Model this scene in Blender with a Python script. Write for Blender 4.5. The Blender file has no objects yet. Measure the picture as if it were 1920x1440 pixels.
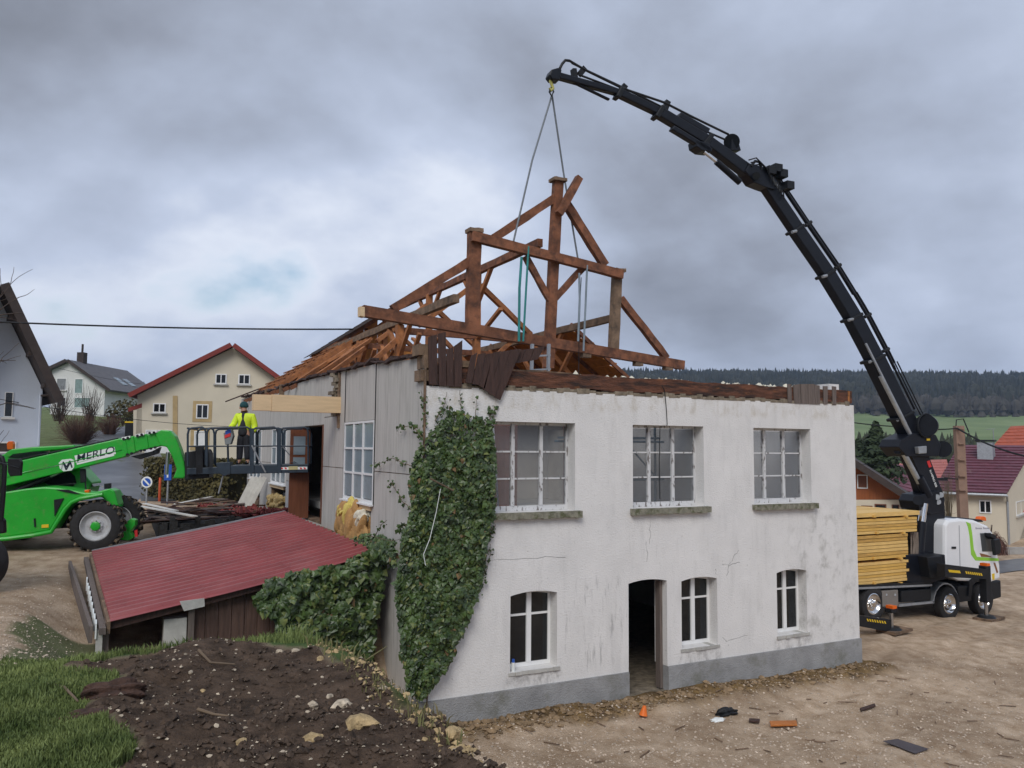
import bpy, bmesh, math, random
import numpy as np
from mathutils import Vector, Matrix
random.seed(7); rng = np.random.default_rng(11)
sc = bpy.context.scene
COL = sc.collection
# ---------------------------------------------------------------- camera
# World axes: X runs along the white front wall, Y runs along the grey side wall
# (away from the camera), Z is up, origin = top of the plinth at the near corner.
FPX, PIT, ROL, YAW = 1500.0, 0.0797363, 0.0082720, 1.0945042
def _axes():
    cp, sp = math.cos(PIT), math.sin(PIT); cr, sr = math.cos(ROL), math.sin(ROL)
    F = np.array([0, cp, sp]); U0 = np.array([0, -sp, cp]); R0 = np.array([1., 0, 0])
    R, U = cr*R0+sr*U0, -sr*R0+cr*U0
    B = np.array([[math.sin(YAW), math.cos(YAW), 0], [-math.cos(YAW), math.sin(YAW), 0], [0, 0, 1.]])
    return B@R, B@U, B@F
CR, CU, CF = _axes()
def ray(px, py): return CF+(px-960)/FPX*CR-(py-720)/FPX*CU
CAM = -ray(788, 1317)*14.0
def onX(px, py, X=0.): d = ray(px, py); return CAM+d*(X-CAM[0])/d[0]
def onY(px, py, Y=0.): d = ray(px, py); return CAM+d*(Y-CAM[1])/d[1]
def onZ(px, py, Z=0.): d = ray(px, py); return CAM+d*(Z-CAM[2])/d[2]
def atd(px, py, d): return CAM+ray(px, py)*d
def onP(px, py, P0, N):
    d = ray(px, py); N = np.array(N, float); return CAM+d*((np.array(P0)-CAM)@N)/(d@N)
cd = bpy.data.cameras.new('camera'); cam = bpy.data.objects.new('camera', cd); COL.objects.link(cam)
cd.sensor_width = 36; cd.lens = FPX*36/1920; cd.clip_start = .1; cd.clip_end = 20000
m = Matrix.Identity(4)
for i in range(3): m[i][0], m[i][1], m[i][2], m[i][3] = CR[i], CU[i], -CF[i], CAM[i]
cam.matrix_world = m; sc.camera = cam
# ---------------------------------------------------------------- light
SUN_EL, SUN_DIR = math.radians(42), np.array([-.62, -.80])
sun = bpy.data.lights.new('sun', 'SUN'); so = bpy.data.objects.new('sun', sun); COL.objects.link(so)
sun.energy = 1.4; sun.angle = math.radians(28); sun.color = (1, .965, .92)
sd = Vector((SUN_DIR[0]*math.cos(SUN_EL), SUN_DIR[1]*math.cos(SUN_EL), math.sin(SUN_EL))).normalized()
so.rotation_euler = sd.to_track_quat('Z', 'Y').to_euler()
vs = sc.view_settings
vs.view_transform = 'Standard'; vs.look = 'None'; vs.gamma = 1; vs.exposure = 0.42; vs.use_curve_mapping = False
w = bpy.data.worlds.new('World'); sc.world = w; w.use_nodes = True
def build_sky():
    nt = w.node_tree; N = nt.nodes; L = nt.links; N.clear()
    out = N.new('ShaderNodeOutputWorld'); bg = N.new('ShaderNodeBackground'); bg.inputs[1].default_value = .1
    sky = N.new('ShaderNodeTexSky'); sky.sky_type = 'NISHITA'; sky.sun_disc = False
    sky.sun_elevation = SUN_EL; sky.sun_rotation = math.atan2(SUN_DIR[0], SUN_DIR[1])
    sky.air_density = 1.2; sky.dust_density = 1.5
    tc = N.new('ShaderNodeTexCoord'); sep = N.new('ShaderNodeSeparateXYZ'); L.new(tc.outputs['Generated'], sep.inputs[0])
    def math_(op, a, b=None, c=None):
        n = N.new('ShaderNodeMath'); n.operation = op
        for i, x in enumerate((a, b, c)):
            if x is None: continue
            if hasattr(x, 'is_linked'): L.new(x, n.inputs[i])
            else: n.inputs[i].default_value = x
        return n.outputs[0]
    zz = math_('ADD', math_('MAXIMUM', sep.outputs[2], 0.0), .40)
    cx = math_('DIVIDE', sep.outputs[0], zz); cy = math_('DIVIDE', sep.outputs[1], zz)
    cmb = N.new('ShaderNodeCombineXYZ'); L.new(cx, cmb.inputs[0]); L.new(cy, cmb.inputs[1])
    mp = N.new('ShaderNodeMapping'); L.new(cmb.outputs[0], mp.inputs[0])
    mp.inputs['Location'].default_value = (14.7, 8.3, 0); mp.inputs['Rotation'].default_value = (0, 0, 1.05)
    mp.inputs['Scale'].default_value = (1.0, 1.0, 1)
    n1 = N.new('ShaderNodeTexNoise'); n1.inputs['Scale'].default_value = 1.1; n1.inputs['Detail'].default_value = 7; n1.inputs['Roughness'].default_value = .47
    n1.inputs['Distortion'].default_value = .25
    n2 = N.new('ShaderNodeTexNoise'); n2.inputs['Scale'].default_value = 3.6; n2.inputs['Detail'].default_value = 6; n2.inputs['Roughness'].default_value = .55
    L.new(mp.outputs[0], n1.inputs['Vector']); L.new(mp.outputs[0], n2.inputs['Vector'])
    mixn = math_('ADD', math_('MULTIPLY', n1.outputs[0], .8), math_('MULTIPLY', n2.outputs[0], .2))
    # cloud body brightness, thin cloud bright, thick cloud grey
    cr = N.new('ShaderNodeValToRGB'); L.new(mixn, cr.inputs[0]); e = cr.color_ramp.elements
    e[0].position = .38; e[0].color = (6.7, 7.1, 7.9, 1)
    e[1].position = .69; e[1].color = (1.45, 1.57, 1.85, 1)
    k = e.new(.455); k.color = (4.35, 4.9, 6.1, 1)
    k = e.new(.515); k.color = (3.45, 3.9, 4.9, 1)
    k = e.new(.60); k.color = (2.4, 2.65, 3.25, 1)
    # gaps of blue
    gap = N.new('ShaderNodeValToRGB'); L.new(mixn, gap.inputs[0]); g = gap.color_ramp.elements
    g[0].position = .345; g[0].color = (0, 0, 0, 1); g[1].position = .40; g[1].color = (1, 1, 1, 1)
    mx = N.new('ShaderNodeMix'); mx.data_type = 'RGBA'; L.new(gap.outputs[0], mx.inputs[0])
    L.new(sky.outputs[0], mx.inputs[6]); L.new(cr.outputs[0], mx.inputs[7])
    # towards the horizon the cloud layer merges into an even pale blue-grey veil
    hz = math_('POWER', math_('SUBTRACT', 1.0, math_('MINIMUM', math_('MAXIMUM', sep.outputs[2], 0.0), 1.0)), 10.0)
    mx2 = N.new('ShaderNodeMix'); mx2.data_type = 'RGBA'; L.new(math_('MULTIPLY', hz, .65), mx2.inputs[0])
    L.new(mx.outputs[2], mx2.inputs[6]); mx2.inputs[7].default_value = (3.6, 4.15, 5.3, 1)
    L.new(mx2.outputs[2], bg.inputs[0]); L.new(bg.outputs[0], out.inputs[0])
build_sky()
try:
    sc.cycles.use_denoising = True; sc.cycles.max_bounces = 6; sc.cycles.transparent_max_bounces = 8
    sc.cycles.volume_bounces = 0; sc.cycles.caustics_reflective = False; sc.cycles.caustics_refractive = False
except Exception: pass
# ---------------------------------------------------------------- mesh helpers
ORI = {}
V3 = lambda p: np.array(p, float)
def nrm(v): v = V3(v); return v/max(np.linalg.norm(v), 1e-9)
class MB:
    def __init__(s): s.v = []; s.f = []
    def add(s, vs, fs):
        b = len(s.v); s.v += [tuple(map(float, q)) for q in vs]; s.f += [tuple(b+i for i in q) for q in fs]; return s
    def obox(s, c, a, b, d):           # centre and three half-axis vectors
        c, a, b, d = V3(c), V3(a), V3(b), V3(d)
        vs = [c+i*a+j*b+k*d for k in (-1, 1) for j in (-1, 1) for i in (-1, 1)]
        return s.add(vs, [(0, 2, 3, 1), (4, 5, 7, 6), (0, 1, 5, 4), (2, 6, 7, 3), (0, 4, 6, 2), (1, 3, 7, 5)])
    def box(s, x0, x1, y0, y1, z0, z1):
        return s.obox(((x0+x1)/2, (y0+y1)/2, (z0+z1)/2), ((x1-x0)/2, 0, 0), (0, (y1-y0)/2, 0), (0, 0, (z1-z0)/2))
    def beam(s, a, b, w, h, up=(0, 0, 1), seg=1, jit=0):
        a, b = V3(a), V3(b); t = nrm(b-a); u = V3(up)
        if abs(t@nrm(u)) > .97: u = V3((0, 1, 0)) if abs(t[1]) < .9 else V3((1, 0, 0))
        sd_ = nrm(np.cross(t, u)); up_ = np.cross(sd_, t)
        rings = []
        for i in range(seg+1):
            c = a+(b-a)*i/seg
            o = rng.normal(0, jit, 4) if jit else np.zeros(4)
            rings.append([c+sd_*(w/2+o[0])+up_*(h/2+o[1]), c-sd_*(w/2+o[2])+up_*(h/2+o[1]), c-sd_*(w/2+o[2])-up_*(h/2+o[3]), c+sd_*(w/2+o[0])-up_*(h/2+o[3])])
        vs = [p for r in rings for p in r]; fs = [(3, 2, 1, 0), tuple(4*seg+i for i in range(4))]
        for i in range(seg):
            for j in range(4): fs.append((4*i+j, 4*i+(j+1) % 4, 4*i+4+(j+1) % 4, 4*i+4+j))
        return s.add(vs, fs)
    def cyl(s, a, b, r0, r1=None, n=12, caps=True):
        a, b = V3(a), V3(b); r1 = r0 if r1 is None else r1; t = nrm(b-a)
        u = nrm(np.cross(t, (0, 0, 1) if abs(t[2]) < .9 else (1, 0, 0))); v = np.cross(t, u)
        vs = [a+r0*(math.cos(k*2*math.pi/n)*u+math.sin(k*2*math.pi/n)*v) for k in range(n)]+[b+r1*(math.cos(k*2*math.pi/n)*u+math.sin(k*2*math.pi/n)*v) for k in range(n)]
        fs = [(k, (k+1) % n, n+(k+1) % n, n+k) for k in range(n)]
        if caps: fs += [tuple(reversed(range(n))), tuple(range(n, 2*n))]
        return s.add(vs, fs)
    def tube(s, pts, r, n=6, r1=None):
        pts = [V3(p) for p in pts]; m_ = len(pts); vs = []; fs = []; u = None
        for i, p in enumerate(pts):
            t = nrm(pts[min(i+1, m_-1)]-pts[max(i-1, 0)])
            if u is None: u = nrm(np.cross(t, (0, 0, 1) if abs(t[2]) < .9 else (1, 0, 0)))
            u = nrm(u-t*(u@t)); v = np.cross(t, u); rr = r if r1 is None else r+(r1-r)*i/(m_-1)
            vs += [p+rr*(math.cos(k*2*math.pi/n)*u+math.sin(k*2*math.pi/n)*v) for k in range(n)]
        for i in range(m_-1):
            fs += [(i*n+k, i*n+(k+1) % n, i*n+n+(k+1) % n, i*n+n+k) for k in range(n)]
        fs += [tuple(reversed(range(n))), tuple((m_-1)*n+k for k in range(n))]
        return s.add(vs, fs)
    def prism(s, poly, ext):           # 3-D polygon extruded by a vector
        p = [V3(q) for q in poly]; n = len(p); e = V3(ext)
        nn = np.zeros(3)
        for i in range(n): nn += np.cross(p[i], p[(i+1) % n])
        if nn@e > 0: p = p[::-1]
        return s.add(p+[q+e for q in p], [tuple(range(n)), tuple(reversed(range(n, 2*n)))]+[((i+1) % n, i, n+i, n+(i+1) % n) for i in range(n)])
    def quad(s, a, b, c, d): return s.add([a, b, c, d], [(0, 1, 2, 3)])
    def mesh(s, name):
        me = bpy.data.meshes.new(name); me.from_pydata(s.v, [], s.f); me.update(); return me
    def build(s, name, mat, parent=None, smooth=False, bevel=0, fix=True):
        o = np.zeros(3)
        if parent is not None: o = ORI.get(parent.as_pointer(), np.zeros(3))
        if o.any(): s.v = [(a-o[0], b-o[1], c-o[2]) for a, b, c in s.v]
        me = s.mesh(name)
        if fix:
            bm = bmesh.new(); bm.from_mesh(me); bmesh.ops.recalc_face_normals(bm, faces=bm.faces)
            if smooth:
                for e_ in bm.edges:
                    if len(e_.link_faces) == 2 and e_.calc_face_angle(0) > .65: e_.smooth = False
            bm.to_mesh(me); bm.free()
        return link(name, me, mat, parent, smooth, bevel)
def link(name, me, mat, parent=None, smooth=False, bevel=0):
    ob = bpy.data.objects.new(name, me); COL.objects.link(ob)
    if mat is not None: me.materials.clear(); me.materials.append(mat)
    if smooth: me.polygons.foreach_set('use_smooth', [True]*len(me.polygons))
    if bevel:
        b = ob.modifiers.new('bevel', 'BEVEL'); b.width = bevel; b.segments = 2; b.limit_method = 'ANGLE'; b.angle_limit = .7
    if parent is not None:
        ob.parent = parent; ORI[ob.as_pointer()] = ORI.get(parent.as_pointer(), np.zeros(3))
    return ob
def tag(o, label=None, cat=None, group=None, kind=None):
    if label: o['label'] = label
    if cat: o['category'] = cat
    if group: o['group'] = group
    if kind: o['kind'] = kind
    return o
def thing(name, label, cat, loc, group=None):
    o = bpy.data.objects.new(name, None); COL.objects.link(o); o.location = tuple(map(float, loc)); o.empty_display_size = .2
    ORI[o.as_pointer()] = V3(loc); return tag(o, label, cat, group)
def copytree(o, parent=None):
    c = o.copy(); COL.objects.link(c)
    if parent is not None: c.parent = parent
    for ch in list(o.children): copytree(ch, c)
    return c
UPW_ = [(1.32, 3.17), (4.56, 6.43), (7.87, 9.65)]
# ---------------------------------------------------------------- materials
def M(name, col, rough=.75, metal=0, var=.18, scale=3, bump=0, bscale=30, col2=None, stretch=(1, 1, 1), spec=.4, coat=0, thr=None, det=5):
    mt = bpy.data.materials.new(name); mt.use_nodes = True; nt = mt.node_tree; N = nt.nodes; L = nt.links
    b = N['Principled BSDF']; b.inputs['Roughness'].default_value = rough; b.inputs['Metallic'].default_value = metal
    b.inputs['Specular IOR Level'].default_value = spec
    if coat: b.inputs['Coat Weight'].default_value = coat; b.inputs['Coat Roughness'].default_value = .12
    tc = N.new('ShaderNodeTexCoord'); mp = N.new('ShaderNodeMapping'); mp.inputs['Scale'].default_value = stretch
    L.new(tc.outputs['Object'], mp.inputs[0])
    nz = N.new('ShaderNodeTexNoise'); nz.inputs['Scale'].default_value = scale; nz.inputs['Detail'].default_value = det; nz.inputs['Roughness'].default_value = .6
    L.new(mp.outputs[0], nz.inputs['Vector'])
    cr = N.new('ShaderNodeValToRGB'); L.new(nz.outputs[0], cr.inputs[0]); e = cr.color_ramp.elements
    c = np.array(col); a = c*(1-var); d = np.minimum(c*(1+var), 1) if col2 is None else np.array(col2)
    lo, hi = thr or (.3, .7)
    e[0].position = lo; e[1].position = hi; e[0].color = (*a, 1); e[1].color = (*d, 1)
    L.new(cr.outputs[0], b.inputs['Base Color'])
    if bump:
        n2 = N.new('ShaderNodeTexNoise'); n2.inputs['Scale'].default_value = bscale; n2.inputs['Detail'].default_value = 4
        L.new(mp.outputs[0], n2.inputs['Vector']); bp = N.new('ShaderNodeBump'); bp.inputs['Strength'].default_value = min(bump, 1); bp.inputs['Distance'].default_value = .02
        L.new(n2.outputs[0], bp.inputs['Height']); L.new(bp.outputs[0], b.inputs['Normal'])
    return mt
def add_layer(mt, col, scale, lo, hi, stretch=(1, 1, 1), det=6, zfade=None, amt=1.0):
    """mix another colour over the base by a noise mask (stain, wear); zfade=(z0,z1) keeps it to a height band"""
    nt = mt.node_tree; N = nt.nodes; L = nt.links; b = N['Principled BSDF']
    src = b.inputs['Base Color'].links[0].from_socket
    tc = N.new('ShaderNodeTexCoord'); mp = N.new('ShaderNodeMapping'); mp.inputs['Scale'].default_value = stretch; mp.inputs['Location'].default_value = (scale, 2.3, .7)
    L.new(tc.outputs['Object'], mp.inputs[0]); nz = N.new('ShaderNodeTexNoise'); nz.inputs['Scale'].default_value = scale; nz.inputs['Detail'].default_value = det; nz.inputs['Roughness'].default_value = .65
    L.new(mp.outputs[0], nz.inputs['Vector']); mr = N.new('ShaderNodeMapRange'); mr.inputs[1].default_value = lo; mr.inputs[2].default_value = hi; mr.inputs[4].default_value = amt
    L.new(nz.outputs[0], mr.inputs[0]); fac = mr.outputs[0]
    if zfade:
        sp = N.new('ShaderNodeSeparateXYZ'); L.new(tc.outputs['Object'], sp.inputs[0])
        m2 = N.new('ShaderNodeMapRange'); m2.inputs[1].default_value = zfade[0]; m2.inputs[2].default_value = zfade[1]; L.new(sp.outputs[2], m2.inputs[0])
        mm = N.new('ShaderNodeMath'); mm.operation = 'MULTIPLY'; L.new(fac, mm.inputs[0]); L.new(m2.outputs[0], mm.inputs[1]); fac = mm.outputs[0]
    mx = N.new('ShaderNodeMix'); mx.data_type = 'RGBA'; L.new(fac, mx.inputs[0]); L.new(src, mx.inputs[6]); mx.inputs[7].default_value = (*col, 1)
    L.new(mx.outputs[2], b.inputs['Base Color']); return mt
def glass(name, tint=(.02, .025, .03), rough=.04, alpha=.45):
    mt = bpy.data.materials.new(name); mt.use_nodes = True; nt = mt.node_tree; N = nt.nodes; L = nt.links
    b = N['Principled BSDF']; b.inputs['Base Color'].default_value = (*tint, 1); b.inputs['Roughness'].default_value = rough
    b.inputs['Specular IOR Level'].default_value = .6
    tr = N.new('ShaderNodeBsdfTransparent'); mx = N.new('ShaderNodeMixShader'); mx.inputs[0].default_value = alpha
    L.new(tr.outputs[0], mx.inputs[1]); L.new(b.outputs[0], mx.inputs[2]); L.new(mx.outputs[0], N['Material Output'].inputs[0]); return mt
stucco = M('white_stucco', (.715, .70, .68), .9, var=.06, scale=1.2, bump=.6, bscale=32)
add_layer(stucco, (.45, .44, .42), 2.2, .58, .78, (1, 1, .25), amt=.35)
add_layer(stucco, (.30, .29, .27), 26, .63, .70, (1, 1, .6), amt=.5)
add_layer(stucco, (.40, .39, .38), 1.1, .52, .68, (2.5, 2.5, .5), amt=.22)
def add_stain(mt, col, x0, x1, z0, z1, soft, scale, stretch, lo, hi, amt):
    """a dirt patch of its own shape on the front wall (wall coordinates)"""
    nt = mt.node_tree; N = nt.nodes; L = nt.links; b = N['Principled BSDF']; src = b.inputs['Base Color'].links[0].from_socket; tc = N.new('ShaderNodeTexCoord'); sp = N.new('ShaderNodeSeparateXYZ'); L.new(tc.outputs['Object'], sp.inputs[0])
    mp = N.new('ShaderNodeMapping'); mp.inputs['Scale'].default_value = stretch; L.new(tc.outputs['Object'], mp.inputs[0]); nz = N.new('ShaderNodeTexNoise'); nz.inputs['Scale'].default_value = scale; nz.inputs['Detail'].default_value = 7; nz.inputs['Roughness'].default_value = .7; L.new(mp.outputs[0], nz.inputs['Vector'])
    def rng_(s, a, b_):
        m = N.new('ShaderNodeMapRange'); m.interpolation_type = 'SMOOTHSTEP'; m.inputs[1].default_value = a; m.inputs[2].default_value = b_; L.new(s, m.inputs[0]); return m.outputs[0]
    def mul(a, b_):
        m = N.new('ShaderNodeMath'); m.operation = 'MULTIPLY'; L.new(a, m.inputs[0])
        if hasattr(b_, 'is_linked'): L.new(b_, m.inputs[1])
        else: m.inputs[1].default_value = b_
        return m.outputs[0]
    X, Z = sp.outputs[0], sp.outputs[2]; x0, x1, z0, z1 = x0-5.5, x1-5.5, z0+.6, z1+.6
    f = mul(mul(mul(rng_(X, x0-soft, x0+soft), rng_(X, x1+soft, x1-soft)), mul(rng_(Z, z0-soft*.4, z0+soft*.4), rng_(Z, z1+soft, z1-soft))), mul(rng_(nz.outputs[0], lo, hi), amt))
    mx = N.new('ShaderNodeMix'); mx.data_type = 'RGBA'; L.new(f, mx.inputs[0]); L.new(src, mx.inputs[6]); mx.inputs[7].default_value = (*col, 1); L.new(mx.outputs[2], b.inputs['Base Color'])
for a_, b_ in ((1.65, 2.85), (5.7, 6.85), (8.4, 9.6)): add_stain(stucco, (.22, .21, .20), a_, b_, -.02, .24, .08, 5, (1, 1, .6), .42, .66, .6)
add_stain(stucco, (.25, .245, .24), 2.9, 4.4, .15, 1.9, .2, 7, (1.6, 1.6, .22), .52, .7, .6); add_stain(stucco, (.34, .33, .30), 9.0, 11.1, .1, 3.2, .5, 3, (1, 1, .8), .48, .68, .6); add_stain(stucco, (.42, .36, .26), 0, 11.2, 5.2, 5.6, .2, 4, (1, 1, .5), .45, .7, .5)
for a_, b_ in UPW_: add_stain(stucco, (.40, .39, .37), a_-.1, b_+.1, 2.2, 3.1, .12, 6, (2.5, 2.5, .2), .54, .74, .45)
plinthm = M('grey_roughcast', (.30, .30, .30), .95, var=.2, scale=2, bump=1, bscale=40)
add_layer(plinthm, (.13, .13, .09), 1.5, .52, .72, amt=.7)
add_layer(plinthm, (.5, .5, .49), 60, .6, .7, amt=.5)
paintw = M('white_paint', (.74, .74, .74), .5, var=.06, scale=4)
peel = M('peeling_white_paint', (.60, .60, .60), .55, var=.06, scale=5)
add_layer(peel, (.12, .10, .09), 16, .56, .6, (1, 1, .3), amt=.9)
pvc = M('white_window_frame', (.78, .78, .77), .35, var=.03)
mossy = M('mossy_concrete', (.23, .22, .17), .95, var=.35, scale=9, bump=.7, bscale=50); add_layer(mossy, (.08, .09, .04), 7, .5, .62, amt=.85)
panelm = M('grey_fibre_cement', (.47, .45, .42), .85, var=.08, scale=1.4, stretch=(4, 4, .35), bump=.12, bscale=20)
add_layer(panelm, (.24, .225, .20), 3, .5, .75, (3, 3, .3), amt=.6); add_layer(panelm, (.12, .11, .1), 40, .7, .74, amt=.5)
panel_l = M('pale_fibre_cement', (.46, .46, .47), .85, var=.1, scale=2.2, stretch=(6, 6, .4))
oldwood = M('old_red_timber', (.215, .085, .042), .8, var=.45, scale=2.5, stretch=(1, 1, 1), bump=.4, bscale=25); add_layer(oldwood, (.065, .03, .02), 3.5, .45, .66, amt=.85); add_layer(oldwood, (.30, .16, .08), 11, .6, .72, amt=.6)
warmwood = M('warm_orange_brown_timber', (.34, .135, .05), .8, var=.35, scale=2.5, bump=.4, bscale=25); add_layer(warmwood, (.13, .05, .025), 4, .5, .68, amt=.7)
oldwood2 = M('old_grey_brown_timber', (.19, .125, .08), .85, var=.4, scale=3, bump=.5, bscale=30); add_layer(oldwood2, (.07, .05, .035), 6, .5, .66, amt=.7)
orangew = M('orange_boarding', (.43, .17, .035), .75, var=.25, scale=2, stretch=(3, 3, .6), bump=.2); add_layer(orangew, (.2, .075, .02), 6, .55, .7, amt=.6)
darkboard = M('dark_stained_board', (.052, .026, .02), .7, var=.4, scale=5, stretch=(6, 6, .5), bump=.4, bscale=20); add_layer(darkboard, (.2, .12, .09), 22, .64, .7, (3, 3, .25), amt=.6)
greyboard = M('weathered_grey_board', (.145, .115, .10), .85, var=.3, scale=4, stretch=(8, 8, .5), bump=.4)
shedboard = M('brown_shed_board', (.085, .05, .038), .8, var=.35, scale=4, stretch=(7, 7, .5), bump=.4)
brownpaint = M('brown_painted_wood', (.15, .052, .024), .5, var=.25, scale=3, stretch=(4, 4, .5))
redbrown = M('dark_red_brown_paint', (.055, .014, .011), .45, var=.25, scale=3, stretch=(4, 4, .5))
pine = M('fresh_pine', (.68, .50, .30), .6, var=.10, scale=2, stretch=(1, 8, 8)); add_layer(pine, (.42, .25, .11), 9, .68, .74, amt=.7)
yellowwood = M('yellow_shuttering_timber', (.66, .40, .10), .6, var=.16, scale=4, stretch=(.6, 5, 5)); add_layer(yellowwood, (.38, .2, .05), 6, .58, .75, (.5, 3, 3), amt=.5)
redroof = M('dark_red_sheet_metal', (.27, .062, .064), .42, var=.18, scale=1.3, spec=.5); add_layer(redroof, (.36, .13, .125), .9, .5, .75, amt=.6); add_layer(redroof, (.15, .03, .04), 18, .62, .68, amt=.5)
dark = M('black_paint', (.010, .011, .013), .5, var=.2, scale=6, spec=.3)
craneblk = M('crane_blue_black_paint', (.005, .0065, .011), .42, var=.25, scale=3, spec=.3)
rubber = M('tyre_rubber', (.022, .021, .021), .85, var=.3, scale=8, bump=.3); 
muddy = M('muddy_tyre_rubber', (.03, .027, .024), .9, var=.3, scale=8, bump=.4); add_layer(muddy, (.22, .165, .105), 7, .44, .6, amt=.8)
steel = M('bare_steel', (.5, .5, .5), .3, 1, var=.1, scale=6); galv = M('galvanised_steel', (.36, .38, .40), .5, .6, var=.15, scale=8)
chrome = M('polished_alloy', (.72, .72, .72), .16, 1, var=.08)
green = M('bright_green_paint', (.016, .37, .026), .42, var=.15, scale=1.6, coat=.15); add_layer(green, (.20, .17, .09), 6, .52, .8, amt=.5); add_layer(green, (.05, .06, .03), 30, .64, .70, amt=.5)
dkgreen = M('green_with_shade_in_colour', (.012, .30, .03), .4, var=.1)  # copy of the green, darkened in its colour as the shaded far side
basket = M('blue_grey_platform_paint', (.022, .036, .052), .45, var=.2, scale=5)
rimgrey = M('light_grey_rim_paint', (.42, .43, .44), .45, var=.14, scale=6); add_layer(rimgrey, (.3, .24, .17), 9, .56, .7, amt=.6)
whitecab = M('white_cab_paint', (.78, .79, .80), .25, var=.03, coat=.5); lime = M('lime_green_stripe', (.27, .58, .05), .35, var=.06); brownst = M('brown_stripe', (.23, .10, .04), .4, var=.06)
orangeglass = M('orange_beacon', (.75, .13, .01), .25, var=.1); whitepr = M('white_print', (.75, .77, .75), .5, var=.04); yellowpr = M('yellow_print', (.72, .48, .02), .5, var=.05)
redpr = M('red_print', (.6, .03, .03), .5, var=.05); bluepr = M('blue_print', (.02, .09, .42), .45, var=.06); navy = M('navy_print', (.01, .022, .035), .5)
winglass = glass('window_glass', (.17, .18, .19), .06, .34); frosted = M('frosted_glass', (.20, .25, .285), .25, var=.16, scale=1.4, spec=.7); darkglass = glass('dark_glass', (.012, .014, .016), .05, .75)  # window_glass: pale tint puts dust and reflected sky into the colour
carglass = glass('vehicle_glass', (.01, .016, .016), .05, .7)
interior = M('interior_plaster', (.5, .48, .45), .9, var=.12); brickred = M('interior_red_brick', (.20, .10, .08), .9, var=.2); concrete = M('pale_concrete', (.42, .41, .38), .9, var=.2, scale=3, bump=.4)
rubble = M('rubble_masonry', (.20, .165, .12), .95, var=.5, scale=7, bump=1, bscale=15)
wool = M('white_insulation_wool', (.66, .62, .5), .95, var=.2, scale=9, bump=.6); brownins = M('brown_faced_insulation', (.42, .24, .09), .8, var=.25, scale=6, bump=.4); yellowins = M('yellow_insulation', (.62, .5, .14), .9, var=.2, scale=9, bump=.5)
# ---------------------------------------------------------------- ground
def sst(a, b, x): t = np.clip((x-a)/(b-a), 0, 1); return t*t*(3-2*t)
def vnoise(x, y, s, seed=0):
    x = np.asarray(x, float)/s; y = np.asarray(y, float)/s; xi = np.floor(x).astype(int); yi = np.floor(y).astype(int); fx = x-xi; fy = y-yi
    fx = fx*fx*(3-2*fx); fy = fy*fy*(3-2*fy)
    def h(i, j):
        n = (i*374761393+j*668265263+seed*144269504) & 0x7fffffff; n = ((n ^ (n >> 13))*1274126177) & 0x7fffffff; return ((n ^ (n >> 16)) & 0xffff)/65535.
    return (h(xi, yi)*(1-fx)+h(xi+1, yi)*fx)*(1-fy)+(h(xi, yi+1)*(1-fx)+h(xi+1, yi+1)*fx)*fy
def in_poly(px, py, poly):
    px = np.asarray(px, float); py = np.asarray(py, float); c = np.zeros(px.shape, bool); n = len(poly)
    for i in range(n):
        x0, y0 = poly[i]; x1, y1 = poly[(i+1) % n]
        with np.errstate(divide='ignore', invalid='ignore'):
            c ^= ((y0 > py) != (y1 > py)) & (px < (x1-x0)*(py-y0)/((y1-y0) if y1 != y0 else 1e-9)+x0)
    return c
FH = nrm((CF[0], CF[1], 0)); RH = nrm((CR[0], CR[1], 0))
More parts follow.
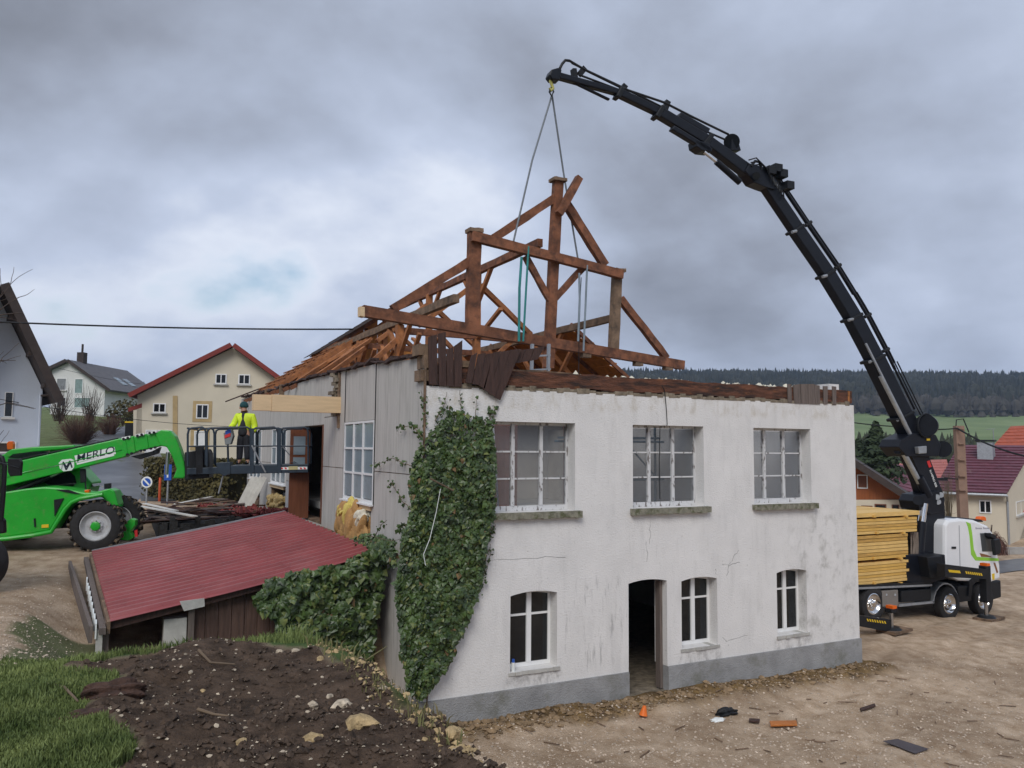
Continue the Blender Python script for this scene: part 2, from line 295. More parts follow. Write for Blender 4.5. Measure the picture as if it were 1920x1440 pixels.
def height(X, Y):
    X = np.asarray(X, float); Y = np.asarray(Y, float)
    dep = (X-CAM[0])*FH[0]+(Y-CAM[1])*FH[1]; lat = (X-CAM[0])*RH[0]+(Y-CAM[1])*RH[1]
    q = lat/np.maximum(dep, 5.)
    # upper side (left): bank under the camera, hollow at the shed, yard, rising road
    left = np.interp(Y, [-30, -13, -8, -4.2, -3.2, -1.4, 1.0, 3, 9, 20, 40, 70, 100, 200, 500, 3000], [2.9, 2.72, 2.32, 2.18, 2.08, 1.45, .95, .85, 1.72, 2.25, 3.5, 6.0, 8.6, 13, 16, 20])
    yard = np.interp(Y, [-30, -13, -8, -4, 0, 4, 8, 9.8, 20, 40, 70, 100, 200, 500, 3000], [2.9, 2.72, 2.32, 2.12, 1.72, 1.52, 1.56, 1.76, 2.25, 3.5, 6.0, 8.6, 13, 16, 20])
    k = sst(-6.4, -5.2, X); left = yard*(1-k)+left*k
    # lower side (right)
    right = np.interp(X, [-3, 0, 11, 15, 21, 40, 80, 3000], [-.5, -.52, -.66, -.68, -.90, -1.15, -1.3, -1.3])-.0*Y
    right = right-.10*sst(0, -3, Y)*sst(0, 4, X)
    hill = np.interp(dep, [0, 150, 300, 500, 900, 1150, 1600, 4000], [0, 0, 7, 25, 82, 101, 88, 50])*sst(-.16, .08, q)
    right = right+hill
    # the drop between the two
    e0 = np.where(Y < 0, -2.75+.35*(vnoise(X*0+3, Y, 1.7, 5)-.5), np.interp(Y, [0, 1.2, 2.4, 21, 30, 3000], [-2.75, -2.4, 0.3, 2.0, 0, 0])); wd = np.where(Y < 0, 1.75, np.interp(Y, [0, 21, 30, 200, 3000], [1.8, 6, 18, 60, 800]))
    t = np.clip((X-e0)/wd, 0, 1); t = t**.8
    z = left*(1-t)+right*t
    near = (np.abs(X) < 40) & (Y < 40) & (Y > -30)
    rough = (vnoise(X, Y, 1.3, 1)-.5)*.10+(vnoise(X, Y, .45, 2)-.5)*.07+(vnoise(X, Y, .17, 3)-.5)*.035
    dirt = dirt_mask(X, Y)
    z = z+np.where(near, rough*(.45+1.15*dirt), 0)+dirt*((vnoise(X, Y, .28, 9)-.5)*.13)
    # shallow trench dug along the front wall, with a broken edge
    tr = sst(-.95, -.55, Y+.25*(vnoise(X, Y, .8, 4)-.5))*sst(.3, -.05, Y)*sst(-.6, .2, X)*sst(12.2, 11.4, X)
    z = z+tr*(.10*(vnoise(X, Y, .35, 8)-.25)+.09)
    rut = np.zeros_like(z)
    for yy, sl in ((-4.2, .16), (-5.9, .16), (-2.6, .42), (-1.0, .42)):
        v_ = Y-(yy+sl*(X-9)+.3*np.sin(X*.5)); rut = rut-.045*np.exp(-(v_/.22)**2)+.025*np.exp(-((np.abs(v_)-.42)/.16)**2)
    z = z+rut*sst(3, 7, X)*(Y < 3)*(X < 26)*(.6+.8*vnoise(X, Y, .6, 17))
    # inside the building nothing pokes through the floor
    return z
def W2(pts, z): return [tuple(onZ(a, b, z)[:2]) for a, b in pts]
DIRT = W2([(150, 1240), (330, 1192), (470, 1190), (590, 1203), (650, 1240), (740, 1318), (830, 1378), (950, 1452), (1000, 1560), (255, 1600), (262, 1450), (238, 1385), (205, 1372), (130, 1352), (190, 1300), (205, 1262)], 2.2)
def dirt_mask(X, Y):
    X = np.asarray(X, float); Y = np.asarray(Y, float); jx = (vnoise(X, Y, .5, 21)-.5)*.5; jy = (vnoise(X, Y, .5, 22)-.5)*.5
    return in_poly(X+jx, Y+jy, DIRT).astype(float)
def grass_mask(X, Y):
    X = np.asarray(X, float); Y = np.asarray(Y, float); j = (vnoise(X, Y, .7, 31)-.5)*.8
    g = ((Y+j < -2.6+.35*np.clip(X+5.6, -4, 0)) & (X < -2.6)).astype(float)                       # bank left of the dirt
    g = np.maximum(g, ((X > -5.5) & (X < -2.3) & (Y > -3.6+j*.5) & (Y < 1.6)).astype(float))      # rim behind the dirt, hollow before the shed
    g = np.maximum(g, ((X > -6.1+j*.4) & (X < -5.0) & (Y > -2.6) & (Y < 3.0)).astype(float)*.8)
    return g*(1-dirt_mask(X, Y))
def build_ground():
    def axis(lo, hi, step, far):
        a = list(np.arange(lo, hi+1e-6, step)); s = step; x = hi
        while x < far: s *= 1.22; x += s; a.append(x)
        s = step; x = lo
        while x > -far: s *= 1.22; x -= s; a.insert(0, x)
        return np.array(a)
    xs = np.clip(axis(-9, 24, .14, 1900), -1950, 1950); ys = np.clip(axis(-10.5, 14, .14, 1900), -1950, 1950)
    X, Y = np.meshgrid(xs, ys); Z = height(X, Y); nx, ny = len(xs), len(ys)
    v = np.stack([X.ravel(), Y.ravel(), Z.ravel()], 1)
    i = np.arange(nx*ny).reshape(ny, nx); f = np.stack([i[:-1, :-1], i[:-1, 1:], i[1:, 1:], i[1:, :-1]], -1).reshape(-1, 4)
    # the building stands in the ground: drop faces wholly inside its floor plan
    cx = X[:-1, :-1].ravel()+.07; cy = Y[:-1, :-1].ravel()+.07
    f = f[~((cx > .45) & (cx < 10.7) & (cy > .45) & (cy < 20.6))]
    me = bpy.data.meshes.new('ground'); me.from_pydata(v.tolist(), [], f.tolist()); me.update()
    me.polygons.foreach_set('use_smooth', [True]*len(me.polygons))
    at = me.color_attributes.new('ground_kind', 'FLOAT_COLOR', 'POINT')
    D = dirt_mask(X, Y).ravel(); G = grass_mask(X, Y).ravel()
    dep = ((X-CAM[0])*FH[0]+(Y-CAM[1])*FH[1]).ravel(); lat = ((X-CAM[0])*RH[0]+(Y-CAM[1])*RH[1]).ravel()
    far = sst(60, 110, dep)*np.where(lat/np.maximum(dep, 5) > -.2, 1, .8)
    G = np.maximum(G, far); G = np.maximum(G, sst(34, 48, dep)*(lat/np.maximum(dep, 5) < -.3)*.85)
    # yellow clay on the face of the bank and along the trench
    Xr, Yr = X.ravel(), Y.ravel()
    clay = ((Xr > -2.75) & (Xr < -.9) & (Yr < -.2) & (Yr > -12)).astype(float)*(1-D)
    clay = np.maximum(clay, sst(-1.0, -.5, Yr+.3*(vnoise(Xr, Yr, .6, 14)-.5))*(Yr < .3)*(Xr > -.8)*(Xr < 11.6))
    at.data.foreach_set('color', np.stack([D, G, clay, 1-far], 1).ravel().astype(np.float32))
    mt = bpy.data.materials.new('earth_gravel_grass'); mt.use_nodes = True; nt = mt.node_tree; N = nt.nodes; L = nt.links
    b = N['Principled BSDF']; b.inputs['Roughness'].default_value = .95; b.inputs['Specular IOR Level'].default_value = .2
    tc = N.new('ShaderNodeTexCoord'); va = N.new('ShaderNodeVertexColor'); va.layer_name = 'ground_kind'; sp = N.new('ShaderNodeSeparateColor'); L.new(va.outputs[0], sp.inputs[0])
    def tex(scale, lo, c0, hi, c1, det=8, rough=.65):
        n = N.new('ShaderNodeTexNoise'); n.inputs['Scale'].default_value = scale; n.inputs['Detail'].default_value = det; n.inputs['Roughness'].default_value = rough
        L.new(tc.outputs['Object'], n.inputs['Vector']); r = N.new('ShaderNodeValToRGB'); L.new(n.outputs[0], r.inputs[0])
        r.color_ramp.elements[0].position = lo; r.color_ramp.elements[0].color = (*c0, 1); r.color_ramp.elements[1].position = hi; r.color_ramp.elements[1].color = (*c1, 1); return r.outputs[0], n.outputs[0]
    gr, gn = tex(2.6, .32, (.41, .285, .18), .68, (.71, .555, .405)); wet, _ = tex(.35, .42, (.70, .68, .66), .62, (1, 1, 1), 5)
    di, dn = tex(4.5, .35, (.05, .033, .022), .7, (.15, .10, .068)); gs, _ = tex(1.2, .35, (.04, .075, .02), .7, (.11, .165, .05)); cl, _ = tex(3.2, .35, (.07, .045, .025), .66, (.30, .19, .075))
    def mix(f_, a, c, mode='MIX'):
        x = N.new('ShaderNodeMix'); x.data_type = 'RGBA'; x.blend_type = mode
        if hasattr(f_, 'is_linked'): L.new(f_, x.inputs[0])
        else: x.inputs[0].default_value = f_
        L.new(a, x.inputs[6]); L.new(c, x.inputs[7]); return x.outputs[2]
    c = mix(1.0, gr, wet, 'MULTIPLY'); c = mix(sp.outputs[2], c, cl); c = mix(sp.outputs[1], c, gs); c = mix(sp.outputs[0], c, di); md, _ = tex(.02, .35, (.12, .17, .065), .68, (.2, .25, .11), 5); c = mix(va.outputs[1], md, c)
    L.new(c, b.inputs['Base Color'])
    n3 = N.new('ShaderNodeTexNoise'); n3.inputs['Scale'].default_value = 22; n3.inputs['Detail'].default_value = 6; n3.inputs['Roughness'].default_value = .7; L.new(tc.outputs['Object'], n3.inputs['Vector'])
    bp = N.new('ShaderNodeBump'); bp.inputs['Strength'].default_value = .8; bp.inputs['Distance'].default_value = .09; L.new(n3.outputs[0], bp.inputs['Height']); L.new(bp.outputs[0], b.inputs['Normal'])
    return tag(link('ground', me, mt), 'gravel yard, dark soil bank and grass around the building', kind='structure')
build_ground()
gz = lambda x, y: float(height(np.array([x]), np.array([y]))[0])
# ---- loose stones
def stones(name, pts, smin, smax, mt, label, flat=.65):
    base = V3([(1, 0, 0), (-1, 0, 0), (0, 1, 0), (0, -1, 0), (0, 0, 1), (0, 0, -1), (.6, .6, .5), (-.6, .6, -.5), (.6, -.6, -.45), (-.6, -.6, .5)])
    fc = [(0, 6, 4), (6, 2, 4), (0, 2, 6), (2, 1, 9), (2, 9, 4), (9, 1, 3), (9, 3, 4), (3, 0, 4), (0, 3, 8), (8, 3, 5), (0, 8, 5), (0, 5, 2), (2, 5, 7), (2, 7, 1), (7, 5, 1), (1, 5, 3)]
    n = len(pts); V = np.zeros((n, 10, 3)); s = smin+(smax-smin)*rng.random(n)**3
    for i in range(n):
        a = rng.random()*6.28; c_, s_ = math.cos(a), math.sin(a); b = base*(1+rng.normal(0, .16, (10, 3)))*np.array([1, .55+.4*rng.random(), flat*(.6+.5*rng.random())])
        V[i] = np.stack([b[:, 0]*c_-b[:, 1]*s_, b[:, 0]*s_+b[:, 1]*c_, b[:, 2]], 1)*s[i]+pts[i]+np.array([0, 0, s[i]*flat*.15])
    F_ = (np.array(fc)[None]+10*np.arange(n)[:, None, None]).reshape(-1, 3)
    me = bpy.data.meshes.new(name); me.from_pydata(V.reshape(-1, 3).tolist(), [], F_.tolist()); me.update()
    return tag(link(name, me, mt), label, kind='stuff')
stonem = M('limestone_gravel', (.47, .385, .30), .9, var=.4, scale=6, det=2); stoned = M('pale_soil_stones', (.42, .35, .26), .9, var=.5, scale=7, det=2); claym = M('yellow_clay_stone', (.40, .29, .15), .95, var=.4, scale=6, bump=.8, bscale=20)
def scatter(n, fn):
    out = []
    while len(out) < n:
        p = fn();
        if p is not None: out.append((p[0], p[1], gz(p[0], p[1])))
    return np.array(out)
def scatter_px(n, x0, x1, y0, y1, z, ok, pw=1.0):
    pts = []
    U_ = rng.random((n*6, 2)); px = x0+(x1-x0)*U_[:, 0]; py = y0+(y1-y0)*U_[:, 1]**pw
    P = np.array([onZ(a, b, z) for a, b in zip(px, py)]); k = ok(P[:, 0], P[:, 1]); P = P[k][:n]
    P[:, 2] = height(P[:, 0], P[:, 1]); return P
stones('gravel', scatter_px(14000, 850, 2100, 1180, 1500, -.6, lambda x, y: (x > -.9) & (y < -.1)), .006, .034, stonem, 'loose limestone gravel over the lower yard')
stones('gravel_upper', scatter_px(2500, -60, 330, 1040, 1260, 1.9, lambda x, y: (x < -5.3)), .006, .026, stonem, 'loose gravel on the yard beside the red roofed shed')
stones('soil_stones', scatter_px(900, 150, 1000, 1190, 1500, 2.2, lambda x, y: dirt_mask(x, y) > .5), .005, .028, stoned, 'small pale stones strewn over the dark soil bank')
def rocks():
    lst = [(1180/2, 1000, 'x')]
    data = [(640, 1346, .16, 'pale boulder half sunk in the dark soil'), (675, 1398, .20, 'broad flat yellow rock near the foot of the dark soil'), (590, 1402, .17, 'angular yellowish rock on the dark soil beside a flat one'), (452, 1418, .09, 'small round yellow stone alone on dark soil'), (585, 1350, .11, 'low split pale stone on the dark soil'), (618, 1306, .08, 'pale stone above the grass tuft on dark soil'), (525, 1222, .09, 'pale rock in the cluster at the top of the soil bank'), (555, 1224, .11, 'largest rock of the cluster at the top of the soil bank'), (600, 1240, .10, 'yellow stone by the rim where the bank drops'), (358, 1264, .06, 'single whitish stone below the long stick'), (800, 1320, .13, 'yellow clay lump on the crest of the bank'), (850, 1405, .17, 'big yellow clay boulder on the crest of the bank'), (380, 1290, .07, 'flat yellow stone left of centre on the soil'), (718, 1316, .07, 'small stone beside the crest of the bank')]
    for px, py, s, lab in data:
        p = onZ(px, py, 2.15); p[2] = gz(p[0], p[1]); bm = bmesh.new(); bmesh.ops.create_icosphere(bm, subdivisions=2, radius=s)
        ph = rng.random(6)*6
        for v in bm.verts:
            c = v.co; k = 1+.22*math.sin(c.x/s*2.3+ph[0])*math.sin(c.y/s*2.1+ph[1])+.12*math.sin(c.z/s*5+ph[2]+c.x/s*4); k *= 1+rng.normal(0, .07); v.co = Vector((c.x*1.25*k, c.y*.9*k, c.z*.75*k))
        me = bpy.data.meshes.new('rock'); bm.to_mesh(me); bm.free()
        o = link('rock', me, claym if 'yellow' in lab else stoned, None, False); s *= .45; o.scale = (.45, .45, .45); o.location = (p[0], p[1], p[2]+s*.12); o.rotation_euler = (0, 0, rng.random()*6); tag(o, lab, 'rock', 'rocks on the soil bank')
rocks()
soilm = M('soil_clod', (.07, .047, .032), .95, var=.5, scale=9, det=3); stones('soil_clods', scatter_px(4200, 150, 1000, 1190, 1520, 2.2, lambda x, y: dirt_mask(x, y) > .5), .006, .04, soilm, 'dark crumbling soil clods on the bank', .95); stones('clay_lumps', scatter_px(1300, 560, 1000, 1195, 1500, 2.0, lambda x, y: (x > -3.0+.25*rng.random(len(x))) & (x < -2.15)), .006, .045, claym, 'yellow clay lumps along the crest of the bank'); stones('trench_rubble', scatter_px(1500, 780, 1650, 1230, 1400, -.5, lambda x, y: (y < -.05) & (y > -.75) & (x > -.3) & (x < 11.3)), .015, .09, M('brown_rubble', (.22, .15, .085), .95, var=.5, scale=6, det=3), 'brown earth rubble along the foot of the wall')
# ---- grass blades
def blades(name, P, h0, h1, mt, label, wdt=.006, lean=.5):
    n = len(P); a = rng.random(n)*6.28; h = (h0+(h1-h0)*rng.random(n)**1.6)*(.45+1.3*vnoise(P[:, 0], P[:, 1], .35, 41)**1.5); la = rng.random(n)*6.28; le = lean*rng.random(n)*h
    w_ = np.stack([np.cos(a), np.sin(a), np.zeros(n)], 1)*wdt*(1+h[:, None]*4); d = np.stack([np.cos(la)*le, np.sin(la)*le, np.zeros(n)], 1); up = np.array([0, 0, 1.])
    v = np.stack([P-w_-up*.02, P+w_-up*.02, P+d*.35+up*(h*.6)[:, None]+w_*.7, P+d*.35+up*(h*.6)[:, None]-w_*.7, P+d+up*(h*np.sqrt(np.maximum(1-(le/h)**2*.5, .3)))[:, None]], 1)
    f = (np.arange(n)*5)[:, None]; q = np.concatenate([f+np.array([[0, 1, 2]]), f+np.array([[0, 2, 3]]), f+np.array([[3, 2, 4]])], 0)
    me = bpy.data.meshes.new(name); me.from_pydata(v.reshape(-1, 3).tolist(), [], q.tolist()); me.update(); return tag(link(name, me, mt), label, kind='stuff')
grassm = M('grass_blades', (.085, .15, .028), .7, var=.5, scale=1.2, col2=(.23, .28, .09), det=3); drym = M('dry_grass', (.26, .21, .10), .8, var=.4, scale=2, col2=(.16, .17, .06), det=3)
blades('grass', scatter_px(75000, -420, 420, 1180, 1560, 2.2, lambda x, y: (grass_mask(x, y) > .5) & (x < -3.6), .9), .025, .085, grassm, 'short green lawn on the bank beside the dug soil')
blades('rim_grass', scatter_px(7000, 130, 700, 1150, 1215, 2.05, lambda x, y: (grass_mask(x, y) > .5) & (y > -4.5)), .04, .14, grassm, 'longer grass along the rim of the soil bank')
blades('dry_grass', scatter_px(900, 560, 900, 1195, 1440, 2.1, lambda x, y: (x > -2.95) & (x < -2.0)), .03, .14, drym, 'dry grass fringe on the crest of the bank', lean=.9)
# ---------------------------------------------------------------- the workshop being dismantled
WX, WY, WT = 11.15, 21.0, 5.56        # front length, side length, front wall head
bld = thing('workshop_building', 'two-storey white stucco workshop with grey panel side and its roof half removed', 'building', (5.5, 10, -.6))
def wall_with_openings(mb, L0, L1, z0, z1, ops, pt, th, seg=8):
    """wall in (s,z); ops=(s0,s1,z0,z1,rise); pt(s,z,depth)->xyz; depth 0 is the outer face"""
    ss = sorted({L0, L1, *[o[0] for o in ops], *[o[1] for o in ops]}); zs = sorted({z0, z1, *[o[2] for o in ops], *[o[3] for o in ops]})
    for i in range(len(ss)-1):
        for j in range(len(zs)-1):
            a, b, c, d = ss[i], ss[i+1], zs[j], zs[j+1]; mid = ((a+b)/2, (c+d)/2)
            if any(o[0] < mid[0] < o[1] and o[2] < mid[1] < o[3] for o in ops): continue
            for dp in (0, th): mb.quad(pt(a, c, dp), pt(b, c, dp), pt(b, d, dp), pt(a, d, dp))
    for (a, b, c, d, rise) in ops:
        mb.quad(pt(a, c, 0), pt(a, d-rise, 0), pt(a, d-rise, th), pt(a, c, th)); mb.quad(pt(b, c, 0), pt(b, d-rise, 0), pt(b, d-rise, th), pt(b, c, th))
        if c > z0: mb.quad(pt(a, c, 0), pt(b, c, 0), pt(b, c, th), pt(a, c, th))
        arc = [(a+(b-a)*k/seg, d-rise+rise*(1-(2*k/seg-1)**2)) for k in range(seg+1)]
        for k in range(seg):
            p, q = arc[k], arc[k+1]; mb.quad(pt(*p, 0), pt(*q, 0), pt(*q, th), pt(*p, th))
            if rise > 0:
                for dp in (0, th): mb.quad(pt(*p, dp), pt(*q, dp), pt(q[0], d, dp), pt(p[0], d, dp))
    for a in (L0, L1): mb.quad(pt(a, z0, 0), pt(a, z1, 0), pt(a, z1, th), pt(a, z0, th))
    mb.quad(pt(L0, z1, 0), pt(L1, z1, 0), pt(L1, z1, th), pt(L0, z1, th))
UPW = [(1.32, 3.17), (4.56, 6.43), (7.87, 9.65)]
GFW = [(1.76, 2.77), (5.79, 6.76), (8.50, 9.43)]
DOOR = (4.44, 5.41)
fp = lambda s, z, d: (s, d, z)
ops = [(a, b, 3.24, 4.95, 0) for a, b in UPW]+[(a, b, .30, 1.75, .06) for a, b in GFW]+[(DOOR[0], DOOR[1], -.001, 1.79, .055)]
mb = MB(); wall_with_openings(mb, 0, WX, -.001, WT, ops, fp, .42); front = mb.build('front_wall', stucco, bld, fix=False)
# ragged mortar along the wall head
mb = MB()
for k in range(70):
    x = .3+10.7*k/70; h_ = .03+.06*rng.random(); mb.box(x, x+.15, -.012+.02*rng.random(), .4, WT-.02, WT+h_)
mb.build('wall_head_mortar', rubble, front)
mb = MB(); pl = lambda s, z, d: (s, d-.035, z)
wall_with_openings(mb, -.03, DOOR[0]-.004, -1.1, -.004, [], pl, .4); wall_with_openings(mb, DOOR[1]+.004, WX+.03, -1.1, -.004, [], pl, .4); mb.build('plinth', plinthm, bld, fix=False)
mb = MB(); mb.box(DOOR[0], DOOR[1], .02, .45, -1.1, -.5); mb.build('door_threshold', rubble, bld)
# other walls, floors
mb = MB(); mb.box(WX-.35, WX-.002, .425, WY, -1.1, 6.1); mb.build('right_wall', stucco, bld)
mb = MB(); mb.box(.002, WX-.352, WY-.35, WY-.003, -1.1, 6.2); mb.build('rear_wall', stucco, bld)
mb = MB(); mb.box(.37, WX-.36, .43, WY-.36, 2.72, 2.9); mb.build('upper_floor', concrete, bld)
mb = MB(); mb.box(.37, WX-.36, .43, WY-.36, -.95, -.55); mb.build('lower_floor', rubble, bld)
mb = MB(); mb.box(.37, WX-.36, .44, 1.1, 5.40, 5.52); mb.box(.37, WX-.36, 7.0, WY-.36, 5.40, 5.52); mb.build('attic_floor', oldwood2, bld)  # unseen gap between the two slabs added to let light into the upper rooms
mb = MB(); mb.box(.37, 3.9, 6.2, 6.35, 2.905, 5.39); mb.box(3.9, 10.7, 8.2, 8.35, 2.905, 5.39); mb.build('partition_wall', interior, bld)
mb = MB(); mb.box(7.1, 7.24, .5, 7.9, 2.905, 5.0); mb.build('cross_partition', interior, bld)
MB().box(3.95, 4.3, 4.6, 5.3, 2.905, 5.38).build('brick_pier', brickred, bld); MB().box(6.5, 7.0, 5.6, 6.0, 2.905, 5.38).build('brick_pier', brickred, bld)
for x0, w_ in ((8.2, .5), (8.95, .62)):
    mb = MB()
    for k in range(13): mb.box(x0, x0+w_, 7.95, 8.0, 2.95+.16*k, 3.07+.16*k)
    mb.build('pink_shutter', M('pink_shutter_paint', (.50, .17, .24), .6, var=.08), bld)
# ladder, scaffold, stuff seen through the upper windows
ld = thing('ladder', 'aluminium ladder leaning inside behind the upper window by the ivy', 'ladder', (2.5, 2.2, 2.9))
for s in (-.2, .2): MB().beam((2.3+s, 2.0, 2.91), (2.75+s*.9, 3.4, 6.1), .03, .07).build('rail', galv, ld)
for k in range(11):
    t = (k+.6)/11.2; c = V3((2.3, 2.0, 2.91))*(1-t)+V3((2.75, 3.4, 6.1))*t; MB().cyl(c+V3((-.19, 0, 0)), c+V3((.19, 0, 0)), .016, n=8).build('rung', steel, ld)
sf = thing('scaffold_tower', 'blue-grey tube scaffold inside behind the middle upper window', 'scaffold', (5.9, 2.6, 2.9)); tube_b = M('scaffold_blue_paint', (.10, .17, .22), .5, var=.15)
for x in (4.7, 6.35):
    for y in (1.6, 2.9): MB().cyl((x, y, 2.905), (x, y, 5.2), .03, n=8).build('standard', tube_b, sf)
for z in (3.75, 4.62):
    for y in (1.6, 2.9): MB().cyl((4.4, y, z), (6.6, y, z), .028, n=8).build('ledger', tube_b, sf)
MB().box(4.45, 6.55, 1.65, 2.85, 4.68, 4.73).build('deck', tube_b, sf); MB().cyl((5.5, 1.57, 4.6), (6.35, 1.57, 3.8), .022, n=8).build('brace', tube_b, sf)
# ---- windows
def upper_window(a, b):
    z0, z1, y = 3.24, 4.95, .27; wn = MB()
    fw = .055
    wn.box(a+.002, b-.002, y, y+.07, z0+.002, z0+.10); wn.box(a+.002, b-.002, y, y+.07, z1-.05, z1-.002); wn.box(a+.002, a+fw, y, y+.07, z0+.1, z1-.05); wn.box(b-fw, b-.002, y, y+.07, z0+.1, z1-.05)
    w_ = wn.build('window', peel, bld); ws = [.36, .68]
    xs = [a+fw+(b-a-2*fw)*t for t in (0, .315, .675, 1)]; zs = [z0+.1+(z1-z0-.15)*t for t in (0, .333, .667, 1)]
    for x in xs[1:3]: MB().box(x-.036, x+.036, y-.012, y+.062, z0+.102, z1-.052).build('mullion', peel, w_)
    for z in zs[1:3]:
        for i in range(3):
            l_ = xs[i]+(.043 if i else .001); r_ = xs[i+1]-(.043 if i < 2 else .001); MB().box(l_, r_, y+.008, y+.05, z-.016, z+.016).build('glazing_bar', peel, w_)
    for i in range(3):
        for j in range(3):
            l_ = xs[i]+(.043 if i else .001); r_ = xs[i+1]-(.043 if i < 2 else .001)
            MB().box(l_, r_, y+.026, y+.030, zs[j]+.017, zs[j+1]-.017).build('pane', winglass, w_)
    sl = MB(); n = 14; x0, x1 = a-.07, b+.10
    for k in range(n):
        p, q = x0+(x1-x0)*k/n, x0+(x1-x0)*(k+1)/n; j = rng.normal(0, .006, 3); sl.box(p, q+.0006, -.12+j[0], .268, 3.115+j[1], 3.236+j[2]*.3)
    sl.build('sill', mossy, bld)
for a, b in UPW: upper_window(a, b)
def arch_window(a, b):
    z0, z1, rise, y = .30, 1.75, .06, .25; arc = lambda x: z1-rise+rise*(1-(2*(x-a)/(b-a)-1)**2); n = 10; f_ = .06
    fr = MB(); out = [(a+.003, y, z0+.003)]+[(b-.003, y, z0+.003)]+[(b-.003-(b-a-.006)*k/n, y, arc(b-.003-(b-a-.006)*k/n)-.004) for k in range(n+1)]
    inn = [(a+f_, z0+f_+.02), (b-f_, z0+f_+.02)]+[(b-f_-(b-a-2*f_)*k/n, arc(b-f_-(b-a-2*f_)*k/n)-f_) for k in range(n+1)]
    m_ = len(out)
    for dy in (0, .07):
        for k in range(m_):
            p, q = out[k], out[(k+1) % m_]; r_, s_ = inn[(k+1) % m_], inn[k]; fr.quad((p[0], y+dy, p[2]), (q[0], y+dy, q[2]), (r_[0], y+dy, r_[1]), (s_[0], y+dy, s_[1]))
    for k in range(m_): p, q = inn[k], inn[(k+1) % m_]; fr.quad((p[0], y, p[1]), (q[0], y, q[1]), (q[0], y+.07, q[1]), (p[0], y+.07, p[1]))
    w_ = fr.build('window', pvc, bld, fix=False); mx = a+(b-a)*.52
    MB().box(mx-.05, mx+.05, y-.01, y+.065, z0+f_+.022, arc(mx)-f_-.003).build('mullion', pvc, w_); zt = z0+.98
    for p, q in ((a+f_+.001, mx-.051), (mx+.051, b-f_-.001)):
        MB().box(p, q, y+.005, y+.06, zt-.02, zt+.02).build('glazing_bar', pvc, w_)
        MB().box(p, q, y+.028, y+.032, z0+f_+.022, zt-.021).build('pane', darkglass, w_)
        pts = [(p, y+.028, zt+.021), (q, y+.028, zt+.021)]+[(q-(q-p)*k/6, y+.028, arc(q-(q-p)*k/6)-f_) for k in range(7)]
        MB().prism(pts, (0, .004, 0)).build('pane', darkglass, w_)
    sl = MB()
    for k in range(8): p = a-.03+(b-a+.08)*k/8; j = rng.normal(0, .008, 2); sl.box(p, p+(b-a+.08)/8+.0006, -.03+j[0], .248, .235, .297+j[1]*.3)
    sl.build('sill', concrete, bld)
for a, b in GFW: arch_window(a, b)
MB().box(DOOR[1]-.07, DOOR[1]-.003, .15, .30, -.48, 1.70).build('door_jamb', greyboard, bld)
bt = thing('spray_can', 'small white spray can with a blue cap on the window ledge', 'spray can', (1.86, .06, .30)); MB().cyl((1.86, .06, .298), (1.86, .06, .46), .033, n=14).build('can', whitepr, bt, True); MB().cyl((1.86, .06, .46), (1.86, .06, .52), .028, .026, n=14).build('cap', bluepr, bt, True)
# cracks and cable on the front wall
crk = M('crack', (.16, .155, .15), 1, var=.2)
def crack(pts, r=.004):
    q = [onY(a, b, 0) for a, b in pts]; out = []
    for i in range(len(q)-1):
        for t in np.linspace(0, 1, 7)[:-1]: p = q[i]*(1-t)+q[i+1]*t+np.array([rng.normal(0, .012), 0, rng.normal(0, .012)]); p[1] = -.0015; out.append(p)
    m_ = MB()
    for i in range(len(out)-1): a_, b_ = V3(out[i]), V3(out[i+1]); t = nrm(b_-a_); s_ = V3((-t[2], 0, t[0]))*r*(.4+.8*rng.random()); m_.quad(a_-s_, b_-s_, b_+s_, a_+s_)
    m_.build('crack', crk, front)
for c_ in ([(905, 1052), (965, 1048), (1080, 1043)], [(1218, 975), (1220, 1000), (1218, 1022)], [(1212, 1015), (1214, 1062)], [(1342, 1078), (1341, 1064)], [(1385, 1032), (1366, 1060), (1362, 1085)], [(1366, 1060), (1352, 1056)], [(1366, 1060), (1392, 1052)], [(1355, 1195), (1362, 1202), (1410, 1189)]): crack(c_)
mb = MB(); mb.tube([onY(a, b, -.02) for a, b in ((1241, 722), (1246, 732), (1248, 750), (1250, 775), (1251, 797))]+[(5.43, .22, 4.93), (5.42, .24, 4.2), (5.43, .24, 3.4)], .009, 5); mb.build('loose_cable', dark, bld)
plate = M('charred_dark_red_timber', (.115, .046, .026), .85, var=.5, scale=5, stretch=(.5, 3, 3), bump=.8, bscale=18); add_layer(plate, (.022, .016, .014), 3, .48, .62, (.4, 2, 2), amt=.85); add_layer(plate, (.26, .10, .035), 6, .58, .7, (.4, 2, 2), amt=.6)
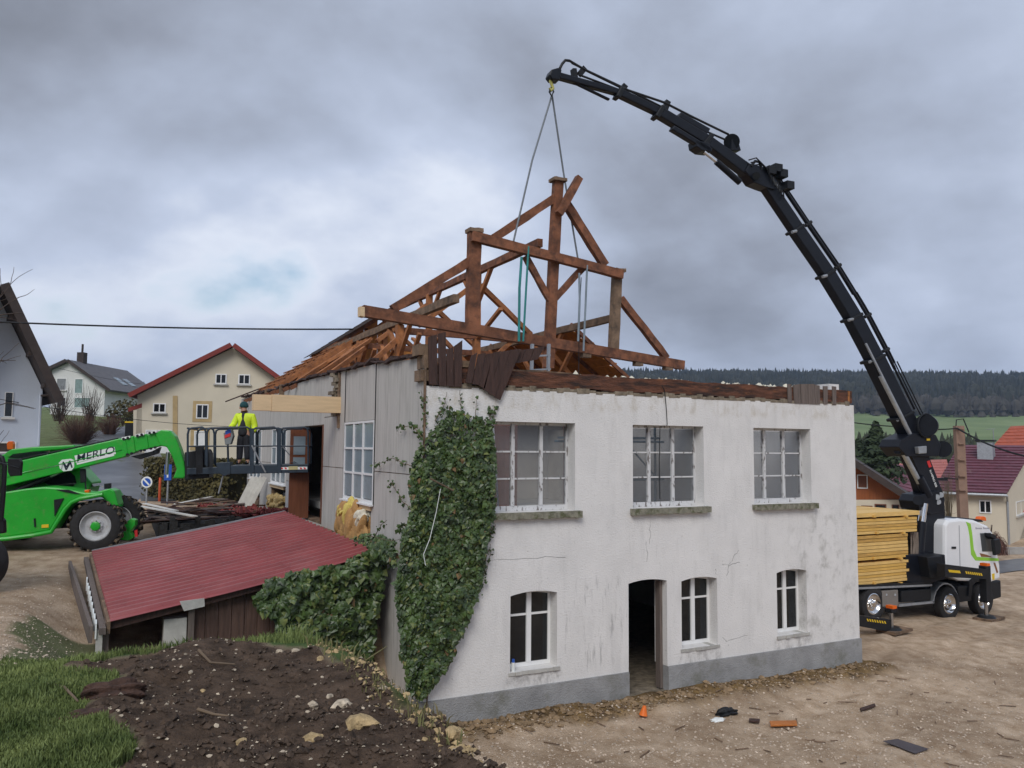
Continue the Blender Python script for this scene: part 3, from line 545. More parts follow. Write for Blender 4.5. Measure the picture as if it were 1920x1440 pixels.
# ---- timber at the wall head
mb = MB(); mb.beam((.35, .17, 5.78), (11.1, .17, 5.77), .30, .30, seg=40, jit=.014); mb.build('wall_plate', plate, bld)
mb = MB(); mb.beam((.2, .42, 5.93), (3.3, .42, 5.92), .16, .14, seg=8, jit=.008); mb.build('upper_plate', oldwood2, bld)
mb = MB(); c0 = V3((11.12, .15, 5.76)); mb.beam((10.65, .16, 5.76), c0, .27, .25, seg=8, jit=.03); mb.build('decayed_plate_end', M('rotten_orange_timber', (.33, .13, .04), .9, var=.5, scale=14, bump=1, bscale=30), bld)
def board(pxs, Y=-.05, mt=darkboard, th=.025):
    """one cladding board given by its corner pixels on the wall plane"""
    q = [onY(a, b, Y) for a, b in pxs]; return MB().prism(q, (0, th, 0)).build('cladding_board', mt, bld)
for p in (((803, 632), (819, 627), (821, 722), (805, 721)), ((822, 626), (836, 622), (837, 724), (823, 723)), ((838, 657), (850, 650), (851, 725), (838, 724)), ((852, 649), (867, 638), (866, 725), (852, 725))): board(p)
for p in (((884, 667), (895, 661), (885, 719), (873, 717)), ((897, 664), (911, 662), (899, 722), (886, 720)), ((912, 664), (925, 662), (909, 729), (898, 723)), ((926, 661), (940, 658), (917, 736), (906, 730)), ((941, 659), (956, 657), (929, 744), (916, 738)), ((957, 656), (978, 654), (938, 750), (928, 745))): board(p, -.09)
for p in (((968, 657), (985, 655), (976, 680), (960, 682)), ((986, 655), (1002, 653), (992, 677), (977, 679)), ((1003, 652), (1022, 649), (1008, 674), (993, 677))): board(p, -.02)
for p in (((1477, 720), (1484, 720), (1485, 755), (1478, 755)), ((1488, 722), (1500, 720), (1502, 757), (1490, 756)), ((1501, 720), (1514, 720), (1515, 757), (1503, 757)), ((1515, 720), (1527, 720), (1528, 758), (1516, 757)), ((1528, 721), (1537, 723), (1538, 758), (1529, 758)), ((1544, 724), (1552, 724), (1552, 758), (1545, 758)), ((1561, 724), (1568, 725), (1568, 758), (1562, 758))): board(p, -.02, greyboard)
_x = 3.2+7.3*rng.random(170)**.9; _x = _x[vnoise(_x, _x*0, .5, 61) > .42]
stones('insulation_scraps', np.stack([_x, .25+.3*rng.random(len(_x)), 5.93+.02*rng.random(len(_x))], 1), .025, .11, wool, 'white insulation wool scraps lying along the wall head', .8)
for x, y0, z0_, dx, dz in ((.03, .0, 5.75, .12, .10), (.06, .0, 6.0, .10, .12), (.02, .05, 6.22, .14, .10), (.32, .02, 5.72, .1, .07), (.5, .02, 5.9, .2, .06), (.75, .02, 6.0, .2, .06)): MB().box(x-dx, x+dx, y0, y0+.35, z0_-dz, z0_+dz).build('broken_timber', oldwood2, bld)
# ---- grey panelled side wall (X = 0): panels are thin sheets on a frame
top = lambda y: float(np.interp(y, [0, 2.8, 8.4, 14, 21], [6.08, 6.22, 6.32, 6.32, 6.38]))
def panel(y0, y1, z0, z1, mt=panelm, cut=0):
    g = .008; zt0, zt1 = (top(y0), top(y1)) if z1 is None else (z1, z1)
    MB().prism([(-.001, y0+g, z0), (-.001, y1-g, z0), (-.001, y1-g, zt1-g), (-.001, y0+g, zt0-cut-g)], (-.014, 0, 0)).build('panel', mt, bld)
mb = MB(); sp_ = lambda s, z, d: (d+.002, s, z)
WIN = [(2.88, 5.18, 3.24, 5.02), (11.75, 14.05, 3.24, 5.02), (16.0, 18.3, 3.24, 5.02)]
HOL = [(3.05, 5.30, 2.35, 3.10), (11.8, 14.0, 2.5, 3.08), (16.1, 18.2, 2.5, 3.08)]
wall_with_openings(mb, .425, WY, -1.1, 6.0, [(a, b, c, d, 0) for a, b, c, d in WIN]+[(a, b, c, d, 0) for a, b, c, d in HOL]+[(7.22, 10.5, 2.5, 5.0, 0)], sp_, .3); side = mb.build('side_wall', oldwood2, bld, fix=False)
for a, b in ((0, 1.5), (1.5, 2.86)): panel(a, b, 3.95, None); panel(a, b, -.9, 3.94)
panel(2.86, 5.2, 5.03, None); panel(5.2, 5.72, 3.95, None); panel(5.2, 5.72, 2.0, 3.94); panel(5.72, 7.2, 3.95, 5.2); panel(5.72, 7.2, 2.0, 3.94)
panel(6.3, 7.2, 5.21, None); panel(7.2, 8.1, 5.02, None); panel(8.1, 9.3, 5.02, None); panel(9.3, 10.5, 5.02, None); panel(10.5, 11.7, 5.02, None); panel(10.5, 11.1, 3.4, 5.01); panel(11.1, 11.7, 3.4, 5.01); panel(10.5, 11.7, 2.2, 3.39, panel_l)
panel(11.7, 14.1, 5.03, None); panel(14.1, 15.9, 3.9, None); panel(14.1, 15.9, 2.2, 3.89); panel(15.9, 18.4, 5.03, None); panel(18.4, 19.7, 3.9, None); panel(18.4, 19.7, 2.2, 3.89, panel_l); panel(19.7, 21, 3.9, None); panel(19.7, 21, 2.2, 3.89, panel_l)
panel(2.86, 3.04, 2.0, 3.23); panel(14.02, 14.1, 2.2, 3.2); panel(15.9, 16.08, 2.2, 3.2)
for y in (2.86, 5.2): MB().box(-.030, -.016, y-.012, y+.012, 3.2, top(y)).build('joint_strip', dark, bld)
MB().box(-.035, .0, -.03, .012, 1.0, 5.9).build('corner_strip', oldwood2, bld)
mb = MB()
for k in range(44):
    y = .3+20.4*k/44; mb.obox((-.03+.05*rng.random(), y+.2, top(y)+.02+.05*rng.random()), (.10, 0, 0), (0, .24, .02*rng.normal()), (0, 0, .014+.022*rng.random()))
mb.build('torn_eaves_timber', darkboard, bld)
# exposed post with broken masonry where the new beam enters
mb = MB()
for k in range(14): mb.obox((-.03+.02*rng.normal(), 5.95+.10*rng.normal(), 5.25+.075*k), (.07, .02, 0), (-.02, .14+.03*rng.normal(), 0), (0, 0, .045))
mb.build('broken_masonry', rubble, bld); MB().box(-.06, .02, 5.66, 5.78, 4.9, 6.25).build('post', oldwood2, bld)
for y in (12.4, 14.9): MB().beam((-.08, y, 5.9), (-.08, y+.05, 6.4), .14, .14).build('rafter_end', oldwood2, bld)
for i in range(9):
    y = 10.5+i*1.05; MB().beam((-.22, y, 6.16), (.15, y, 6.36), .08, .12).build('rafter_foot', oldwood, bld)
def side_window(y0, y1, z0, z1):
    fr = MB(); f_ = .05; X0, X1 = -.035, .05
    fr.box(X0, X1, y0+.002, y1-.002, z0+.002, z0+.07); fr.box(X0, X1, y0+.002, y1-.002, z1-f_, z1-.002); fr.box(X0, X1, y0+.002, y0+f_, z0+.07, z1-f_); fr.box(X0, X1, y1-f_, y1-.002, z0+.07, z1-f_)
    w_ = fr.build('window', paintw, bld); ys = [y0+f_+(y1-y0-2*f_)*k/3 for k in range(4)]; zs = [z0+.07+(z1-z0-.12)*k/3 for k in range(4)]
    for y in ys[1:3]: MB().box(X0-.004, .03, y-.04, y+.04, z0+.072, z1-f_-.002).build('mullion', paintw, w_)
    for i in range(3):
        a = ys[i]+(.041 if i else .001); b = ys[i+1]-(.041 if i < 2 else .001)
        for z in zs[1:3]: MB().box(X0, .025, a, b, z-.022, z+.022).build('glazing_bar', paintw, w_)
        for j in range(3): MB().box(-.012, -.006, a, b, zs[j]+.023, zs[j+1]-.023).build('pane', frosted, w_)
    MB().box(-.11, -.001, y0-.03, y1+.03, z0-.035, z0).build('sill', paintw, bld); MB().box(-.05, .0, y0+.1, y1+.05, z0-.14, z0-.036).build('sill_rail', pine, bld)
for a in WIN: side_window(*a)
# insulation hanging out under the windows
def crumple(name, c, sx, sy, sz, mt, par, seed, amp=.35):
    bm = bmesh.new(); bmesh.ops.create_icosphere(bm, subdivisions=4, radius=1); r_ = np.random.default_rng(seed); ph = r_.random(9)*6
    for v in bm.verts:
        p = v.co; k = 1+amp*(abs(math.sin(p.x*3.1+ph[0]+p.y*1.7))-.5)+amp*.6*(abs(math.sin(p.z*4.3+ph[1]+p.y*3.3))-.5)+amp*.35*math.sin(p.y*9+ph[2]+p.z*5); v.co = Vector((p.x*k*sx, p.y*k*sy, p.z*k*sz))
    me = bpy.data.meshes.new(name); bm.to_mesh(me); bm.free(); o = V3(c)-ORI.get(par.as_pointer(), np.zeros(3)) if par else V3(c); ob = link(name, me, mt, par, False); ob.location = tuple(o); return ob
ins = thing('torn_insulation', 'crumpled brown and yellow insulation bulging out beneath the side window', 'insulation', (-.1, 4.2, 2.4))
for k, (y, z, sy, sz, mt) in enumerate(((4.9, 2.72, .32, .42, brownins), (4.45, 2.66, .42, .5, brownins), (3.95, 2.62, .38, .52, brownins), (3.5, 2.60, .36, .46, brownins), (4.72, 2.95, .30, .16, yellowins), (4.15, 2.92, .20, .34, yellowins), (3.4, 2.9, .2, .2, wool))): crumple('insulation_batt', (-.06-.03*(k % 3), y, z), .16, sy, sz, mt, ins, k)
ins2 = thing('straw_insulation', 'frayed straw-coloured insulation in the opening left of the side door', 'insulation', (0, 12.9, 2.5))
for k in range(4): crumple('insulation_tuft', (-.02, 12.1+.5*k, 2.62), .16, .3, .2, M('straw_fibre', (.42, .31, .14), .95, var=.4, scale=14, bump=1, bscale=40) if k == 0 else bpy.data.materials['straw_fibre'], ins2, 30+k, .6)
# door leaves of the side entrance
MB().box(-.06, -.01, 9.35, 10.46, 2.45, 4.98).build('door_leaf', redbrown, bld); lf = MB().box(-.55, -.02, 8.65, 8.71, 2.5, 4.9); lf.build('open_door_leaf', brownpaint, bld)
for z0_, z1_ in ((3.75, 4.15), (4.22, 4.72)): MB().box(-.47, -.15, 8.635, 8.648, z0_, z1_).build('door_pane', frosted, bld)
MB().box(-.03, .0, 7.2, 7.3, 2.5, 5.0).build('door_post', brownpaint, bld); MB().box(-.55, .3, 7.2, 10.6, 2.30, 2.44).build('door_step', concrete, bld)
MB().box(-.5, .2, 6.1, 7.15, 1.7, 2.36).build('landing_block', concrete, bld); MB().box(-.6, .05, 5.95, 7.25, 2.37, 2.41).build('landing_plate', oldwood2, bld)
MB().cyl((.2, 7.9, 2.45), (.28, 8.2, 3.5), .014, n=8).build('leaning_pole', yellowwood, bld)
# ---- roof carpentry still standing: trusses at 9.94, 14.2, 19.4
XC, HP = 5.575, 2.62
def truss(Y, par, lift=None):
    tb = MB(); tb.beam((XC-5.1, Y, 5.78), (XC+5.1, Y, 5.78), .2, .24, seg=10, jit=.006); t = tb.build('tie_beam', warmwood, par)
    def m_(nm, a, b, w_=.16, h_=.18): MB().beam((XC+a[0], Y, a[1]), (XC+b[0], Y, b[1]), w_, h_, up=(0, 1, 0), seg=4, jit=.004).build(nm, warmwood, t)
    m_('king_post', (0, 5.9), (0, 10.15), .2, .2)
    for s in (-1, 1):
        m_('post', (s*HP, 5.9), (s*HP, 8.22), .22, .22); m_('rafter', (s*.1, 9.75), (s*2.0, 8.25), .15, .18); m_('rafter', (s*(HP+.1), 7.75), (s*4.6, 5.95), .15, .18)
        m_('brace', (s*1.3, 8.0), (s*.08, 6.9), .12, .12); m_('strut', (s*(HP-.1), 6.9), (s*1.2, 5.92), .12, .12)
    MB().beam((XC-HP, Y-.02, 8.05), (XC+HP, Y-.02, 8.05), .16, .2, seg=6, jit=.004).build('collar_beam', oldwood, t)
    return t
for Y in (9.94, 14.2, 19.4):
    truss(Y, bld)
def purlin(x, z, y0, y1, mt=oldwood):
    p_ = MB().beam((x, y0, z), (x, y1, z), .17, .21, seg=16, jit=.006).build('purlin', mt, bld)
    for Y in (9.94, 14.2, 19.4):
        for s in (-1, 1):
            if s > 0 and Y > 19: continue
            MB().beam((x, Y+s*.08, z-1.05), (x, Y+s*1.05, z-.08), .12, .12, up=(1, 0, 0)).build('knee_brace', warmwood, p_)
            MB().beam((x, Y+s*.1, z-2.2), (x, Y+s*1.75, z-.6-(x == XC)*.9), .10, .12, up=(1, 0, 0)).build('diagonal_brace', warmwood, p_)
purlin(XC, 10.2, 5.75, 20.6); purlin(XC-HP, 8.34, 5.55, 20.6, oldwood2); purlin(XC+HP, 8.32, 6.1, 20.6, oldwood2)
MB().beam((.12, 9, 6.12), (.12, 20.8, 6.3), .16, .14, seg=12, jit=.006).build('eaves_plate', oldwood, bld); MB().beam((11.0, 6, 6.18), (11.0, 20.8, 6.2), .18, .18, seg=12, jit=.006).build('eaves_plate', oldwood, bld)
slope = lambda x: 6.42+(10.28-6.42)*(x/XC)
for k in range(3, 6):            # rafters of the left slope that remain towards the rear
    y = 15.6+k*.95; x1 = XC-.1 if k > 2 else (2.6, 3.6, 4.6)[k]; MB().beam((2.7, y, slope(2.7)-.05), (x1, y, slope(x1)-.05), .10, .15).build('common_rafter', oldwood, bld)
for k, y in enumerate((14.9, 15.9, 16.9, 17.9, 18.8, 19.7)): MB().beam((.12, y, slope(.12)-.12), (XC-HP+.2, y, slope(XC-HP+.2)-.12), .09, .13).build('common_rafter', warmwood, bld)
for k, (y0, y1, x0, x1) in enumerate(((10.6, 12.2, .15, 2.7), (11.5, 12.4, .15, 2.2), (12.9, 12.6, .2, 2.9), (13.3, 14.6, .15, 2.6), (9.2, 10.4, .2, 2.0), (12.2, 13.9, .9, 3.0), (15.4, 13.2, .4, 2.9), (16.8, 15.0, .3, 3.4))): MB().beam((x0, y0, slope(x0)-.25-.1*(k % 3)), (x1, y1, slope(x1)-.3), .08, .11).build('loose_rafter', warmwood, bld)
for k in range(7): MB().beam((.5+.36*k, 16.4+.25*rng.random(), slope(.5+.36*k)-.02), (.5+.36*k, 20.5, slope(.5+.36*k)-.02), .05, .035).build('tile_batten', warmwood, bld)
for k in range(5):
    y = 8.4+k*1.5; MB().beam((11.1, y, 6.35), (XC+HP, y, 8.45), .09, .12).build('common_rafter', oldwood, bld)
for k in range(18):           # rear gable boarding, cut stepwise under the slope
    x0 = .05+k*.62; x1 = min(x0+.6, 11.1); xm = (x0+x1)/2; zt = min(slope(x0), slope(2*XC-x1) if x1 > XC else 99)-.12-.25*rng.random()*(k % 3 == 0)
    if zt > 6.4: MB().prism([(x0, 20.55, 6.2), (x1, 20.55, 6.2), (x1, 20.55, zt+(.3 if xm < XC else -.1)), (x0, 20.55, zt)], (0, .04, 0)).build('gable_board', orangew, bld)
for k in range(9):            # boarding left on the right slope, seen from inside
    xa = 11.15-k*.30; MB().prism([(xa, 8.3+.4*rng.random(), slope(2*XC-xa)), (xa, 20.6, slope(2*XC-xa)), (xa-.285, 20.6, slope(2*XC-xa+.285)), (xa-.285, 8.3+.6*rng.random(), slope(2*XC-xa+.285))], (0, 0, .03)).build('sarking_board', orangew, bld)
tile = M('dark_weathered_tile', (.055, .042, .038), 1.0, var=.5, scale=6, bump=.4, spec=.05)
for r_ in range(7, 15):          # tile courses left on the upper left slope
    x = .1+r_*.36; y0 = 19.6-.12*r_-.35*rng.random() if r_ > 3 else 20.3
    n = int((21.2-y0)/.3)
    for k in range(n): MB().prism([(x-.12, y0+k*.3, slope(x-.12)+.06), (x-.12, y0+k*.3+.29, slope(x-.12)+.06), (x+.3, y0+k*.3+.29, slope(x+.3)+.045), (x+.3, y0+k*.3, slope(x+.3)+.045)], (0, 0, .025)).build('roof_tile', tile, bld)
for k in range(2, 4):
    x = .4+k*1.3; MB().prism([(x, 19.2, slope(x)+.01), (x, 21.2, slope(x)+.01), (x+1.28, 21.2, slope(x+1.28)+.01), (x+1.28, 18.6, slope(x+1.28)+.01)], (0, 0, .025)).build('roof_deck', orangew, bld)
MB().beam((-.75, 20.0, 6.2), (.5, 20.0, 6.75), .25, .05).build('broken_eaves_board', darkboard, bld)
# new pine beam laid through the wall
gb = thing('glulam_beam', 'new pale pine beam sticking out of the panelled wall beside the worker', 'beam', (-1.2, 5.9, 5.4)); MB().box(-2.06, -1.65, 5.62, 5.83, 5.27, 5.64).build('end_block', pine, gb); MB().box(-1.646, .3, 5.6, 5.82, 5.26, 5.65).build('long_lamella', pine, gb)
# ---------------------------------------------------------------- lifted truss
YT = 5.4
lt = thing('lifted_roof_truss', 'old reddish-brown timber roof truss hanging tilted from the crane slings', 'roof truss', onY(1030, 650, YT))
def tm(name, a, b, w_, d_, mt=oldwood, dy=0):
    p, q = onY(*a, YT+dy), onY(*b, YT+dy); return MB().beam(p, q, d_, w_, up=(0, 1, 0) if False else np.cross(nrm(q-p), (0, 1, 0)), seg=6, jit=.005).build(name, mt, lt)
tie = tm('tie_beam', (679, 583), (1280, 685), .27, .22); MB().prism([onY(676, 574, YT-.12), onY(676, 592, YT-.12), onY(684, 594, YT-.12), onY(684, 576, YT-.12)], (0, .24, 0)).build('sawn_end', pine, lt)
tm('king_post', (1046, 338), (1028, 690), .26, .2, oldwood, .02); tm('post', (890, 436), (885, 610), .33, .22, oldwood); tm('post', (1157, 512), (1150, 655), .26, .2, oldwood2)
tm('collar_beam', (885, 443), (1166, 515), .25, .2, oldwood, -.16)
tm('rafter', (1042, 370), (925, 447), .22, .16, oldwood, .05); tm('rafter', (884, 488), (736, 580), .22, .16, oldwood, .05); tm('rafter', (1060, 380), (1134, 498), .24, .16, oldwood, .05); tm('rafter', (1163, 560), (1250, 672), .2, .16, oldwood, .05)
tm('brace', (985, 480), (1030, 562), .17, .12); tm('brace', (1095, 500), (1038, 562), .17, .12); tm('purlin_stub', (1086, 333), (1048, 402), .2, .18, oldwood, -.22)
tm('brace', (915, 540), (890, 600), .14, .12, oldwood, .02) if False else None
for a, b, h_ in (((877, 432), (902, 434), .10), ((1034, 336), (1058, 340), .09), ((1150, 507), (1168, 509), .09)): tm('post_cap', a, b, h_, .34, oldwood2)
for a in ((1098, 660), (1196, 676), (1252, 684)): p = onY(*a, YT); MB().box(p[0]-.13, p[0]+.13, YT-.09, YT+.09, p[2]-.16, p[2]+.02).build('sole_block', oldwood2, lt)
# slings
HK = onY(1035, 178, YT-.1)
def sling(name, pts, r, mt, label, dy=-.25, flat=False):
    q = [V3(HK) if p is None else onY(*p, YT+dy) for p in pts]; o = MB().tube(q, r, 6).build(name, mt); return tag(o, label, 'sling', 'slings round the lifted truss')
steelrope = M('grey_wire_rope', (.16, .18, .20), .6, var=.2, scale=20); teal = M('teal_webbing', (.03, .22, .21), .8, var=.2); greyweb = M('grey_webbing', (.22, .27, .31), .8, var=.15)
sling('wire_sling', [None, (998, 300), (963, 452)], .026, steelrope, 'grey rope sling from hook to the collar beam on the left of the king post')
sling('wire_sling', [None, (1056, 320), (1086, 500)], .026, steelrope, 'grey rope sling from hook passing behind the raised purlin stub', .2)
sling('webbing_strap', [(978, 482), (974, 540), (973, 640)], .035, teal, 'dark teal webbing strap hanging with a ratchet')
sling('webbing_strap', [(991, 462), (986, 550), (981, 640)], .028, teal, 'thin teal webbing strap looped from collar to tie beam')
sling('webbing_strap', [(1086, 512), (1087, 560), (1084, 640)], .03, greyweb, 'grey webbing strap hanging below the right sling')
sling('webbing_strap', [(1101, 497), (1098, 570), (1094, 658)], .028, greyweb, 'grey webbing strap wrapped under the tie beam')
sling('tag_line', [(1090, 520), (1086, 600), (1085, 700)], .010, dark, 'thin dark tag line dangling from the collar beam')
lad2 = thing('short_ladder', 'grey aluminium ladder top poking up above the wall plate', 'ladder', onY(1012, 700, .8))
for x in (996, 1027): MB().beam(onY(x, 722, .8), onY(x+2, 645, .8), .05, .07).build('rail', galv, lad2)
for y in (668, 694): MB().beam(onY(994, y, .8), onY(1032, y-2, .8), .035, .035).build('rung', galv, lad2)
# ---------------------------------------------------------------- lean-to shed with red sheet roof
shed = thing('lean_to_shed', 'low lean-to shed with a dark red corrugated sheet roof beside the workshop', 'shed', (-2.6, 6, 1.2))
NR, NL = onX(707, 1037, -.3), onY(207, 1165, 1.67)
FR = onX(535, 962, -.72); FL = onY(172, 1037, FR[1])
def rp(t, e, h_=0): # t: 0 at the wall end, 1 at the eaves; e: 0 near verge, 1 far verge
    p = (NR*(1-t)+NL*t)*(1-e)+(FR*(1-t)+FL*t)*e; return p+V3((0, 0, h_-.03*math.sin(math.pi*t)))
def shed_roof():
    mb = MB(); n = 23; pr = []; step = 1/n
    for k in range(n):
        y = k*step; pr += [(y, 0), (y+step*.60, 0), (y+step*.66, .06), (y+step*.92, .06), (y+step*.98, 0)]
    pr.append((1, 0)); m_ = len(pr); vs = []; NS = 6
    for i in range(NS):
        for y, h_ in pr: vs.append(rp(i/(NS-1), y, h_))
    fs = [(i*m_+k, i*m_+k+1, (i+1)*m_+k+1, (i+1)*m_+k) for i in range(NS-1) for k in range(m_-1)]
    mb.add(vs, fs); o = mb.build('sheet_roof', redroof, shed); so_ = o.modifiers.new('thickness', 'SOLIDIFY'); so_.thickness = .006
    for t in (.34, .67): MB().add([rp(t+dt, y, h_+.008) for dt in (-.004, .004) for y, h_ in pr], [(k, k+1, m_+k+1, m_+k) for k in range(m_-1)]).build('sheet_lap', redroof, o)
    for t in (.18, .42, .66, .93):      # rows of fixing screws
        s_ = MB()
        for k in range(n): s_.cyl(rp(t, (k+.79)*step, .036), rp(t, (k+.79)*step, .052), .016, n=6)
        tag(s_.build('fixing_screw', redroof, o), kind='stuff')
shed_roof()
MB().beam(rp(0, 1.004, .04), rp(1, 1.004, .04), .07, .05).build('ridge_flashing', galv, shed)
MB().beam(rp(1.005, 0, -.1), rp(1.005, 1, -.1), .05, .2).build('fascia_board', oldwood2, shed)
MB().beam(rp(1.025, -.01, -.12), rp(1.025, 1, -.12), .10, .11).build('gutter', greyboard, shed); mb = MB()
for k in range(9): mb.obox(rp(1.043, .04+.07*k, -.14), (.012, 0, 0), (0, .16+.08*rng.random(), 0), (0, 0, .08+.05*rng.random()))
mb.build('peeling_paint_strip', whitepr, shed)
MB().beam(rp(1.06, .02, -.18), rp(1.10, .98, -.2), .06, .28).build('outer_rail', greyboard, shed)
for k in range(14):
    x = -.45-k*.225
    if x > -3.55: MB().prism([(x, 1.95, .6), (x-.215, 1.95, .6), (x-.215, 1.95, 2.28+(x+.3)*.186), (x, 1.95, 2.32+(x+.3)*.186)], (0, .025, 0)).build('plank', shedboard, shed)
MB().box(-3.66, -3.56, 1.86, 1.98, .7, 1.74).build('post', greyboard, shed); MB().box(-4.05, -3.68, 1.9, 2.2, .6, 1.42).build('block_pier', concrete, shed); MB().box(-5.0, -4.9, 1.9, 2.05, .7, 1.45).build('post', greyboard, shed)
MB().box(-5.1, -5.0, 1.78, 1.9, .9, 1.36).build('downpipe', concrete, shed); MB().box(-5.0, -.8, FR[1]-.35, FR[1]-.2, .7, 1.85).build('back_wall', oldwood2, shed); MB().beam(rp(1, .02, -.1), rp(0, .02, -.1), .08, .12).build('shade_dark_verge_beam', darkboard, shed)  # beam along the verge: dark board colour stands in for shade under the roof
MB().prism([onY(337, 1128, 1.5), (onY(383, 1122, 1.5)), onY(384, 1137, 1.5), onY(345, 1146, 1.5)], (0, .03, 0)).build('loose_sheet', concrete, shed)
MB().box(-4.98, -4.92, 2.06, FR[1]-.36, .7, 1.45).build('side_wall', greyboard, shed)
# ---------------------------------------------------------------- debris heap on the tarred platform behind the shed
plt = thing('tarred_platform', 'low black tarred roof deck behind the red shed with debris on top', 'platform', (-2.3, 13, 1.8))
tar = M('black_tar', (.02, .02, .02), .8, var=.5, scale=8, bump=1, bscale=18); MB().box(-3.6, -.6, 10.6, 17.0, 1.6, 2.28).build('tarred_body', tar, plt)
mb = MB()
for k in range(46): x = -3.6+3.0*k/46; mb.obox((x+.05, 10.57, 1.95+.1*rng.normal()), (.07, 0, 0), (0, .05+.05*rng.random(), 0), (0, 0, .24+.1*rng.random()))
mb.build('ragged_edge', tar, plt)
palew = M('pale_painted_plank', (.62, .60, .55), .6, var=.15); mats_d = [darkboard, darkboard, darkboard, greyboard, oldwood2, redbrown, oldwood2, greyboard]
DW = {'dark_stained_board': 'near-black stained', 'weathered_grey_board': 'weathered grey', 'old_grey_brown_timber': 'grey-brown', 'dark_red_brown_paint': 'dark red painted'}
names = {0: 'dark stained', 3: 'weathered grey', 4: 'grey-brown', 5: 'dark red'}
for k in range(110):
    x = -3.5+2.9*rng.random(); y = 10.7+6*rng.random(); z = 2.31+.30*rng.random()*max(0, 1-abs(x+1.6)/2.6)+.0; a = rng.normal(.15, .35); L_ = .4+1.3*rng.random(); mt = mats_d[k % 8]
    o = MB().obox((0, 0, 0), (L_/2, 0, 0), (0, .06+.05*rng.random(), 0), (0, 0, .013)).build('debris_plank', mt); o.location = (x, y, z); o.rotation_euler = (rng.normal(0, .12), rng.normal(0, .07), a)
    tag(o, 'broken '+DW[mt.name]+' demolition plank, '+('short' if L_ < .8 else 'medium' if L_ < 1.3 else 'long')+', in the debris heap behind the red shed', 'plank', 'planks in the debris heap')
for k, (p, q) in enumerate((((262, 949), (365, 968)), ((330, 945), (405, 930)), ((366, 930), (440, 926)), ((270, 944), (330, 958)))):
    a, b = onZ(*p, 2.5), onZ(*q, 2.52); o = MB().beam(a, b, .16, .03).build('pale_plank', palew); tag(o, 'long white painted plank on top of the debris heap', 'plank', 'white planks on the debris heap')
o = MB().cyl(onZ(333, 931, 2.42)+V3((0, 0, .1)), onZ(402, 933, 2.42)+V3((0, 0, .1)), .11, n=16).build('grey_pipe', M('grey_plastic_pipe', (.30, .33, .37), .5, var=.1), None, True); tag(o, 'grey plastic drain pipe lying on the debris heap', 'pipe')
tilered = M('broken_red_tile', (.22, .045, .04), .8, var=.4, scale=9)
P = []
for k in range(420):
    t = rng.random(); x = -1.9+1.6*t+.25*rng.normal(); y = 15.2-5.0*t+.35*rng.normal(); P.append((x, y, (2.32 if y > 11.2 else 2.42)+.16*rng.random()))
mb = MB()
for p in P: s = .05+.07*rng.random(); a = rng.random(3)-.5; u = nrm(rng.normal(size=3)); v_ = nrm(np.cross(u, rng.normal(size=3))); mb.obox(p, u*s, v_*s*.7, np.cross(u, v_)*.012)
tag(mb.build('broken_tiles', tilered), 'red broken roof tiles heaped along the wall end of the shed', kind='stuff')
for k in range(4):
    a = V3((-.65-.12*k, 14.3+.05*k, 2.35)); o = MB().beam(a, a+V3((.52, .25, 1.05)), .13, .03, up=(0, 1, 0)).build('leaning_plank', palew); tag(o, 'cream plank leaning against the panelled wall by the openings', 'plank', 'cream planks leaning on the wall')
# ---------------------------------------------------------------- ivy
ivyleaf = M('ivy_leaf', (.024, .06, .017), .42, var=.6, scale=4.5, col2=(.085, .14, .035), spec=.5, det=5); add_layer(ivyleaf, (.17, .16, .04), 9, .60, .70, amt=.7); add_layer(ivyleaf, (.10, .06, .03), 13, .66, .72, amt=.7); stemm = M('ivy_stem', (.14, .10, .065), .9, var=.3)
ivypale = M('pale_ivy_leaf', (.10, .155, .045), .45, var=.35, scale=6, col2=(.19, .21, .06)); ivydead = M('dead_ivy_leaf', (.16, .10, .045), .8, var=.4, scale=6)
def leaves(P, Nn, size, mt, name, par):
    n = len(P); Nn = Nn/np.linalg.norm(Nn, axis=1)[:, None]; upv = np.tile(np.array([0, 0, -1.]), (n, 1))+rng.normal(0, .45, (n, 3)); t = upv-(upv*Nn).sum(1)[:, None]*Nn; t /= np.linalg.norm(t, axis=1)[:, None]; s_ = np.cross(Nn, t)
    sz = size*(.35+1.0*rng.random(n)**1.5)[:, None]
    shp = [(-.15, 0, 0), (.1, .55, .05), (.45, .38, .0), (1.0, 0, -.12), (.45, -.38, .0), (.1, -.55, .05), (.32, 0, .10)]
    v = np.stack([P+sz*(a*t+b*s_+c*Nn) for a, b, c in shp], 1); f = []
    tri = np.array([(0, 1, 6), (1, 2, 6), (2, 3, 6), (3, 4, 6), (4, 5, 6), (5, 0, 6)]); F_ = (tri[None]+7*np.arange(n)[:, None, None]).reshape(-1, 3)
    me = bpy.data.meshes.new(name); me.from_pydata((v.reshape(-1, 3)-ORI.get(par.as_pointer(), np.zeros(3))).tolist(), [], F_.tolist()); me.update(); return link(name, me, mt, par, False)
def poly_px(n, poly):
    xs = [p[0] for p in poly]; ys = [p[1] for p in poly]; U_ = rng.random((n*4, 2)); x = min(xs)+(max(xs)-min(xs))*U_[:, 0]; y = min(ys)+(max(ys)-min(ys))*U_[:, 1]; k = in_poly(x+6*(vnoise(x, y, 14, 3)-.5), y+14*(vnoise(x, y, 14, 4)-.5), poly); return np.stack([x[k], y[k]], 1)[:n]
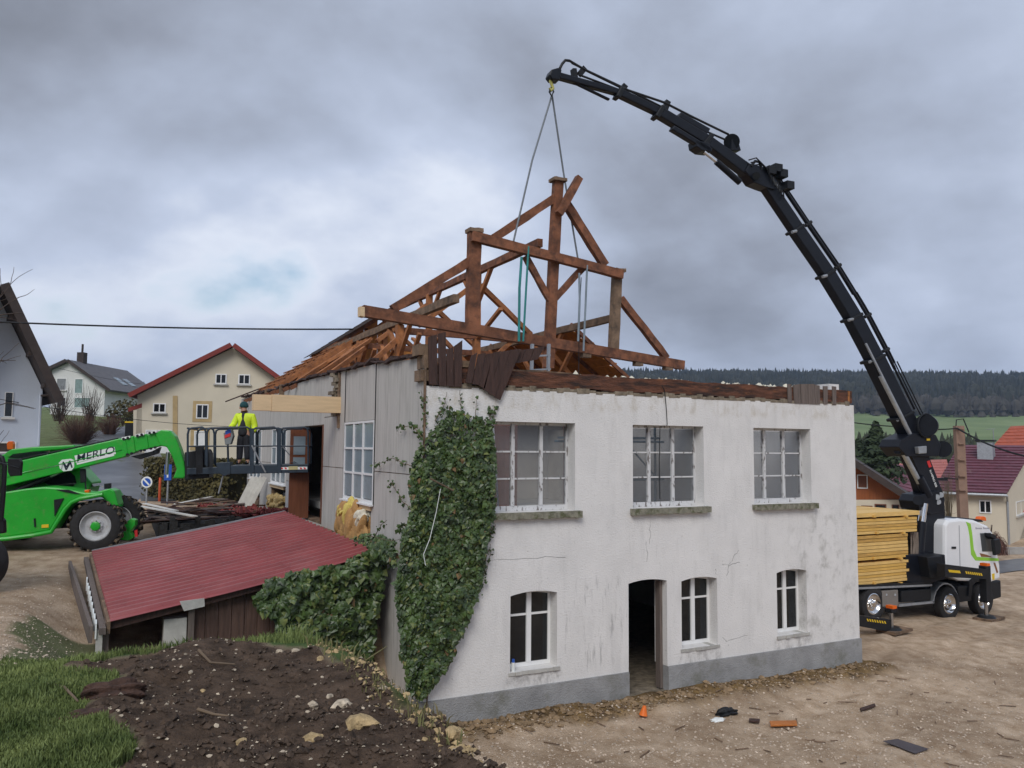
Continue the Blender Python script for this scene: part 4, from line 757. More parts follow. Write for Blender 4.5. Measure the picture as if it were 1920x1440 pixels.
IVY1 = [(792, 868), (802, 848), (815, 836), (830, 858), (846, 828), (862, 846), (880, 820), (895, 838), (912, 822), (926, 832), (929, 870), (926, 960), (912, 1030), (902, 1090), (882, 1150), (862, 1190), (842, 1240), (818, 1275), (792, 1312), (768, 1300), (756, 1240), (748, 1160), (742, 1090), (750, 1050), (758, 1000), (774, 960), (768, 905), (780, 850), (790, 820)]
ivy = thing('ivy_plant', 'dense dark ivy climbing the front corner of the white wall', 'ivy', (.3, -.3, -.4))
def grow(poly, n, toW, par, size, thick):
    q = poly_px(n, poly); x, y = q[:, 0], q[:, 1]; b = vnoise(x, y, 26, 5)*.6+vnoise(x, y, 9, 6)*.4
    dep = (thick*(.25+.9*b))*(.55+.45*rng.random(len(q)))
    P = []; Nn = []
    for i in range(len(q)):
        p, nn = toW(x[i], y[i], dep[i]); P.append(p); Nn.append(nn+rng.normal(0, .42, 3)+np.array([0, 0, .35]))
    P = np.array(P); Nn = np.array(Nn); u = rng.random(len(P)); u = np.where(vnoise(x, y, 18, 9) > .62, u*.72, u)
    for lo_, hi_, mt_ in ((.10, 2, ivyleaf), (.010, .10, ivypale), (-1, .010, ivydead)):
        k_ = (u >= lo_) & (u < hi_)
        if k_.any(): leaves(P[k_], Nn[k_], size, mt_, 'foliage', par)
def w1(px, py, d):
    p = onY(px, py, -d)
    if p[0] < .05-d*.35:
        k = min(1, (.05-p[0])/.7); p = onY(px, py, -d*(1-k*.55)) ; return p, V3((-.7, -.7, 0))
    return p, V3((0, -1, 0))
grow(IVY1, 15000, w1, ivy, .082, .32); grow([(805, 812), (840, 775), (868, 770), (895, 780), (926, 790), (928, 860), (790, 870)], 900, w1, ivy, .085, .15)
grow([(795, 850), (925, 850), (905, 1060), (850, 1200), (790, 1290), (775, 1280), (765, 1080), (780, 980)], 3500, lambda a, b, d: (onY(a, b, -d*.5), V3((0, -1, 0))), ivy, .10, .25)
def tendril(pts, par, plane, n=26, size=.06):
    q = [plane(*p) for p in pts]; path = []
    for i in range(len(q)-1):
        for t in np.linspace(0, 1, 6)[:-1]: path.append(q[i]*(1-t)+q[i+1]*t+rng.normal(0, .008, 3))
    path.append(q[-1]); MB().tube(path, .009, 5, .004).build('stem', stemm, par); P = np.array([path[int(rng.random()*(len(path)-1))] for _ in range(n)])+rng.normal(0, .035, (n, 3)); Nn = np.tile(np.array([-.1, -1, .2]), (n, 1))+rng.normal(0, .5, (n, 3)); leaves(P, Nn, size, ivyleaf, 'foliage', par)
F0 = lambda a, b: onY(a, b, -.05)
for t_ in ([(800, 800), (797, 760), (789, 732)], [(815, 790), (832, 762), (838, 735)], [(850, 800), (842, 775), (842, 762)], [(868, 800), (865, 765), (862, 732)], [(885, 810), (892, 772), (894, 745)], [(898, 820), (904, 800), (906, 787)], [(912, 810), (920, 780), (918, 760)], [(925, 800), (926, 775), (926, 760)], [(902, 1090), (915, 1060), (922, 1030)], [(900, 1110), (908, 1060), (920, 1020)], [(915, 1010), (922, 995), (929, 983)], [(905, 980), (912, 990), (914, 1010)]): tendril(t_, ivy, F0)
S0 = lambda a, b: onX(a, b, -.12)
for t_ in ([(785, 880), (765, 872), (735, 858), (710, 870), (700, 878)], [(775, 960), (755, 940), (735, 905), (728, 910)], [(790, 820), (775, 800), (752, 800), (745, 805)], [(770, 985), (757, 985), (745, 992)], [(730, 1060), (722, 1035), (718, 1000)]): tendril(t_, ivy, S0, 34, .075)
MB().tube([onY(826, 916, -.55), onY(818, 960, -.5), onY(806, 1010, -.5), onY(794, 1040, -.5), onY(798, 1060, -.5)], .006, 6).build('hanging_cord', whitepr, ivy); MB().tube([onY(806, 897, -.6), onY(835, 912, -.62), onY(850, 920, -.6)], .016, 6).build('dead_twig', stemm, ivy); MB().tube([onY(802, 1360, -.05), onY(799, 1330, -.06), onY(803, 1290, -.1)], .014, 6).build('root_stem', stemm, ivy)
IVY2 = [(490, 1140), (478, 1120), (505, 1085), (560, 1075), (640, 1055), (700, 1028), (720, 1050), (716, 1100), (704, 1160), (698, 1250), (680, 1280), (640, 1250), (600, 1225), (540, 1195), (512, 1160)]
ivy2 = thing('ivy_plant', 'ivy with larger leaves covering the plank wall under the red shed roof', 'ivy', (-1.3, 1.5, .8)); grow(IVY2, 6500, lambda a, b, d: (onY(a, b, 1.85-d), V3((-.2, -1, 0))), ivy2, .115, .6)
grow([(640, 1030), (662, 1005), (690, 1000), (715, 1005), (742, 1020), (745, 1060), (700, 1030), (660, 1035)], 900, lambda a, b, d: (onX(a, b, -.25-d*.3), V3((-1, -.5, .3))), ivy2, .085, .5)
for t_ in ([(570, 1075), (540, 1060), (505, 1045)], [(660, 1020), (690, 1005), (735, 1015), (752, 1010)], [(700, 1010), (715, 985), (725, 975)]): tendril(t_, ivy2, lambda a, b: onX(a, b, -.6), 16, .06)
# shrub twigs at the bank crest
tw = thing('dry_twig', 'dry bent twig arching over the crest of the soil bank', 'twig', onZ(690, 1262, 2.0)); MB().tube([onZ(655, 1265, 1.7), onZ(690, 1235, 1.9), onZ(725, 1212, 2.0)], .012, 5, .004).build('branch', drym, tw); blades_pts = np.array([onZ(705+20*rng.random(), 1225+25*rng.random(), 1.85) for _ in range(60)])
# ---------------------------------------------------------------- green telehandler with work platform
TH = math.radians(17); TO = onY(182, 1032, 9.7); th_h = V3((math.cos(TH), -math.sin(TH), 0)); th_l = V3((math.sin(TH), math.cos(TH), 0)); ZU = V3((0, 0, 1))
LW = lambda x, y, z: TO+th_h*x+th_l*y+ZU*z
def TP(px, py, y): return onP(px, py, TO+th_l*y, th_l)            # pixel -> point on the machine's lengthwise plane at offset y
def TLc(px, py, y): p = TP(px, py, y)-TO; return p@th_h, p[2]
tele = thing('telehandler', 'bright green telescopic handler with its boom out carrying a work platform', 'telehandler', TO+th_l*1.)
def tprism(name, pts, y0, y1, mt, par=tele, bevel=.03, smooth=False): return MB().prism([TP(a, b, y0) for a, b in pts], th_l*(y1-y0)).build(name, mt, par, smooth, bevel)
hood = tprism('engine_hood', [(-40, 930), (12, 922), (50, 916), (84, 913), (112, 915), (136, 919), (160, 924), (187, 923), (190, 928), (172, 930), (150, 933), (133, 940), (120, 952), (105, 977), (93, 995), (60, 1001), (12, 1007), (-40, 1010)], -.18, .62, green, bevel=.06)
MB().tube([TP(a, b, -.19) for a, b in ((193, 927), (172, 931), (150, 935), (134, 942), (122, 955), (108, 978), (96, 997), (60, 1004), (12, 1010), (-40, 1013))], .055, 8).build('fender_rim', green, hood, True)
tprism('vent_grille', [(101, 937), (119, 934), (102, 968)], -.215, -.18, dark, hood, 0); tprism('hood_slot', [(105, 918), (128, 918), (150, 926), (140, 926), (118, 922)], -.20, -.17, dark, hood, 0)
tprism('warning_plate', [(78, 984), (91, 983), (91, 989), (78, 990)], -.197, -.18, yellowpr, hood, 0); tprism('latch_handle', [(63, 972), (66, 972), (67, 988), (64, 988)], -.205, -.18, dark, hood, 0)
tprism('chassis', [(-40, 960), (190, 940), (215, 960), (215, 985), (-40, 1000)], .62, 1.35, dark, bevel=.02); tprism('front_fender', [(170, 925), (205, 916), (214, 920), (222, 948), (205, 950), (196, 935)], .0, .5, green)
tprism('far_fender', [(185, 924), (215, 918), (222, 930), (228, 950), (205, 950)], 1.45, 1.95, dkgreen)
cabm = tprism('cab_body', [(60, 895), (78, 860), (60, 845), (12, 850), (-20, 860), (-20, 925), (165, 925), (172, 905), (150, 880), (135, 838), (100, 836)], 1.15, 2.0, green, bevel=.05)
tprism('cab_side_window', [(72, 896), (90, 888), (130, 884), (140, 893), (143, 905), (136, 912), (90, 909)], 1.12, 1.149, carglass, cabm, 0); tprism('cab_roof', [(8, 850), (22, 842), (60, 838), (140, 834), (140, 840), (60, 848), (14, 858)], 1.0, 2.05, green, cabm)
tprism('roof_window', [(16, 858), (24, 851), (70, 846), (105, 848), (45, 860)], .985, 1.0, carglass, cabm, 0); tprism('windscreen', [(146, 882), (160, 892), (176, 912), (165, 914), (150, 900)], 1.2, 1.9, carglass, cabm, 0)
tprism('mirror', [(149, 879), (160, 879), (161, 904), (150, 906)], .75, .83, dark, bevel=.02); MB().tube([TP(160, 905, .8), TP(161, 918, .7)], .02).build('mirror_arm', dark, tele)
tprism('indicator_lamp', [(158, 919), (167, 918), (167, 928), (159, 928)], -.1, .05, orangeglass, bevel=.01); tprism('work_lamp', [(195, 907), (206, 906), (206, 916), (195, 917)], .9, 1.05, dark, bevel=.01)
tprism('beacon', [(12, 831), (16, 827), (23, 827), (25, 833), (24, 843), (13, 843)], 1.5, 1.65, orangeglass, bevel=.02)
# boom
YB0, YB1 = .62, 1.02
boom = tprism('boom', [(-70, 888), (225, 822), (236, 826), (240, 852), (233, 857), (-70, 931)], YB0, YB1, green, bevel=.025)
MB().beam(TP(-60, 911, YB0-.012), TP(228, 843, YB0-.012), .02, .015).build('boom_rib', green, boom)
for i, pts in enumerate(([(225, 824), (250, 817), (254, 848), (234, 855)], [(250, 819), (275, 813), (279, 841), (254, 847)], [(275, 815), (299, 809), (302, 836), (279, 841)])): tprism('boom_section', pts, YB0+.03*(i+1)*.7, YB1-.03*(i+1)*.7, green, boom, .02)
for cx, cy in ((232, 823), (240, 821), (258, 817), (266, 815), (281, 812), (289, 811), (239, 852), (247, 850), (264, 845), (271, 844), (283, 841), (291, 839)): c = TP(cx, cy, YB0+.01); MB().cyl(c-th_l*.03, c+th_l*.02, .035, n=10).build('wear_pad_bolt', dark, boom)
for x0 in (228, 254, 278): tprism('wear_pad', [(x0, 820-(x0-228)*.21), (x0+16, 817-(x0-228)*.21), (x0+16, 821-(x0-228)*.21), (x0, 824-(x0-228)*.21)], YB0-.01, YB0+.03, whitepr, boom, 0)
head = tprism('boom_head', [(290, 813), (302, 806), (318, 807), (328, 818), (337, 840), (345, 866), (349, 893), (343, 897), (324, 897), (331, 880), (322, 855), (312, 838), (300, 836)], YB0+.02, YB1-.02, green, bevel=.03)
MB().cyl(TP(315, 848, .82), TP(312, 890, .82), .05, n=10).build('tilt_cylinder', steel, head)
tprism('boom_hose_tray', [(245, 856), (285, 846), (300, 838), (296, 850), (262, 861)], YB0+.1, YB1-.1, dark, boom, .01)
for dz in (0, .05, .1): MB().tube([TP(-60, 884, YB0+.1+dz), TP(60, 856, YB0+.1+dz), TP(150, 837, YB0+.12+dz), TP(222, 821.5, YB0+.12+dz)], .018, 6).build('boom_hose', dark, boom, True)
MB().cyl(TP(20, 925, .82), TP(95, 893, .82), .07, n=12).build('lift_cylinder', dark, tele, True); MB().cyl(TP(95, 893, .82), TP(125, 880, .82), .045, n=12).build('lift_rod', steel, tele, True)
# lettering and emblem on the boom side
def text_obj(txt, size, mt, par, origin, xdir, ydir, name='lettering', ext=.003, shear=0, sx=1.0, bold=0):
    cu = bpy.data.curves.new(name, 'FONT'); cu.body = txt; cu.size = size; cu.extrude = ext; cu.shear = shear; cu.offset = bold
    tmp = bpy.data.objects.new(name, cu); COL.objects.link(tmp); dg = bpy.context.evaluated_depsgraph_get(); me = bpy.data.meshes.new_from_object(tmp.evaluated_get(dg)); bpy.data.objects.remove(tmp)
    x = nrm(xdir); y = nrm(V3(ydir)-x*(V3(ydir)@x)); z = np.cross(x, y); o_ = V3(origin)-ORI.get(par.as_pointer(), np.zeros(3))
    for v in me.vertices: p = o_+x*v.co.x*sx+y*v.co.y+z*v.co.z; v.co = Vector(p)
    return link(name, me, mt, par)
bx_ = TP(215, 849, YB0)-TP(143, 866, YB0); up_ = TP(143, 848, YB0)-TP(143, 866, YB0); blen = np.linalg.norm(bx_)
t_ = text_obj('MERLO', .265, navy, boom, TP(143, 866, YB0-.008), bx_, up_, shear=.25, ext=.002, bold=.001); xs_ = [V3(v.co)@nrm(bx_) for v in t_.data.vertices]; k_ = blen/(max(xs_)-min(xs_)); x0_ = min(xs_)
for v in t_.data.vertices: v.co = Vector(V3(v.co)+nrm(bx_)*((V3(v.co)@nrm(bx_)-x0_)*(k_-1)))
MB().beam(TP(144, 870, YB0-.004), TP(214, 853, YB0-.004), .006, .045).build('white_underline', whitepr, boom); MB().beam(TP(141, 861, YB0-.003), TP(216, 844.5, YB0-.003), .004, .19, up=up_).build('white_lettering_ground', whitepr, boom)
MB().beam(TP(40, 887, YB0-.003), TP(110, 872, YB0-.003), .004, .02).build('white_stripe', whitepr, boom)
tprism('emblem_plate', [(110, 868), (116, 862), (133, 860), (139, 863), (139, 876), (134, 882), (119, 884), (112, 878)], YB0-.008, YB0, whitepr, boom, 0)
for a, b in (((115, 880), (118, 866)), ((118, 866), (125, 876)), ((125, 876), (131, 864)), ((131, 864), (135, 877)), ((119, 868), (124, 881)), ((124, 881), (131, 868))): MB().beam(TP(*a, YB0-.011), TP(*b, YB0-.011), .005, .035, up=up_).build('emblem_stroke', navy, boom)
# wheels
def wheel(par, c, axis, R_, wdt, tm_, rm, hubm, lugs=0, face=-1):
    """tyre with rounded shoulders, dished rim, hub; axis unit vector, face = side shown"""
    ax = nrm(axis); u = nrm(np.cross(ax, ZU)); v = np.cross(ax, u); c = V3(c); n = 36
    def lathe(prof, nm, mt, p_):
        vs = []; fs = []; m_ = len(prof)
        for k in range(n):
            a = 2*math.pi*k/n; d = math.cos(a)*u+math.sin(a)*v; vs += [c+d*r_+ax*s_ for r_, s_ in prof]
        for k in range(n):
            for j in range(m_-1): fs.append((k*m_+j, ((k+1) % n)*m_+j, ((k+1) % n)*m_+j+1, k*m_+j+1))
        return MB().add(vs, fs).build(nm, mt, p_, True)
    h_ = wdt/2; rr = R_*.60
    ty = lathe([(rr, -h_*.8), (rr+.03, -h_), (R_*.88, -h_), (R_*.965, -h_*.82), (R_, -h_*.45), (R_, h_*.45), (R_*.965, h_*.82), (R_*.88, h_), (rr+.03, h_), (rr, h_*.8)], 'tyre', rubber, par)
    f_ = face
    ri = lathe([(rr+.005, f_*h_*.82), (rr-.02, f_*h_*.86), (rr-.05, f_*h_*.55), (rr*.72, f_*h_*.35), (rr*.5, f_*h_*.38), (rr*.42, f_*h_*.58), (rr*.40, f_*h_*.60), (0.001, f_*h_*.60)], 'rim', rm, ty)
    lathe([(rr*.30, f_*h_*.59), (rr*.30, f_*h_*.85), (rr*.22, f_*h_*.92), (.001, f_*h_*.92)], 'hub', hubm, ty); lathe([(rr, -f_*h_*.8), (.001, -f_*h_*.5)], 'rim_back', dark, ty)
    for k in range(8):
        a = 2*math.pi*k/8; p = c+(math.cos(a)*u+math.sin(a)*v)*rr*.37+ax*f_*h_*.6; MB().cyl(p, p+ax*f_*.03, .018, n=6).build('wheel_nut', rm, ri)
    if lugs:
        lg = MB()
        for k in range(lugs):
            a = 2*math.pi*(k+.5*(0))/lugs
            for s in (-1, 1):
                a2 = a+(math.pi/lugs if s > 0 else 0); d = math.cos(a2)*u+math.sin(a2)*v; t = -math.sin(a2)*u+math.cos(a2)*v; lg.obox(c+d*(R_+.008)+ax*s*h_*.52, d*.032, nrm(ax*s+t*.55)*h_*.52, nrm(t-ax*s*.55)*R_*.045)
        tag(lg.build('tread_lugs', tm_, ty), kind='stuff')
    return ty
cx_, cz_ = TLc(182, 987, -.02); RT = .62
wheel(tele, LW(cx_, 0, cz_+.02), th_l, RT, .40, muddy, rimgrey, green, 22); wheel(tele, LW(cx_, 1.85, cz_+.02), th_l, RT, .40, muddy, rimgrey, green, 22)
wheel(tele, LW(cx_-2.75, .02, cz_-.02), th_l, RT, .40, muddy, rimgrey, green, 22); wheel(tele, LW(cx_-2.75, 1.85, cz_-.02), th_l, RT, .40, muddy, rimgrey, green, 22)
tprism('stabiliser_leg', [(228, 985), (246, 972), (254, 975), (253, 985), (244, 998), (250, 1008), (240, 1014), (226, 1012)], .35, .6, green, bevel=.02); tprism('reflector', [(252, 995), (257, 993), (258, 1006), (253, 1007)], .3, .35, redpr, bevel=0)
MB().cyl(LW(cx_, .2, cz_), LW(cx_, 1.65, cz_), .12, n=12).build('front_axle', dark, tele); MB().cyl(LW(cx_-2.75, .2, cz_), LW(cx_-2.75, 1.65, cz_), .12, n=12).build('rear_axle', dark, tele)
# work platform, carried by the boom: part of the machine
PB0, PB1 = .10, 1.30
plat = tprism('work_platform', [(428, 873), (578, 870), (578, 886), (428, 889)], PB0, PB1, basket, bevel=.012); tprism('platform_tail', [(350, 878), (420, 876), (420, 888), (350, 890)], PB0+.2, PB1-.2, basket, plat, .01)
tprism('mount_carriage', [(346, 848), (388, 842), (392, 850), (392, 896), (346, 900)], PB0+.35, PB1-.25, dark, plat, .02); tprism('carriage_block', [(366, 836), (380, 836), (381, 888), (367, 890)], PB0+.2, PB0+.45, dark, plat, .01)
tprism('slew_gusset', [(405, 868), (432, 866), (432, 888), (420, 893), (408, 886)], PB0-.02, PB0+.4, basket, plat, .01)
for yy in (PB0, PB1):
    for x0, x1 in ((352, 386), (388, 470), (472, 521), (524, 578)):
        q = [(x0, 874), (x0, 814), (x0+2, 806), (x0+7, 803), (x1-7, 801), (x1-2, 804), (x1, 812), (x1, 872)]
        off = 0 if yy == PB0 else 0
        P_ = [TP(a, b, PB0)+th_l*(yy-PB0) for a, b in q]; MB().tube(P_, .028, 8).build('guard_rail', basket, plat, True); m0, m1 = TP(x0, 837, PB0)+th_l*(yy-PB0), TP(x1, 836, PB0)+th_l*(yy-PB0); MB().tube([m0, m1], .020, 6).build('mid_rail', basket, plat)
for xx in (352, 578): MB().tube([TP(xx, 803, PB0), TP(xx, 803, PB0)+th_l*(PB1-PB0)], .026, 8).build('end_rail', basket, plat); MB().tube([TP(xx, 837, PB0), TP(xx, 837, PB0)+th_l*(PB1-PB0)], .02, 8).build('end_mid_rail', basket, plat)
for x0, x1 in ((470, 473), (521, 524)): tprism('gate_post', [(x0, 803), (x1+3, 803), (x1+3, 886), (x0, 888)], PB0-.03, PB0+.02, basket, plat, 0)
MB().tube([TP(472, 835, PB0-.04), TP(498, 886, PB0-.04)], .022, 6).build('diagonal_stay', galv, plat); MB().tube([TP(530, 838, PB0+.5), TP(556, 868, PB0+.5)], .015, 6).build('diagonal_stay', galv, plat); MB().tube([TP(420, 885, .4), TP(410, 925, .45)], .025, 6).build('prop_tube', galv, plat)
n_ = 7
for k in range(n_):
    a = 525+(575-525)*k/n_; b = 525+(575-525)*(k+1)/n_
    if k in (2, 3, 4): continue
    tprism('red_chevron' if k % 1 == 0 else 'x', [(a+1, 876.5), (a+4.5, 876.4), (a+6, 879.6), (a+2.5, 879.7)], PB0-.008, PB0-.001, redpr, plat, 0)
tprism('white_band', [(525, 876), (576, 875), (576, 880), (525, 881)], PB0-.004, PB0-.0005, whitepr, plat, 0); tprism('yellow_plate', [(541, 874.5), (558, 874), (558, 880.5), (541, 881)], PB0-.02, PB0-.009, M('yellowed_plate', (.45, .40, .2), .6, var=.1), plat, 0)
tprism('control_box', [(419, 812), (434, 805), (437, 818), (432, 833), (422, 834)], PB0+.1, PB0+.4, M('grey_control_box', (.2, .22, .22), .5, var=.1), plat, .01); tprism('blue_label', [(422, 808), (432, 804), (433, 811), (423, 815)], PB0+.085, PB0+.1, bluepr, plat, 0); tprism('red_label', [(421, 816), (432, 812), (432, 818), (421, 822)], PB0+.085, PB0+.1, redpr, plat, 0)
MB().tube([TP(427, 833, .35), TP(428, 870, .35)], .03).build('control_stand', basket, plat); MB().tube([TP(545, 868, .3), TP(552, 866, .3), TP(560, 870, .35), TP(548, 872, .3)], .012).build('coiled_cable', dark, plat)
# ---------------------------------------------------------------- worker
def skin_mesh(name, joints, edges, mt, par, root=0, sub=2):
    me = bpy.data.meshes.new(name); o_ = ORI.get(par.as_pointer(), np.zeros(3)) if par is not None else np.zeros(3)
    me.from_pydata([tuple(V3(j[0])-o_) for j in joints], edges, []); me.update(); ob = link(name, me, mt, par); sk = ob.modifiers.new('skin', 'SKIN'); sk.use_smooth_shade = True
    for i, j in enumerate(joints):
        r_ = j[1]; sv = me.skin_vertices[0].data[i]; sv.radius = r_ if isinstance(r_, tuple) else (r_, r_); sv.use_root = i == root
    sb = ob.modifiers.new('sub', 'SUBSURF'); sb.levels = sb.render_levels = sub; return ob
hivis = M('hi_vis_yellow', (.62, .80, .03), .6, var=.12, scale=6); darkcloth = M('dark_work_clothes', (.025, .027, .032), .9, var=.3, scale=8); skinm = M('skin', (.42, .23, .16), .6, var=.08); teal_hat = M('teal_knit_hat', (.015, .06, .065), .95, var=.2, scale=25, bump=.5)
B0 = TP(456, 871, .62); s_, f_ = nrm(CR*V3((1, 1, 0))), -nrm(CF*V3((1, 1, 0)))
hp = 1.75*113/ (1500*1.75/np.linalg.norm(B0-CAM)) if False else 1.72
J = lambda a, b, c: B0+s_*a+f_*b+ZU*c*.94
man = thing('person', 'worker in hi-vis yellow jacket and dark knit hat standing on the platform at its controls', 'person', B0)
hd = J(-.03, .02, 1.62)
# body, one continuous skinned figure: pelvis, spine, neck, head, arms, legs
bj = [(J(0, 0, .93), (.09, .08)), (J(0, 0, 1.15), (.10, .07)), (J(0, 0, 1.38), (.13, .08)), (J(-.005, .01, 1.49), .055), (J(-.02, .02, 1.56), .075), (J(-.03, .025, 1.66), .085), (J(-.03, .02, 1.73), .06),
      (J(-.17, 0, 1.40), .065), (J(-.25, .06, 1.15), .05), (J(-.30, .26, 1.05), .04), (J(-.31, .33, 1.05), .032), (J(.18, 0, 1.40), .065), (J(.25, -.02, 1.13), .05), (J(.26, .08, .90), .042), (J(.26, .11, .82), .032),
      (J(-.09, 0, .88), .10), (J(-.10, .02, .48), .07), (J(-.10, 0, .10), .05), (J(-.11, .13, .04), .04), (J(.09, 0, .88), .10), (J(.11, .02, .48), .07), (J(.12, 0, .10), .05), (J(.14, .13, .04), .04)]
be = [(0, 1), (1, 2), (2, 3), (3, 4), (4, 5), (5, 6), (2, 7), (7, 8), (8, 9), (9, 10), (2, 11), (11, 12), (12, 13), (13, 14), (0, 15), (15, 16), (16, 17), (17, 18), (0, 19), (19, 20), (20, 21), (21, 22)]
body = skin_mesh('body', bj, be, skinm, man)
nose = hd+nrm(-s_*.85+f_*.5)*.095+ZU*.02; MB().obox(nose, s_*.018, f_*.018, ZU*.025).build('nose', skinm, man, True)
jk = skin_mesh('jacket', [(J(0, 0, .92), (.20, .14)), (J(0, 0, 1.15), (.19, .135)), (J(0, 0, 1.40), (.19, .125)), (J(0, 0, 1.48), (.09, .08)), (J(-.20, 0, 1.40), .10), (J(-.28, .07, 1.14), .085), (J(-.31, .24, 1.06), .07), (J(.21, 0, 1.40), .10), (J(.28, -.02, 1.12), .09), (J(.27, .07, .92), .075)], [(0, 1), (1, 2), (2, 3), (2, 4), (4, 5), (5, 6), (2, 7), (7, 8), (8, 9)], hivis, man)
skin_mesh('dark_sweater', [(J(-.02, .06, .80), (.16, .12)), (J(-.02, .085, 1.15), (.10, .09)), (J(-.01, .075, 1.42), (.085, .07)), (J(-.01, .03, 1.52), (.065, .06))], [(0, 1), (1, 2), (2, 3)], darkcloth, man)
for sg in (-1, 1): skin_mesh('trouser_leg', [(J(sg*.06, 0, .94), (.13, .12)), (J(sg*.10, .01, .52), .10), (J(sg*.11, 0, .12), .085)], [(0, 1), (1, 2)], darkcloth, man); skin_mesh('boot', [(J(sg*.11, -.03, .06), .06), (J(sg*.13, .14, .05), .05)], [(0, 1)], dark, man)
bm = bmesh.new(); bmesh.ops.create_uvsphere(bm, u_segments=20, v_segments=12, radius=.118)
for v in bm.verts:
    if v.co.z < -.01: v.co.z = -.01-.3*abs(v.co.z)
    v.co.z *= 1.15
me = bpy.data.meshes.new('knit_hat'); bm.to_mesh(me); bm.free(); hat = link('knit_hat', me, teal_hat, man, True); hat.location = tuple(J(-.03, .01, 1.69)-B0)
for sg, w_, dr in ((-1, bj[10][0], nrm(-s_*.2+f_)), (1, bj[14][0], nrm(f_*.3-ZU))):
    sd_ = nrm(np.cross(dr, ZU+s_*.2)); up2 = np.cross(sd_, dr); js = [(w_, .03), (w_+dr*.07, (.04, .022))]; ed = [(0, 1)]
    for k, ln in enumerate((.06, .075, .08, .07)):
        b_ = w_+dr*.09+sd_*(-.036+.024*k); n0 = len(js); js += [(b_, .011), (b_+dr*ln*.6-up2*.012, .010), (b_+dr*ln*.8-up2*.045, .009)]; ed += [(1, n0), (n0, n0+1), (n0+1, n0+2)]
    n0 = len(js); js += [(w_+dr*.045+sd_*.05, .012), (w_+dr*.085+sd_*.062-up2*.02, .010)]; ed += [(1, n0), (n0, n0+1)]; skin_mesh('gloved_hand', js, ed, darkcloth, man, 0, 1)
for z_ in (1.02, 1.22): MB().cyl(J(0, .0, z_-.02), J(0, 0, z_+.02), .001, n=6)
# ---------------------------------------------------------------- second machine, only its edge in view at the far left
_ds = np.linspace(8, 18, 400); DM = next((d for d in _ds if atd(-46, 1112, d)[2] <= gz(*atd(-46, 1112, d)[:2])), 11.5)
mc = thing('parked_machine', 'dark cab edge of a second machine with a black mirror beside the telehandler', 'machine', atd(-46, 1112, DM)); PM = lambda a, b, d=None: atd(a, b, DM if d is None else d-11.5+DM)
MB().tube([PM(-60, 850), PM(-12, 851), PM(4, 858), PM(9, 875), PM(6, 930), PM(2, 975)], .045, 8).build('cab_post', dark, mc, True); MB().prism([PM(-70, 856), PM(3, 860), PM(6, 880), PM(2, 970), PM(-70, 970)], nrm(CF*V3((1, 1, 0)))*.03).build('cab_window', carglass, mc)
MB().tube([PM(0, 867, 11.3), PM(20, 873, 11.1), PM(36, 877, 11.0)], .012, 6).build('mirror_arm', dark, mc); MB().prism([PM(14, 860, 11.1), PM(36, 860, 11.05), PM(40, 866, 11.04), PM(38, 892, 11.05), PM(18, 893, 11.1), PM(14, 885, 11.1)], nrm(CF*V3((1, 1, 0)))*.07).build('mirror', dark, mc, False, .015)
MB().prism([PM(-60, 975), PM(-2, 966), PM(6, 976), PM(7, 1000), PM(-60, 1006)], nrm(CF*V3((1, 1, 0)))*.12).build('mudguard', dark, mc, False, .03)
wc = PM(-46, 1056); wheel(mc, wc, CF*V3((1, 1, 0)), 56*DM/FPX, .35, rubber, rimgrey, dark, 0)
MB().prism([PM(-330, 850), PM(-72, 850), PM(-62, 1010), PM(-100, 1050), PM(-330, 1060)], -nrm(CF*V3((1, 1, 0)))*.8).build('cab_body', dark, mc)
# ---------------------------------------------------------------- crane truck (along X, nose away to the right)
YN, YF = 3.25, 5.75
TRK = lambda px, py, y=YN: onY(px, py, y)
trk = thing('crane_truck', 'white cab crane truck with black loader crane reaching over the workshop', 'truck', TRK(1740, 1150)+V3((0, 1.2, 0)))
def rprism(name, pts, y0, y1, mt, par=trk, bevel=.02): return MB().prism([TRK(a, b, y0) for a, b in pts], (0, y1-y0, 0)).build(name, mt, par, False, bevel)
cabp = [(1772, 1078), (1772, 984), (1778, 975), (1800, 972), (1828, 975), (1852, 985), (1863, 1000), (1870, 1030), (1876, 1060), (1877, 1086), (1860, 1092), (1800, 1090)]
cab = rprism('cab', cabp, YN, YF, whitecab, bevel=.09); rprism('cab_window', [(1838, 1000), (1858, 999), (1863, 1034), (1842, 1034)], YN-.012, YN+.001, carglass, cab, 0); rprism('rear_roof_spoiler', [(1772, 976), (1800, 970), (1840, 974), (1845, 979), (1800, 978), (1772, 984)], YN+.1, YF-.1, dark, cab, .02)
stripe = [(1811, 978), (1820, 982), (1823, 1000), (1826, 1030), (1832, 1044), (1872, 1047), (1873, 1052), (1829, 1051), (1821, 1040), (1818, 1005), (1815, 988)]
rprism('green_stripe', stripe, YN-.006, YN, lime, cab, 0); rprism('brown_patch', [(1837, 1037), (1850, 1040), (1862, 1045), (1840, 1044)], YN-.007, YN, brownst, cab, 0); rprism('dark_outline', [(1863, 1055), (1866, 1055), (1872, 1073), (1869, 1075)], YN-.007, YN, brownst, cab, 0)
rprism('door_handle', [(1785, 1025), (1793, 1025), (1793, 1029), (1785, 1029)], YN-.02, YN, dark, cab, 0); rprism('door_seam', [(1798, 985), (1799, 985), (1801, 1070), (1800, 1070)], YN-.005, YN, galv, cab, 0); rprism('mirror', [(1864, 1012), (1875, 1010), (1878, 1022), (1877, 1038), (1867, 1042)], YN-.32, YN-.2, dark, cab, .03); rprism('mirror_bracket', [(1858, 1000), (1868, 1004), (1866, 1012), (1858, 1006)], YN-.22, YN, dark, cab, 0)
